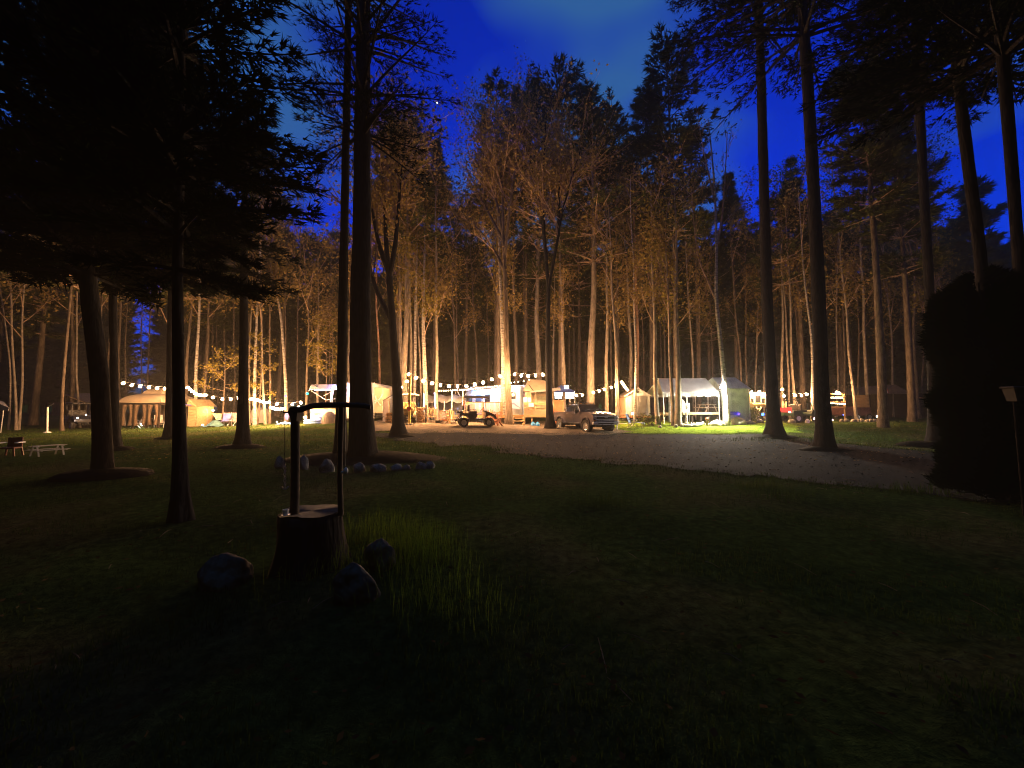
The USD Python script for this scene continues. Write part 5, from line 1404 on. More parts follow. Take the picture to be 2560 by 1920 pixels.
c = P(1773, 1031, 28.0)
picnic_table('picnic_table', 'weathered picnic table seen end-on on the carport platform', (c[0], 28.3, zd), math.radians(8), .80, mat('grey_weathered_timber', (0.34, 0.29, 0.23), .85, vary=.2))
c = gnd(118, 12.2)
picnic_table('picnic_table', 'small white picnic table on the dim grass at left', c, math.radians(-18), .44, mat('greyed_white_paint', (0.36, 0.35, 0.34), .7))
c = gnd(24, 12.0)
t = T('child_chair', 'small dark red chair with two pale armrests at the left edge', 'chair', c, .4)
RED2 = mat('dull_red_plastic', (0.10, 0.015, 0.012), .6)
t.add('seat', bevel((0, 0, .26), (.36, .36, .05), .015), RED2, local=True)
t.add('back', bevel((0, .18, .42), (.34, .05, .34), .02), RED2, local=True)
for s in (-1, 1):
    t.add('armrest', bevel((s * .21, 0, .43), (.09, .32, .035), .015), WHITEP, local=True)
    for y in (-.15, .15):
        t.add('leg', beam((s * .16, y, .26), (s * .2, y * 1.2, 0), .035, .035), RED2, local=True)

# picture board, boulders, the white edging, a small post
t = T('picture_board', 'white board with dark emblem on a post before the carport', 'sign', gnd(1718, 26.4))
g = gnd(1718, 26.4)
t.add('post', rod(g - [0, 0, .1], P(1716.5, 984, 26.4), .03), WHITE)
t.add('board', pbox(1711.5, 1008.5, 1724, 1027, 26.3, .04), mat('cream_board', (0.62, 0.56, 0.40), .6, vary=.05))
for dx, dy, r in ((-1.3, -3, 1.3), (1.2, -3.6, 1.4), (-.6, .2, 1.5), (1.2, 1.2, 1.1), (-.8, 3.2, 1.3), (.6, 4.4, 1.0)):
    p = P(1717.5 + dx, 1018 + dy, 26.29)
    t.add('emblem', trimesh.creation.cylinder(r / F * 26.3, .012, sections=10, transform=trimesh.transformations.translation_matrix(p) @ trimesh.transformations.rotation_matrix(np.pi / 2, [1, 0, 0])), mat('dark_print', (0.05, 0.05, 0.045)))
for px in (1713.5, 1723.5):
    p = P(px, 1027, 26.35)
    t.add('leg', rod(gfix(p) - [0, 0, .1], p, .014), STEEL)


def boulder(label, px, py0, py1, wpx, Y, seed, m=STONE, group=None, name='boulder', amp=.22, category='boulder', cut=5):
    a, b = P(px, py1, Y), P(px, py0, Y)
    h = b[2] - a[2]
    s = np.array((wide(px, wpx, Y) / 2, wide(px, wpx, Y) / 2 * .75, max(h * .80, .04))) * .95
    g = gfix(a)
    v, f_ = blob((0, 0, 0), (1, 1, 1), seed, 4, amp)
    # a few flat broken faces
    rg = np.random.default_rng(seed)
    for _ in range(cut):
        nn = rg.normal(0, 1, 3); nn /= np.linalg.norm(nn)
        dd = v @ nn - rg.uniform(.62, .9)
        v = v - np.outer(np.maximum(dd, 0) * .6, nn)
    v += (.05 * (meshkit.fbm(v * 5 + seed, 3, seed) - .5))[:, None] * v
    return one(name, (v * s + [a[0], Y, g[2] + h * .92 - s[2]], f_), m, label, category, group, smooth=True)


boulder('big pale boulder left of the flood-lit birch', 1793, 1046, 1063, 46, 26.0, 1)
boulder('broad grey boulder right of the flood-lit birch', 1848, 1040, 1062, 46, 26.6, 2)
boulder('low rounded boulder right of the broad grey one', 1878, 1048.5, 1058, 30, 27.0, 3)
boulder('flat pale stone under the platform, left one', 1768, 1041, 1046.5, 17, 26.9, 4)
boulder('flat pale stone under the platform, right one', 1784, 1041, 1046.5, 17, 26.9, 5)
boulder('long low stone behind the broad grey boulder', 1856, 1036.5, 1041, 20, 27.5, 6)
for k, (px, py, w, lab) in enumerate([(1717, 1054, 12, 'rounded stone at the foot of the picture board'), (1728, 1052.5, 8, 'second stone right of the picture board'), (1735, 1053.5, 8, 'third small stone right of the picture board'),
                                      (1742, 1054.5, 9, 'fourth small stone right of the picture board'), (1760, 1053, 10, 'stone beside the small brown-topped post'), (1690, 1067, 14, 'lit stone at the foot of the twin trunks, left'),
                                      (1706, 1068, 13, 'lit stone at the foot of the twin trunks, right'), (1650, 1068, 12, 'lit stone at the root of the trunk right of the lawn chairs'), (1630, 1048, 10, 'stone by the corner of the shed')]):
    boulder(lab, px, py - 5, py + 3, w, 25.3 if py > 1060 else 26.5, 20 + k)
t = T('white_edging', 'bright white log edging curving over the lawn before the boulders', 'edging', gnd(1735, 25.4))
q = curve([gnd(1702, 26.2) + [0, 0, .12], gnd(1713, 25.3) + [0, 0, .10], gnd(1730, 25.2) + [0, 0, .09], gnd(1746, 25.4) + [0, 0, .14], gnd(1759, 25.7) + [0, 0, .20]], .2)
t.add('log', tube(q, .12, 10), mat('pale_log', (0.42, 0.40, 0.36), .8), smooth=True)
t = T('marker_post', 'short pale post with reddish top among the boulders', 'post', gnd(1768, 25.6))
g = gnd(1768, 25.6)
t.add('post', bevel(g + [0, 0, .28], (.13, .1, .62), .015), WOODPALE)
t.add('top', bevel(g + [0, 0, .52], (.2, .14, .16), .03), REDSIDE)


# ------------------------------------------------------------------ lawn chairs, rustic seats, firewood
def camp_chair(name, label, px, Y, rz, m, lounge=False):
    t = T(name, label, 'chair', gnd(px, Y), rz)
    A = lambda n, q, mt=m: t.add(n, q, mt, local=True)
    A('seat', panel([(-.26, -.25, .40), (.26, -.25, .40), (.25, .22, .34), (-.25, .22, .34)], .025))
    A('back', panel([(-.26, .22, .36), (.26, .22, .36), (.26, .46, .98), (-.26, .46, .98)], .025))
    for s in (-1, 1):
        A('arm', bevel((s * .31, 0, .60), (.05, .5, .03), .01), STEEL)
        A('leg', beam((s * .29, -.28, .0), (s * .29, .2, .62), .022, .022), STEEL)
        A('leg', beam((s * .29, .34, .0), (s * .29, -.2, .60), .022, .022), STEEL)
    if lounge:
        A('foot_rest', panel([(-.24, -.72, .36), (.24, -.72, .36), (.25, -.26, .40), (-.25, -.26, .40)], .025))
        for s in (-1, 1):
            A('leg', beam((s * .24, -.70, 0), (s * .24, -.68, .37), .022, .022), STEEL)
    return t


BLUG = mat('blue_grey_fabric', (0.10, 0.15, 0.24), .8, vary=.1)
camp_chair('lounge_chair', 'blue-grey folding lounge chair on the lawn before the shed', 1583, 25.6, .9, BLUG, True)
t = T('low_table', 'low grey metal camp table left of the lounge chair', 'table', gnd(1561, 25.2))
g = gnd(1561, 25.2)
for k in range(5):
    t.add('slat', box(g + [0, -.24 + k * .12, .36], (.86, .10, .025)), STEEL)
for sx in (-1, 1):
    for sy in (-1, 1):
        t.add('leg', rod(g + [sx * .4, sy * .24, -.05], g + [sx * .38, sy * .22, .35], .014), STEEL)
t = T('white_side_post', 'short white post lamp left of the low camp table, unlit', 'post', gnd(1543, 24.6))
g = gnd(1543, 24.6)
t.add('post', rod(g - [0, 0, .05], g + [0, 0, .78], .05), WHITE)
t.add('cap', trimesh.creation.icosphere(2, .09).apply_translation(g + [0, 0, .82]), WHITE)
lamp_post_bulb('lantern', 'vivid blue-white lantern standing before the shed', 1582, 1034, 26.6, .085, glow('blue_lantern_glow', (0.10, 0.35, 1.0), 1.6))


def slat_chair(label, px, Y, rz, m, s=1.0, rock=False):
    t = T('wooden_armchair', label, 'chair', gnd(px, Y), rz)
    A = lambda n, q: t.add(n, q, m, local=True)
    for k in range(5):
        A('seat_slat', bevel((0, (-.26 + .12 * k) * s, (.38 - .025 * k) * s), (.54 * s, .105 * s, .025), .006))
    for k in range(5):
        x = (-.22 + .11 * k) * s
        A('back_slat', beam((x, .22 * s, .30 * s), (x * 1.25, .50 * s, (1.06 - .08 * abs(k - 2)) * s), .02, .09 * s))
    for sx in (-1, 1):
        A('armrest', bevel((sx * .34 * s, -.02, .60 * s), (.13 * s, .66 * s, .03), .01))
        A('leg', beam((sx * .32 * s, -.30 * s, -.03), (sx * .32 * s, -.28 * s, .60 * s), .09 * s, .05))
        A('leg', beam((sx * .30 * s, .45 * s, -.03), (sx * .30 * s, -.2 * s, .36 * s), .03, .10 * s))
    return t


slat_chair('tan slatted armchair right of the pale crate, facing left', 1131, 26.8, .55, mat('sand_timber', (0.42, 0.27, 0.13), .8, vary=.15))
slat_chair('orange slatted armchair right of the black golf cart', 1240, 26.3, -.5, REDSIDE)
slat_chair('orange-red armchair partly behind the black golf cart', 1228, 27.6, .2, REDSIDE, 1.05)
t = T('rustic_chair', 'bent-willow rustic chair with rounded back by the teal light tube', 'chair', gnd(1079, 27.0), .25)
A = lambda n, q, mt=None: t.add(n, q, mt or mat('willow', (0.33, 0.21, 0.11), .85, vary=.25), local=True)
for r in (.36, .30):
    a = np.linspace(0, np.pi, 13)
    A('hoop', tube(np.stack([r * np.cos(a), np.full(13, .30) + .12 * np.sin(a), .55 + .62 * np.sin(a) * r / .36], 1), .022, 6))
for x in np.linspace(-.24, .24, 5):
    A('back_rod', rod((x, .24, .40), (x * .8, .42, 1.08 - abs(x) * .6), .018, 6))
for k in range(6):
    A('seat_rod', rod((-.30, -.28 + .1 * k, .42), (.30, -.28 + .1 * k, .42), .022, 6))
for sx in (-1, 1):
    for y in (-.28, .28):
        A('leg', rod((sx * .30, y, -.03), (sx * .31, y, .62), .028, 7))
    A('armrest', tube(curve([(sx * .31, -.34, .60), (sx * .36, 0, .64), (sx * .33, .32, .60)], .1), .026, 6))
t = T('slatted_crate', 'pale slatted crate bench between the rustic chair and tan armchair', 'crate', gnd(1110, 27.3))
g = gnd(1110, 27.3)
for k in range(4):
    t.add('slat', bevel(g + [0, -.22, .18 + .2 * k], (.56, .025, .13), .006), mat('grey_violet_slat', (0.36, 0.29, 0.27), .8) if k else REDSIDE)
    t.add('slat', bevel(g + [0, .22, .18 + .2 * k], (.56, .025, .13), .006), WOODPALE)
for sx in (-1, 1):
    for y in (-.2, .2):
        t.add('post', box(g + [sx * .27, y, .42], (.06, .06, .95)), WOODPALE)
t.add('top', bevel(g + [0, 0, .88], (.64, .5, .04), .01), mat('grey_violet_slat', (0.36, 0.29, 0.27)))
t = T('fire_bowl', 'small dark fire bowl on the ground by the rustic chair', 'fire bowl', gnd(1097, 26.6))
t.add('bowl', rev([(0, .05), (.18, .06), (.30, .22), (.32, .24), (.28, .24), (.16, .1), (0, .09)], 18, 'z', gnd(1097, 26.6)), BLACKP)
t.add('foot', rev([(.2, 0), (.22, 0), (.2, .07), (.18, .07), (.2, 0)], 12, 'z', gnd(1097, 26.6)), BLACKP)

t = T('firewood_stack', 'tall stack of split firewood lit orange beside the tan golf cart', 'firewood', gnd(1051, 27.0))
g = gnd(1051, 27.0)
rng = np.random.default_rng(5)
for r in range(9):
    nn = 5 - (r % 2)
    for k in range(nn):
        a = rng.uniform(0, 6.28)
        poly = Polygon([(.085 * math.cos(a + q) * rng.uniform(.75, 1.1), .07 * math.sin(a + q) * rng.uniform(.75, 1.1)) for q in (0, 1.7, 3.1, 4.6)])
        m_ = extr(poly, .42 + rng.uniform(-.04, .04), rng.uniform(-.04, .04))
        m_.apply_translation(g + [(-.28 + .14 * k + .07 * (r % 2)), 0, .08 + r * .125])
        t.add('log', m_, LOGM)
for sx in (-1, 1):
    t.add('stake', box(g + [sx * .40, 0, .62], (.05, .3, 1.3)), WOODDARK)
t = T('log_pile', 'dark pile of round logs with cut ends beside the grey panel', 'firewood', gnd(977, 26.6))
g = gnd(977, 26.6)
for r in range(6):
    for k in range(5 - r // 2):
        x = -.26 + .135 * k + .067 * (r % 2)
        rr2 = rng.uniform(.055, .075)
        p = g + [x, rng.uniform(-.03, .03), .07 + r * .12]
        l_ = t.add('log', rod(p - [0, .25, 0], p + [0, .25, 0], rr2, 9), BARK)
        t.add('cut_end', trimesh.creation.cylinder(rr2 * .9, .012, sections=9, transform=trimesh.transformations.translation_matrix(p - [0, .255, 0]) @ trimesh.transformations.rotation_matrix(np.pi / 2, [1, 0, 0])), LOGM, parent=l_)
t = T('panel_fence', 'grey-violet panel fence with slanted cap left of the dark maple', 'fence', gnd(963, 27.2))
for k in range(6):
    px = 957.5 + k * 2.4
    g, top = gnd(px, 27.2), P(px, 1003 - k * .6, 27.2)
    t.add('board', box((g[0], 27.2, (g[2] + top[2]) / 2), (.066, .03, top[2] - g[2] + .05)), mat('lilac_grey_board', (0.33, 0.28, 0.28), .8, vary=.1))
t.add('cap', beam(P(957, 1002, 27.1), P(982, 987, 27.1), .06, .05), STEEL)

# the yellow post with lettering and the red sign
t = T('lettered_post', 'tall yellow post with vertical lettering and a small red sign', 'sign post', gnd(1023, 25.4))
g = gnd(1023, 25.4)
t.add('post', bevel((g[0], 25.4, (g[2] + P(1021, 941, 25.4)[2]) / 2), (.15, .12, P(1021, 941, 25.4)[2] - g[2] + .1), .012), YEL)
for k, ch in enumerate('WELCOME'):
    tm = meshkit.text_mesh(ch, .085, .008)
    c = tm.bounds.mean(0)
    p = P(1022, 966 + k * 4.0, 25.33)
    tm.apply_transform(np.array([[1, 0, 0, p[0] - c[0]], [0, 0, -1, 25.338], [0, 1, 0, p[2] - c[1]], [0, 0, 0, 1.0]]))
    t.add('letter', tm, mat('dark_print', (0.05, 0.05, 0.045)))
hx = P(1022.5, 1021, 25.3)
hp_ = Polygon([(0, -.20), (.13, -.06), (.15, .05), (.09, .12), (0, .07), (-.09, .12), (-.15, .05), (-.13, -.06)])
m_ = extr(hp_, .03)
m_.apply_translation(hx)
t.add('red_sign', m_, RED)
t.add('red_bar', box(P(1022.5, 1006, 25.31), (.09, .03, .30)), mat('dark_red_paint', (0.20, 0.015, 0.015), .5))
for k, px in enumerate((1018, 1028)):
    t.add('base_stone', blob(gnd(px, 25.2) + [0, 0, .06], (.11, .1, .10), 60 + k, 2), STONE)

# ------------------------------------------------------------------ gazebo and what is round it at left
c = gnd(398, 30.2)
t = T('gazebo', 'tan double-roofed gazebo with gathered side curtains under the bulb string', 'gazebo', c)
hw, hd = 57 / F * 30.2 / 1.12, 1.75
ze = P(385, 1006, 30.2 - hd)[2]
z1, z2, z3 = P(385, 984, 30.2)[2], P(385, 985, 30.2)[2], P(385, 970, 30.2)[2]


def hip(x, y, za, xb, yb, zb, bulge, n=9):
    """Four curved hip panels from an eave rectangle to a smaller one."""
    out = []
    for s0, s1 in (((-1, -1), (1, -1)), ((1, -1), (1, 1)), ((1, 1), (-1, 1)), ((-1, 1), (-1, -1))):
        rows = []
        for u in np.linspace(0, 1, n):
            b = bulge * math.sin(np.pi * u)
            e = lambda s: np.array([s[0] * (x + (xb - x) * u + b), s[1] * (y + (yb - y) * u + b), za + (zb - za) * u + b * .5])
            rows.append([e(s0) + (e(s1) - e(s0)) * w - [0, 0, .05 * math.sin(np.pi * w) * (1 - u)] for w in np.linspace(0, 1, 9)])
        out.append((np.array(rows).reshape(-1, 3) + [c[0], c[1], 0], grid_faces(n, 9)))
    return out


for q in hip(hw, hd, ze, hw * .34, hd * .34, z1, .22):
    t.add('roof_panel', q, TAN, smooth=True)
for q in hip(hw * .46, hd * .46, z2, .05, .05, z3, .14):
    t.add('upper_roof_panel', q, TAN, smooth=True)
for s in (-1, 1):
    t.add('eave_beam', box((c[0], c[1] + s * (hd - .12), ze - .10), (2 * hw - .3, .08, .16)), WOODDARK)
    t.add('eave_beam', box((c[0] + s * (hw - .16), c[1], ze - .11), (.08, 2 * hd - .3, .16)), WOODDARK)
for sx in (-1, -.36, .36, 1):
    for sy in (-1, 1):
        if abs(sx) < 1 and sy > 0:
            continue
        x, y = c[0] + sx * (hw - .2), c[1] + sy * (hd - .15)
        g0 = float(terr(x, y))
        t.add('post', box((x, y, (g0 + ze) / 2 - .05), (.09, .09, ze - g0)), WOODDARK)
        for k in (-1, 1):
            if abs(sx + k * .2) > 1.05:
                continue
            zz_ = np.linspace(ze - .18, g0 + .25, 9)
            wv = .16 + .12 * np.abs(np.linspace(-1, .9, 9)) ** 1.5
            t.add('curtain', tube(np.stack([x + k * (.06 + wv * .7), np.full(9, y), zz_], 1), wv * .55, 10), mat('brown_netting', (0.10, 0.065, 0.04), .9), smooth=True)
for k in range(12):
    x = c[0] - hw + .3 + k * (2 * hw - .6) / 11
    g0 = float(terr(x, c[1] + hd - .15))
    zt_ = ze - .15
    t.add('rear_curtain', tube(np.stack([np.full(3, x), np.full(3, c[1] + hd - .12), [zt_, (zt_ + g0 + .1) / 2, g0 + .1]], 1), [.12, .13, .14], 8), TAN, smooth=True)
camp_chair('camp_chair', 'pale sling camp chair inside the gazebo', 397, 29.6, .9, mat('pale_sling', (0.5, 0.42, 0.38), .7))
camp_chair('camp_chair', 'brown camp chair at the left end of the gazebo', 339, 29.4, -1.0, BROWNC)
t = T('patio_table', 'dark patio table inside the gazebo', 'table', gnd(375, 30.0))
g = gnd(375, 30.0)
t.add('top', trimesh.creation.cylinder(.55, .04, sections=20, transform=trimesh.transformations.translation_matrix(g + [0, 0, .72])), BROWNC)
for a in range(4):
    t.add('leg', rod(g + [.4 * math.cos(a * 1.57 + .6), .4 * math.sin(a * 1.57 + .6), -.05], g + [.2 * math.cos(a * 1.57 + .6), .2 * math.sin(a * 1.57 + .6), .71], .02), BROWNC)
t = T('stacked_pots', 'pale stacked pots on the grass by the gazebo post', 'pots', gnd(413, 28.9))
g = gnd(413, 28.9)
t.add('pot', rev([(0, 0), (.10, 0), (.14, .26), (.15, .28), (0, .28)], 14, 'z', g), WHITEP)
t.add('pot', rev([(0, .30), (.08, .30), (.13, .50), (0, .50)], 14, 'z', g), WHITEP)
t = T('tool_shed', 'orange-lit plank tool shed right of the gazebo', 'shed', gnd(476, 30.0))
a, b, top = gnd(469, 30.0), gnd(489, 30.0), P(478, 1016, 30)[2]
for k in range(7):
    z = a[2] + (k + .5) * (top - a[2]) / 7
    t.add('plank', bevel(((a[0] + b[0]) / 2, 29.98, z), (b[0] - a[0], .04, (top - a[2]) / 7 - .012), .006), WOODPALE)
t.add('side_wall', box((b[0] - .02, 30.9, (top + a[2]) / 2), (.04, 1.7, top - a[2])), WOODPALE)
t.add('side_wall', box((a[0] + .02, 30.9, (top + a[2]) / 2), (.04, 1.7, top - a[2])), WOODPALE)
mid, pk = (a[0] + b[0]) / 2, P(473, 998, 30)[2]
t.add('roof', trimesh.convex.convex_hull(np.array([(a[0] - .1, 29.85, top), (b[0] + .12, 29.85, top), (a[0] - .1, 31.9, top), (b[0] + .12, 31.9, top), (mid - .2, 29.85, pk), (mid - .2, 31.9, pk)])), WOODPALE)
t.add('blue_trim', beam(P(464, 1011.5, 29.7), P(477, 1013, 29.7), .05, .10), mat('violet_trim', (0.12, 0.1, 0.5), .5))
t = T('teal_tarp', 'teal tarp heaped over gear by the lit stems', 'tarp', gnd(535, 29.5))
g = gnd(535, 29.5)
nx = 22
gx2, gy2 = np.meshgrid(np.linspace(-.75, .75, nx), np.linspace(-.5, .5, 14), indexing='ij')
hh = .55 * np.exp(-((gx2 - .1) / .5) ** 2 - (gy2 / .35) ** 2) + .10 * (meshkit.noise(np.stack([gx2 * 6, gy2 * 6, gx2 * 0], -1), 3) - .3) * np.exp(-(gx2 / .7) ** 2)
t.add('tarp', (np.stack([gx2 + g[0], gy2 + g[1], np.maximum(hh, .01) + g[2]], -1).reshape(-1, 3), grid_faces(nx, 14)), mat('teal_tarp', (0.05, 0.12, 0.13), .6, vary=.2))
t = T('cream_tarp', 'cream tarp thrown over a cart behind the teal tarp', 'tarp', gnd(543, 30.4))
t.add('cover', trimesh.convex.convex_hull(np.array([P(530, 1033, 30.2), P(554, 1034, 30.2), P(553, 1050, 30.2), P(541, 1050, 30.2), P(532, 1036, 31.4), P(554, 1036, 31.4), P(553, 1050, 31.4)])), mat('cream_tarp', (0.6, 0.55, 0.4), .7))
t.add('fold', tube(curve([P(553, 1036, 30.15), P(546, 1043, 30.1), P(540, 1050, 30.15)], .2), .02, 5), TAN)
t.add('pole', rod(gnd(518, 30.1), P(518, 1024, 30.1), .015), STEEL)
t = T('privacy_screen', 'lilac flat screen panel left of the spruce trunk', 'screen', gnd(577, 30.6))
t.add('panel', pbox(560, 1032, 598, 1056, 30.5, .05), mat('lilac_canvas', (0.34, 0.27, 0.28), .8))
for px in (560, 579, 598):
    t.add('post', rod(gnd(px, 30.45) - [0, 0, .1], P(px, 1031, 30.45), .025), STEEL)
camp_chair('camp_chair', 'blue-violet camp chair before the lilac screen', 563, 29.9, .4, mat('violet_blue_fabric', (0.14, 0.14, 0.42), .8))
camp_chair('camp_chair', 'grey camp chair right of the blue-violet one', 582, 29.8, -.2, GREYC)
t = T('water_tank', 'pale rounded tank dim behind the leaning stem', 'tank', gnd(650, 34))
t.add('tank', rev([(0, 0), (.75, 0), (.75, .8), (.68, 1.15), (.4, 1.35), (0, 1.4)], 20, 'z', gnd(650, 34)), GREYC, smooth=40)
# person-sized blue waders on the stem: an inflatable figure
t = T('blue_tarp', 'blue tarp spread low on the grass left of the wooden post', 'tarp', gnd(714, 29.5))
g = gnd(714, 29.5)
gx2, gy2 = np.meshgrid(np.linspace(-.62, .55, 18), np.linspace(-.4, .4, 10), indexing='ij')
hh = .22 * (1 - (gx2 / .7) ** 2) * np.exp(-(gy2 / .35) ** 2) + .08 * (meshkit.noise(np.stack([gx2 * 7, gy2 * 7, gx2 * 0], -1), 5) - .4)
t.add('tarp', (np.stack([gx2 + g[0], gy2 + g[1], np.maximum(hh, .01) + g[2]], -1).reshape(-1, 3), grid_faces(18, 10)), mat('sky_blue_tarp', (0.08, 0.22, 0.55), .5))
t = T('hanging_bag', 'blue-violet bag hanging on the two-toned stem left of the post', 'bag', P(716, 1036, 31.0))
t.add('bag', blob(P(717, 1040, 31.2), (.22, .14, .38), 8, 3, .15), mat('violet_blue_fabric', (0.14, 0.14, 0.42)), smooth=True)
t.add('strap', tube(curve([P(714, 1029, 31.2), P(717, 1022, 31.3), P(720, 1029, 31.2)], .1), .015, 5), BLACKP)

# ------------------------------------------------------------------ left camper with blue-lit awning
t = T('white_camper', 'white camper mostly hidden by the dark pair of trunks, awning out left', 'camper', gnd(890, 29.6))
xa, xb = P(846, 1000, 29.2)[0], P(934, 1000, 29.2)[0]
zb_, zt_ = P(890, 1046, 29.2)[2], P(890, 957, 29.2)[2]
prof = Polygon([(xa, zb_), (xb, zb_), (xb, zt_ - .1), (xb - .12, zt_), (xa + .25, zt_), (xa, zt_ - .25)])
b_ = extr(prof, 4.6)
b_.apply_translation([0, 31.5, 0])
t.add('body', b_, RVWHITE)
xs_a, xs_b = P(935, 1000, 29.0)[0], P(957, 1000, 29.0)[0]
zs0, zs1 = P(945, 1033, 29.0)[2], P(945, 968.5, 29.0)[2]
t.add('slide_out', bevel(((xs_a + xs_b) / 2, 29.9, (zs0 + zs1) / 2), (xs_b - xs_a, 1.8, zs1 - zs0), .04), mat('cream_panel', (0.58, 0.50, 0.34), .5, vary=.05))
t.add('corner_trim', box((xs_a - .02, 29.05, (P(935, 1040, 29)[2] + zt_) / 2), (.07, .07, zt_ - P(935, 1040, 29)[2])), WHITE)
t.add('roof_vent', bevel(((xa + xb) / 2 - .3, 29.6, zt_ + .1), (.4, .4, .22), .05), WHITE)
t.add('undercarriage', box(((xs_a + xs_b) / 2, 30.0, zs0 - .12), (xs_b - xs_a - .1, 1.4, .24)), BLACKP)
br = []
bp_ = [(937, 1008), (942, 1003), (947, 999), (952, 992), (957, 986)]
br.append(tube(curve([P(x, y, 28.93) for x, y in bp_], .1), .045, 6))
for q in ([(938, 990), (941, 998), (944, 1002)], [(944, 1003), (947, 1009), (952, 1012)], [(936, 1000), (940, 1003)], [(953, 993), (955, 984)], [(946, 1007), (951, 1014)]):
    br.append(tube(curve([P(x, y, 28.93) for x, y in q], .1), .035, 6))
t.add('antler_emblem', cat(br), WHITE)
for px, yy in ((850, 29.5), (930, 29.5)):
    g = gnd(px, yy)
    t.add('jack', rod(g - [0, 0, .05], [g[0], yy, zb_], .04), STEEL)
wheel(t, np.array([xa + .2, 31.6, float(terr(xa, 31.6)) + .34]) , .34, .22, STEEL, -1, rz=math.pi / 2, local=False)
AWN = mat('violet_white_awning', (0.52, 0.50, 0.56), .7, vary=.05)
pa, pb, pc_, pd = P(779, 962, 29.0), P(843, 961, 29.0), P(842, 973, 28.7), P(776, 974, 28.7)
t.add('awning', panel([pa, pb, pb + [0, 3.0, 0.1], pa + [0, 3.0, .1]], .02), AWN)
t.add('awning_valance', panel([pd, pc_, pb, pa], .02), AWN)
t.add('awning_end', panel([P(772, 978, 28.9), pd, pa, P(776, 968, 29.2)], .02), AWN)
for a_, b2 in (((777, 976), (815, 1000)), ((815, 1000), (838, 997)), ((809, 990), (836, 975)), ((784, 961), (808, 977))):
    t.add('awning_arm', beam(P(*a_, 28.85), P(*b2, 28.85), .045, .045), STEEL if a_ != (784, 961) else BLACKP)
t.add('light_strip', rod(P(836, 964, 28.6), P(842, 974, 28.6), .03), glow('blue_strip_glow', (0.12, 0.30, 1.0), 30.0))
t.add('light_strip', rod(P(786, 975, 28.75), P(832, 975, 28.75), .014), glow('violet_strip_glow', (0.25, 0.22, 1.0), 7.0))
t.add('curtain', tube(curve([P(831, 977, 28.8), P(829, 990, 28.8), P(828, 1008, 28.8)], .2), .10, 10), AWN, smooth=True)
t = T('utility_trailer', 'low tan trailer with script lettering below the blue-lit awning', 'trailer', gnd(806, 29.6))
a, b = P(774, 1055, 29.4), P(846, 1055, 29.4)
zt_ = P(800, 1020, 29.4)[2]
t.add('body', bevel(((a[0] + b[0]) / 2, 30.3, (a[2] + zt_) / 2), (b[0] - a[0], 1.8, zt_ - a[2] - .1), .05), mat('tan_panel', (0.60, 0.45, 0.24), .5, vary=.06))
tm = meshkit.text_mesh('Explorer', .16, .008)
e = tm.extents[0]
o = P(785, 1037, 29.4)
tm.apply_transform(np.array([[.5 / e, .2, 0, o[0]], [0, 0, -1, 29.395], [0, 1, 0, o[2]], [0, 0, 0, 1.0]]))
t.add('lettering', tm, mat('dark_print', (0.05, 0.05, 0.045)))
for px in (785, 838):
    wheel(t, np.array([P(px, 1050, 29.4)[0], 29.5, gnd(px, 29.5)[2] + .22]), .24, .16, STEEL, -1, local=False)
t = T('covered_grill', 'rounded dark brown cover standing below the blue-lit awning', 'cover', gnd(823, 28.8))
g = gnd(823, 28.8)
t.add('cover', trimesh.creation.icosphere(3, 1.0).apply_transform(np.diag([.58, .45, .92, 1])).apply_translation(g + [0, 0, .04]), BROWNC, smooth=True)
for k in range(5):
    x = -.4 + .2 * k
    t.add('seam', tube(np.array([g + [x * 1.02, -.45 * math.sqrt(max(0, 1 - (x / .58) ** 2 - s * s)) - .004, .04 + .92 * s] for s in np.linspace(.0, math.sqrt(max(.01, 1 - (x / .58) ** 2)) * .98, 8)]), .008, 4), BLACKP)
t = T('blue_pool', 'pale blue inflatable pool on the grass under the awning', 'pool', gnd(782, 28.9))
g = gnd(782, 28.9)
for k in range(2):
    t.add('ring', trimesh.creation.torus(.55, .09, 24, 8).apply_translation(g + [0, 0, .08 + .16 * k]), mat('pale_blue_vinyl', (0.25, 0.42, 0.75), .4))
t.add('seat', blob(g + [.45, .1, .42], (.22, .18, .2), 4, 2, .12), mat('pale_blue_vinyl', (0.25, 0.42, 0.75)))

# ------------------------------------------------------------------ far left
t = T('tent_canopy', 'pale canopy corner with splayed leg at the left edge', 'canopy', gnd(-20, 24))
q = [P(-60, 985, 24), P(22, 1019, 24), P(20, 1027, 24), P(-60, 1014, 24)]
t.add('valance', panel(q, .03), GREYC)
t.add('roof', panel([P(22, 1019, 24), P(-60, 985, 24), P(-60, 980, 26.5), P(10, 1005, 26.5)], .03), GREYC)
t.add('leg', beam(P(8, 1026, 24), gnd(1, 24) - [0, 0, .05], .05, .05), STEEL)
t.add('leg', beam(P(-58, 1014, 24), gnd(-62, 24) - [0, 0, .05], .05, .05), STEEL)
t = T('lamp_post', 'slim white lamp post with a dark arm at far left', 'lamp post', gnd(118, 24.5))
g = gnd(118, 24.5)
t.add('post', rod(g - [0, 0, .1], P(119, 1018, 24.5), .05, 10), WHITE)
t.add('arm', beam(P(119, 1017, 24.5), P(134, 1009, 24.5), .05, .04), STEEL)
t.add('foot', rev([(0, 0), (.2, 0), (.14, .06), (.06, .1), (0, .1)], 14, 'z', g), WHITE)
t = T('lean_to', 'dark open lean-to shelter with a sloping roof edge at far left', 'shelter', gnd(185, 31))
a, b = P(160, 988, 30), P(217, 1008, 30)
t.add('roof', panel([a, b, b + [0, 3, .3], a + [0, 3, .3]], .08), SHEDR)
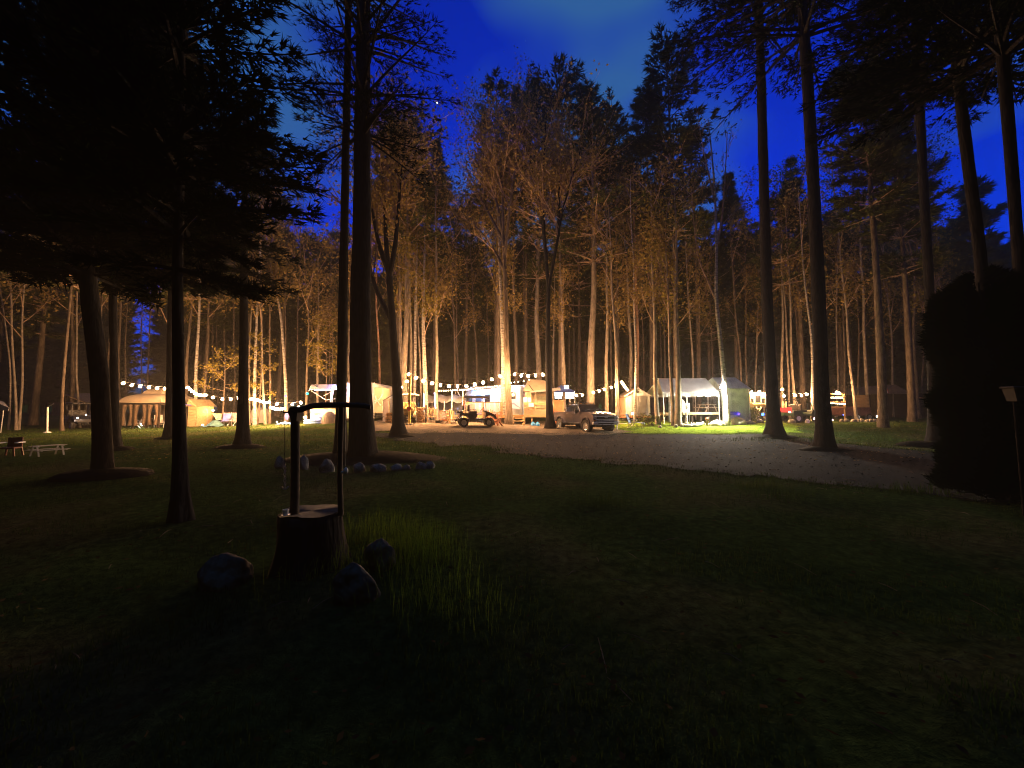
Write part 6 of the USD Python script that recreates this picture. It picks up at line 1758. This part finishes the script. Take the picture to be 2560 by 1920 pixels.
t.add('roof_edge', beam(P(174, 992, 29.95), P(216, 1008, 29.95), .05, .08), WOODPALE)
for px, py in ((164, 991), (213, 1007)):
    t.add('post', box((P(px, py, 30.1)[0], 30.1, (P(px, py, 30.1)[2] + gnd(px, 30.1)[2]) / 2), (.1, .1, P(px, py, 30.1)[2] - gnd(px, 30.1)[2])), WOODDARK)
t.add('back_wall', box((P(188, 1040, 32.6)[0], 32.6, gnd(188, 32.6)[2] + .85), (1.8, .06, 1.7)), WOODDARK)

# ------------------------------------------------------------------ right side
t = T('amber_camper', 'small camper with three windows glowing amber beside the tall lawn trunk', 'camper', gnd(1898, 29.0))
xa, xb = P(1876, 1000, 28.9)[0], P(1918, 1000, 28.9)[0]
g = gnd(1898, 29)
zb_, zt_ = P(1898, 1018, 28.9)[2], P(1898, 980, 28.9)[2]
CRM = mat('cream_camper', (0.58, 0.47, 0.30), .5, vary=.05)
hullp = [(xa, 28.95, zt_), (xb, 28.95, zt_), (xa + .1, 28.9, P(0, 1006, 28.9)[2]), (xb, 28.9, P(0, 1006, 28.9)[2]), (xa + .45, 29.1, zb_), (xb, 29.1, zb_)]
t.add('body', trimesh.convex.convex_hull(np.array(hullp + [(p[0], 32.5, p[2]) for p in hullp])), CRM)
for x0_, x1_, y0_, y1_ in ((1878.5, 1884, 996, 1006), (1889, 1901, 989, 1006), (1905, 1912, 996, 1008)):
    f = t.add('window', pbox(x0_ - 1, y0_ - 1, x1_ + 1, y1_ + 1, 28.86, .08), CRM)
    t.add('pane', pbox(x0_, y0_, x1_, y1_, 28.845, .04, .005), GLASS, parent=f)
t.add('ledge', pbox(1880, 1009, 1917, 1011, 28.8, .2), CRM)
t.add('hitch', cat([beam(P(1891, 1018, 28.7), P(1897, 1027, 27.9), .08, .08), beam(P(1903, 1018, 28.7), P(1897, 1027, 27.9), .08, .08), rod(P(1897, 1022, 28.0), gnd(1897, 28.0), .05)]), CRM)
for px in (1886, 1913):
    gg = gnd(px, 29.8)
    wheel(t, np.array([gg[0], 29.8, gg[2] + .3]), .3, .2, STEEL, -1, local=False)
t = T('leafy_shrub', 'dark rounded shrub between the pale tent and the amber camper', 'shrub', gnd(1870, 28.0))
rng = np.random.default_rng(41)
g = gnd(1872, 28.0)
pts_ = rng.normal(0, 1, (420, 3)) * [.36, .3, .34] + g + [0, 0, .55]
pts_ = pts_[pts_[:, 2] > g[2]]
t.add('foliage', leaves([pts_], rng, 2, .13, .08), NEEDLE)
t.add('stem', cat([rod(g - [0, 0, .05], g + [rng.normal(0, .25), rng.normal(0, .2), .7], .012, 5) for _ in range(9)]), TWIG)
t = T('pallet_fence', 'amber-lit pale upright pickets right of the tall lawn trunk', 'fence', gnd(1962, 30))
for k in range(4):
    px = 1958 + k * 3.2
    a, b = gnd(px, 30), P(px, 1004, 30)
    t.add('picket', box((a[0], 30, (a[2] + b[2]) / 2), (.07, .03, b[2] - a[2])), WOODPALE)
t.add('rail', box((gnd(1963, 30)[0], 30.03, P(0, 1012, 30)[2]), (.42, .03, .07)), WOODPALE)
t = T('utility_vehicle', 'dark green off-road buggy with a glowing red tail lamp', 'buggy', gnd(2000, 28.5), .15)
A = lambda n, q, mt: t.add(n, q, mt, local=True)
DG = mat('dark_green_paint', (0.02, 0.045, 0.025), .35)
A('body', extr(Polygon([(-1.1, .5), (-1.15, .85), (-.4, .9), (-.3, .62), (.4, .62), (.5, .95), (1.1, .82), (1.2, .5)]), 1.2), DG)
A('seat', bevel((-.1, 0, .85), (.5, 1.1, .15), .04), BLACKP)
A('seat_back', bevel((-.36, 0, 1.12), (.12, 1.1, .45), .04), BLACKP)
for sy in (-1, 1):
    A('roll_bar', tube(curve([(.55, sy * .58, .9), (.15, sy * .56, 1.75), (-.6, sy * .56, 1.75), (-.75, sy * .58, .85)], .2), .03, 6), BLACKP)
    for sx in (-1, 1):
        wheel(t, (sx * .8, sy * .58, .31), .31, .24, STEEL, sy)
A('red_panel', bevel((-1.17, 0, .95), (.08, .9, .36), .03), glow('red_tail_glow', (1.0, 0.03, 0.02), 0.22))
A('tail_lamp', trimesh.creation.icosphere(2, .07).apply_translation((-1.22, -.35, .78)), glow('tail_lamp_core', (1.0, 0.35, 0.3), 2.0))
t = T('lantern_rack', 'timber rack carrying two rows of small lantern bulbs', 'rack', gnd(2092, 30.2))
for px in (2073, 2113):
    a, b = gnd(px, 30.2), P(px, 984, 30.2)
    t.add('post', box((a[0], 30.2, (a[2] + b[2]) / 2), (.09, .09, b[2] - a[2])), WOOD)
for py in (985, 992, 1005, 1018):
    a, b = P(2073, py, 30.2), P(2113, py, 30.2)
    t.add('shelf', bevel(((a[0] + b[0]) / 2, 30.25, a[2]), (b[0] - a[0], .25, .05), .01), WOOD)
for k in range(6):
    t.add('back_board', box((P(2073, 0, 30.4)[0] + .12 + k * .215, 30.4, P(0, 1003, 30.4)[2]), (.2, .03, 1.0)), WOOD)
string_light('single amber bulb on top of the lantern rack', [(2091, 981), (2099, 984)], 30, 30, .06, BULB)
t = T('parked_trailer', 'dark low trailer under cover right of the lantern rack', 'trailer', gnd(2128, 31.5))
g = gnd(2128, 31.5)
t.add('body', bevel(g + [0, 0, .75], (1.5, 2.2, .8), .1), mat('maroon_cover', (0.06, 0.02, 0.02), .6))
for s in (-1, 1):
    wheel(t, g + [s * .5, -1.05, .28], .28, .18, STEEL, -1, local=False)
FS = ['leftmost upper stone of the field-stone heap', 'second upper stone of the heap, beside the leftmost', 'upper heap stone below the covered trailer', 'upper heap stone right of the covered trailer', 'lower middle stone of the heap',
      'upper heap stone at the foot of the leaning pale trunk', 'broad lower stone right of the heap middle', 'smallest upper stone near the white solar light', 'small lower stone under the white solar light', 'lower stone right of the white solar light',
      'last stone at the right end of the heap', 'long low stone at the left front of the heap', 'low front stone of the heap, second from the left'] 
for k, (px, py, w) in enumerate([(2104, 1043, 16), (2118, 1041, 14), (2133, 1044, 15), (2146, 1043, 13), (2154, 1049, 17), (2167, 1044, 14), (2176, 1048, 18), (2185, 1043, 10), (2188, 1049, 13), (2199, 1050, 14), (2206, 1047, 12), (2116, 1051, 18), (2139, 1051, 12)]):
    boulder(FS[k], px, py - 4, py + 4, w, 28.5 + .15 * (k % 5), 80 + k, group='field stones in the heap', name='field_stone', category='stone')
for k, (px, py, w, lab) in enumerate([(1980, 1043, 26, 'dim grey stone before the dark green buggy'), (2018, 1040, 16, 'dim stone right of the dark green buggy'), (1900, 1062, 26, 'dark low stone at the right end of the lit lawn')]):
    boulder(lab, px, py - 6, py + 5, w, 27.5, 120 + k)
t = T('lit_cabin', 'dark cabin with a glowing amber doorway at right', 'cabin', gnd(2230, 36))
g = gnd(2228, 36)
xa, xb = P(2200, 1000, 36)[0], P(2262, 1000, 36)[0]
zt_ = P(0, 985, 36)[2]
d0, d1 = P(2212, 0, 36)[0], P(2236, 0, 36)[0]
e0, e1 = P(2244, 0, 36)[0], P(2252, 0, 36)[0]
hd_ = P(0, 991, 36)[2]
for a_, b_2 in ((xa, d0), (d1, e0), (e1, xb)):
    t.add('wall', box(((a_ + b_2) / 2, 36, (g[2] + zt_) / 2), (b_2 - a_, .1, zt_ - g[2] + .1)), WOODDARK)
t.add('wall', box(((xa + xb) / 2, 36, (hd_ + zt_) / 2 + .01), (xb - xa, .104, zt_ - hd_)), WOODDARK)
t.add('side_wall', box((xb, 38, (g[2] + zt_) / 2), (.1, 4, zt_ - g[2])), WOODDARK)
t.add('side_wall', box((xa, 38, (g[2] + zt_) / 2), (.1, 4, zt_ - g[2])), WOODDARK)
t.add('back_wall', box(((xa + xb) / 2, 40, (g[2] + zt_) / 2), (xb - xa, .1, zt_ - g[2])), mat('amber_interior', (0.6, 0.45, 0.2), .8))
t.add('roof', trimesh.convex.convex_hull(np.array([(xa - .3, 35.6, zt_), (xb + .3, 35.6, zt_), (xa - .3, 40.3, zt_), (xb + .3, 40.3, zt_), ((xa + xb) / 2, 35.6, zt_ + .9), ((xa + xb) / 2, 40.3, zt_ + .9)])), SHEDR)
t.add('door_blind', box(((d0 + d1) / 2, 36.3, (g[2] + hd_) / 2), (d1 - d0, .03, hd_ - g[2])), glow('lit_blind', (1.0, 0.62, 0.2), 0.040))
t.add('window_blind', box(((e0 + e1) / 2, 36.3, (g[2] + hd_) / 2), (e1 - e0, .03, hd_ - g[2])), glow('lit_blind', (1.0, 0.62, 0.2), 0.04))
t.add('door_lintel', box(((d0 + d1) / 2, 35.94, hd_ - .12), (d1 - d0 + .1, .05, .12)), WOOD)
t = T('striped_flag', 'striped flag hanging on a leaning pole left of the lit doorway', 'flag', P(2210, 975, 33))
a, b = P(2204, 965, 33), P(2213, 986, 33)
t.add('pole', rod(a, P(2216, 1010, 33), .02), STEEL)
for k in range(7):
    o = np.array([.055 * k, 0, .02 * k])
    t.add('stripe', panel([a + o, a + o + [.055, 0, .02], b + o + [.055, 0.06, .02], b + o + [0, .06, 0]], .008), RED if k % 2 == 0 else WHITE)
for k, (px, py0, py1, w, lab) in enumerate([(2369, 985, 1033, 5, 'left'), (2391, 967, 1033, 8, 'right')]):
    t = T('pale_statue', f'dim pale standing shape between the right-hand trunks, {lab} one', 'statue', gnd(px, 27))
    g, tp = gnd(px, 27), P(px, py0, 27)
    h = tp[2] - g[2]
    t.add('body', rev([(0, 0), (w / F * 27 * .55, 0), (w / F * 27 * .45, h * .3), (w / F * 27 * .5, h * .45), (w / F * 27 * .3, h * .8), (0, h)], 14, 'z', g), mat('cool_grey_plaster', (0.32, 0.35, 0.36), .8), smooth=True)
    t.add('base', bevel(g + [0, 0, .05], (w / F * 27 * 1.3, w / F * 27 * 1.3, .14), .02), STONE)
# birdhouse on a pole in front of the hemlock
p = P(2533, 985, 5.6)
t = T('birdhouse', 'dim birdhouse with dark slot on a pole at the right edge', 'birdhouse', gfix(p))
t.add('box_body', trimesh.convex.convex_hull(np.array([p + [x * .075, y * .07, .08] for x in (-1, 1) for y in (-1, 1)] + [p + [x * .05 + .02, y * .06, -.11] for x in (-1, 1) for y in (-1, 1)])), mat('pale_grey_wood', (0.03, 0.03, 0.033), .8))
t.add('roof', bevel(p + [0, 0, .10], (.19, .18, .03), .01), mat('pale_grey_wood', (0.30, 0.30, 0.32)))
t.add('slot', bevel(p + [0, -.068, .0], (.035, .012, .09), .004), BLACKP)
t.add('pole', rod(gfix(p) - [0, 0, .1], p - [0, 0, .12], .013), BARK_SHADED)

# ------------------------------------------------------------------ foreground: stump, post and beam, stones, grass
g = gnd(775, 3.9)
topz = P(775, 1290, 3.75)[2]
t = T('tree_stump', 'broad sawn tree stump with pale top in the dark foreground', 'stump', g)
pth = np.stack([np.full(8, g[0]), np.full(8, g[1]), np.linspace(g[2] - .1, topz, 8)], 1)
t.add('bark', trunk(pth, .29, .275, 91, 36, .35, 7, .16, .16), BARK_SHADED, smooth=True)
rng = np.random.default_rng(6)
rr3 = .275 * (1 + .06 * np.sin(np.arange(36) * .9) + .04 * rng.normal(0, 1, 36))
top = [(g[0], g[1], topz + .012)] + [(g[0] + r * math.cos(a), g[1] + r * math.sin(a), topz + .012 + .012 * math.sin(a * 3)) for r, a in zip(rr3, np.arange(36) * 2 * np.pi / 36)]
t.add('cut_top', (np.array(top), np.array([[0, 1 + k, 1 + (k + 1) % 36] for k in range(36)])), mat('cut_wood_grey', (0.075, 0.07, 0.055), .9, vary=.3, scale=12))
t = T('post_and_beam', 'rustic dark post and curved beam frame standing on the stump', 'garden frame', (g[0], g[1], topz))
RUST = mat('frame_timber', (0.035, 0.024, 0.017), .9, vary=.4, scale=8, bump=.01, bscale=20)
t.add('post', tube(curve([P(736, 1292, 3.8), P(738, 1160, 3.8), P(737, 1020, 3.8)], .12), [.042] * len(curve([P(736, 1292, 3.8), P(738, 1160, 3.8), P(737, 1020, 3.8)], .12)), 10), RUST, smooth=True)
q = curve([P(852, 1288, 3.85), P(850, 1150, 3.85), P(853, 1018, 3.85)], .12)
t.add('post', tube(q, .027, 10), RUST, smooth=True)
q = curve([P(727, 1024, 3.78), P(752, 1024, 3.78), P(772, 1017, 3.78), P(800, 1013, 3.8), P(850, 1012, 3.82), P(905, 1014, 3.84), P(926, 1018, 3.85)], .05)
t.add('beam', tube(q, np.interp(np.linspace(0, 1, len(q)), [0, .1, .2, 1], [.022, .034, .028, .026]), 10), RUST, smooth=True)
t.add('cap', trimesh.convex.convex_hull(np.array([P(x, y, 3.8) + [0, d, 0] for x, y in ((726, 1030), (750, 1030), (732, 1018), (745, 1018), (736, 1052), (748, 1052)) for d in (-.05, .05)])), RUST)
t = T('wind_chime', 'pale chain with anchor-like end hanging left of the frame post', 'wind chime', P(711, 1165, 3.75))
lk = curve([P(712, 1030, 3.72), P(712, 1160, 3.72)], .1)
t.add('cord', tube(lk, .003, 4), BLACKP)
for k in range(6):
    p = P(711.5 + (k % 2), 1170 + k * 8, 3.72)
    t.add('link', trimesh.creation.torus(.012, .005, 10, 6).apply_transform(trimesh.transformations.rotation_matrix(np.pi / 2, [0 if k % 2 else 1, 1 if k % 2 else 0, 0])).apply_translation(p), mat('dull_silver', (0.45, 0.45, 0.46), .4, metal=.6))
t.add('anchor', cat([tube(curve([P(704, 1216, 3.72), P(711, 1223, 3.72), P(721, 1216, 3.72)], .01), .008, 6), rod(P(711.5, 1214, 3.72), P(711.5, 1223, 3.72), .008)]), mat('dull_silver', (0.45, 0.45, 0.46)))
t.add('cross_hook', rod(P(708, 1031, 3.74), P(738, 1031, 3.78), .008), RUST)
t = T('hanging_ornament', 'small pale ornament hung between the frame posts', 'ornament', P(862, 1177, 3.8))
t.add('body', blob(P(864, 1177, 3.82), (.026, .02, .034), 3, 2, .2), WHITEP)
t.add('wing', blob(P(855, 1181, 3.80), (.016, .01, .015), 5, 2, .2), WHITEP)
t.add('cord', rod(P(862, 1016, 3.83), P(863, 1170, 3.82), .003, 5), BLACKP)
t = T('pale_cup', 'small pale cup at the left rim of the stump top', 'cup', P(714, 1283, 3.75))
c = P(714, 1287, 3.62)
t.add('cup', rev([(0, 0), (.022, 0), (.028, .05), (.024, .05), (.018, .006), (0, .006)], 14, 'z', c - [0, 0, 0.0]), WHITEP)
t.add('saucer', rev([(0, -.006), (.04, 0), (.04, .004), (0, .0)], 14, 'z', c), WHITEP)

RING = [(758, 1157, 30, 40, 'half-hidden round stone behind the frame post'), (816, 1167, 42, 34, 'largest pale stone of the ring left of the ringed trunk'), (897, 1167, 34, 26, 'rounded stone of the ring below the ringed trunk'),
        (945, 1163, 46, 20, 'long flat stone of the ring right of the ringed trunk'), (990, 1160, 34, 17, 'low stone fourth in the ring from the frame'), (1016, 1161, 22, 12, 'small stone touching the low stone of the ring'),
        (1053, 1150, 30, 18, 'pale tipped stone at the right end of the ring'), (1075, 1141, 26, 20, 'dim flat stone behind the ring end'), (700, 1152, 34, 30, 'dim stone at the left end of the ring')]
for k, (px, py, w, h, lab) in enumerate(RING):
    boulder(lab, px, py - h / 2, py + h / 2, w, 9.3 + .12 * max(0, k - 2) + (.5 if k == 0 else 0), 40 + k, name='ring_stone', category='stone', amp=.30, m=mat('pale_granite', (0.20, 0.195, 0.18), .9, vary=.4, scale=5, bump=.02, bscale=20, spec=.05))
boulder('big dim boulder left of the stump', 560, 1378, 1450, 150, 3.5, 61, amp=.34, m=DARK_STONE, cut=3)
boulder('dim boulder right of the stump behind the tall grass', 950, 1352, 1425, 84, 3.8, 62, amp=.34, m=DARK_STONE, cut=3)
boulder('low dim boulder in front of the tall grass', 888, 1412, 1500, 120, 3.2, 63, amp=.34, m=DARK_STONE, cut=3)
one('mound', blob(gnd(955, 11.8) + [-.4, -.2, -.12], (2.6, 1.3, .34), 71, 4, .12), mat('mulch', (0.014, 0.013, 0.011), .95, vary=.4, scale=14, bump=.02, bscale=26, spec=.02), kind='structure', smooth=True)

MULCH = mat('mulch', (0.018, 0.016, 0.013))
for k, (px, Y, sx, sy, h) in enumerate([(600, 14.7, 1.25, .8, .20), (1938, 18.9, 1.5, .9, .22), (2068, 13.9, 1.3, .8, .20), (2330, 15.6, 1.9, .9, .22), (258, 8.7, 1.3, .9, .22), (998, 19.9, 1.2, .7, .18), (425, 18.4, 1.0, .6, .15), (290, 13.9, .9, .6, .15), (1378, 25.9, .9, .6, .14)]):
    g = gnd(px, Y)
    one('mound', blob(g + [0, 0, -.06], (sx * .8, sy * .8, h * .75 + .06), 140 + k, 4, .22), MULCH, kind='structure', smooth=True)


def blades(c, h, lean, w, rng, seg=2):
    """Grass blades: bent narrow triangles strips."""
    n = len(c)
    a = rng.uniform(0, 6.28, n)
    d = np.stack([np.cos(a), np.sin(a), np.zeros(n)], 1)
    s = np.stack([-np.sin(a), np.cos(a), np.zeros(n)], 1) * (w / 2)[:, None]
    up = np.array([0, 0, 1.0])
    m_ = c + d * (lean * h * .25)[:, None] + up * (h * .6)[:, None]
    tip = c + d * (lean * h)[:, None] + up * (h * (1 - .25 * lean))[:, None]
    v = np.stack([c - s, c + s, m_ + s * .7, m_ - s * .7, tip], 1).reshape(-1, 3)
    i = np.arange(n) * 5
    return v, np.vstack([np.stack([i, i + 1, i + 2], 1), np.stack([i, i + 2, i + 3], 1), np.stack([i + 3, i + 2, i + 4], 1)])


rng = np.random.default_rng(12)
# near lawn, in tussocks
n = 90000
Y = 1.2 + 15 * rng.random(n) ** 1.5
x = rng.uniform(-1.5, 1.5, n) * (Y + .6)
dens = meshkit.fbm(np.stack([x * 1.6, Y * 1.6, x * 0], 1), 3, 5)
keep = (dens > .42) & (rng.random(n) < (dens - .3) * 2.6)
x, Y = x[keep], Y[keep]
import shapely
inroad = shapely.contains_xy(ROAD, x, Y)
x, Y, dn = x[~inroad], Y[~inroad], dens[keep][~inroad]
c = np.stack([x, Y, terr(x, Y) - .01], 1)
h = rng.uniform(.03, .075, len(x)) * (.5 + 1.3 * dn)
one('grass', blades(c, h, rng.uniform(.2, .8, len(x)), np.full(len(x), .007), rng), GRASS, 'short uneven grass over the dark foreground', 'grass', kind='stuff')
# the lawn under the flood lamp and the far lawns
n = 60000
px = rng.uniform(-150, 2500, n)
Y = 15 + 17 * rng.random(n)
x = (px - 1280) / F * Y
ok = ~(shapely.contains_xy(ROAD, x, Y) | shapely.contains_xy(PAD, x, Y))
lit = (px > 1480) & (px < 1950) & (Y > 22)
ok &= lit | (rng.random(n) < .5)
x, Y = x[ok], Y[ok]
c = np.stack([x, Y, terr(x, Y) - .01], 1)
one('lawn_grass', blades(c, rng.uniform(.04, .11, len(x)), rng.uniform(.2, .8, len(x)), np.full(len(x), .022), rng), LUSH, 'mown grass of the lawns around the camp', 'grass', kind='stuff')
TALLG = leafmat('tall_grass_blade', (0.065, 0.145, 0.014), (0.13, 0.21, 0.03), 0.55)
# tall clump right of the stump
cl = []
for px, Y, n_, sp in ((1010, 4.6, 520, .28), (960, 4.9, 330, .25), (1060, 4.3, 460, .26), (1040, 3.9, 330, .25), (1110, 3.9, 200, .22), (880, 3.6, 120, .22), (800, 3.5, 90, .25), (1100, 3.2, 260, .24), (1180, 3.0, 120, .2)):
    g = gnd(px - 20, Y)
    cl.append(g + rng.normal(0, 1, (n_, 3)) * [sp, sp, 0])
cl = np.vstack(cl)
cl[:, 2] = terr(cl[:, 0], cl[:, 1]) - .01
one('tall_grass', blades(cl, rng.uniform(.08, .38, len(cl)) * (.6 + .7 * meshkit.noise(cl * 3.0, 3)), rng.uniform(.2, 1.1, len(cl)), np.full(len(cl), .0042), rng), TALLG, 'tall green grass tuft right of the stump', 'grass', kind='stuff')
# weeds by the road edge
wd_ = []
for px, Y, n_, sp in ((1900, 7.6, 160, .35), (1960, 6.6, 120, .3), (2290, 7.2, 120, .35), (1520, 6.2, 120, .3), (1030, 12.8, 250, .7), (1180, 14.6, 250, .9), (1870, 17.8, 160, .8), (880, 4.4, 60, .12), (2000, 17.4, 120, .6)):
    g = gnd(px, Y)
    wd_.append(g + rng.normal(0, 1, (n_, 3)) * [sp, sp * .6, 0])
wd_ = np.vstack(wd_)
wd_[:, 2] = terr(wd_[:, 0], wd_[:, 1]) - .01
one('weeds', blades(wd_, rng.uniform(.08, .3, len(wd_)), rng.uniform(.2, .7, len(wd_)), np.full(len(wd_), .012), rng), GRASS, 'ragged weeds along the edges of the gravel road', 'weeds', kind='stuff')
# grass creeping over the edges of the gravel
ed = []
for ring, n in ((ROAD.exterior, 9000), (PAD.exterior, 4000)):
    q = np.array([ring.interpolate(u, normalized=True).coords[0] for u in rng.uniform(0, 1, n)])
    ed.append(q + rng.normal(0, .32, q.shape))
ed = np.vstack(ed)
ed = ed[(ed[:, 1] > 3)]
c = np.column_stack([ed, terr(ed[:, 0], ed[:, 1]) - .005])
one('edge_grass', blades(c, rng.uniform(.03, .11, len(c)), rng.uniform(.3, .9, len(c)), np.full(len(c), .014), rng), GRASS, 'grass creeping over the ragged edges of the gravel', 'grass', kind='stuff')
# loose stones on the gravel
n = 700
px = rng.uniform(900, 2560, n); Y = rng.uniform(6, 28, n)
x = (px - 1280) / F * Y
ok = shapely.contains_xy(ROAD.buffer(.5), x, Y) | shapely.contains_xy(PAD.buffer(.4), x, Y)
c = np.stack([x[ok], Y[ok], terr(x[ok], Y[ok]) + .03], 1)
peb = trimesh.creation.icosahedron()
sz = rng.uniform(.010, .036, (len(c), 1, 3)) * [1, 1, .6]
pv = (peb.vertices[None] * sz + c[:, None]).reshape(-1, 3)
pf = (peb.faces[None] + np.arange(len(c))[:, None, None] * 12).reshape(-1, 3)
one('loose_stones', (pv, pf), ROADM, 'loose stones scattered over the gravel', 'stones', kind='stuff')
# fallen leaves
n = 2600
px = rng.uniform(300, 2300, n); Y = rng.uniform(11, 29, n)
x = (px - 1280) / F * Y
lp = np.stack([x, Y, terr(x, Y) + .04], 1)
lv, lf = leaves([lp], rng, 1, .07, .004)
lv[:, 2] = np.repeat(lp[:, 2], 4) + (lv[:, 2] - np.repeat(lp[:, 2], 4)) * .2
one('fallen_leaves', (lv, lf), LEAF_BROWN, 'fallen leaves scattered over lawn and gravel', 'leaves', kind='stuff')
n = 1500
Y = rng.uniform(1.6, 12, n); x = rng.uniform(-1.35, 1.35, n) * Y
lp = np.stack([x, Y, terr(x, Y) + .035], 1)
lv, lf = leaves([lp], rng, 1, .045, .004)
lv[:, 2] = np.repeat(lp[:, 2], 4) + (lv[:, 2] - np.repeat(lp[:, 2], 4)) * .3
one('leaf_litter', (lv, lf), leafmat('dull_fallen_leaf', (0.06, 0.04, 0.02), (0.14, 0.10, 0.05), .2), 'fallen leaves lying in the dark near grass', 'leaves', kind='stuff')
tw = []
for _ in range(130):
    Y = rng.uniform(1.8, 13); x = rng.uniform(-1.3, 1.3) * Y; a = rng.uniform(0, 3.14); l_ = rng.uniform(.04, .13)
    p = np.array([x, Y, float(terr(x, Y)) + .03]); d = np.array([math.cos(a), math.sin(a), rng.normal(0, .12)]) * l_
    tw.append(tube(np.array([p - d, p + [0, 0, rng.uniform(0, .02)], p + d]), [.004, .004, .002], 4))
one('fallen_twigs', cat(tw), BARK, 'fallen twigs lying in the dark near grass', 'twigs', kind='stuff')
# a small bush at the lawn edge by the shed
t = T('leafy_bush', 'small bright-leaved bush between the shed and the lawn trunk', 'bush', gnd(1622, 26.5))
g = gnd(1622, 26.5)
pts_ = rng.normal(0, 1, (160, 3)) * [.34, .2, .22] + g + [0, 0, .45]
t.add('foliage', leaves([pts_], rng, 2, .12, .06), NEEDLE)
t.add('stem', cat([rod(g - [0, 0, .05], g + [rng.normal(0, .25), rng.normal(0, .12), .5], .012, 5) for _ in range(7)]), TWIG)
# the bright star
sp_ = P(1093, 257, 900)
one('star', trimesh.creation.icosphere(2, 1.9).apply_translation(sp_), glow('star_glow', (0.95, 0.97, 1.0), 0.5), 'single bright star low above the treetops', 'star')

# ------------------------------------------------------------------ the smoky night air
HAZE = usdkit.material(stage, '/World/Looks/night_haze', {'v': ('principled_volume', {'color': (0.9, 0.88, 0.85), 'density': HAZE_D, 'anisotropy': 0.55})}, volume='v.volume')
one('haze', trimesh.creation.box((270, 260, 46.0)).apply_translation((0, 60, 20.5)), HAZE, 'thin smoky night air glowing round the lamps', 'haze', kind='stuff')
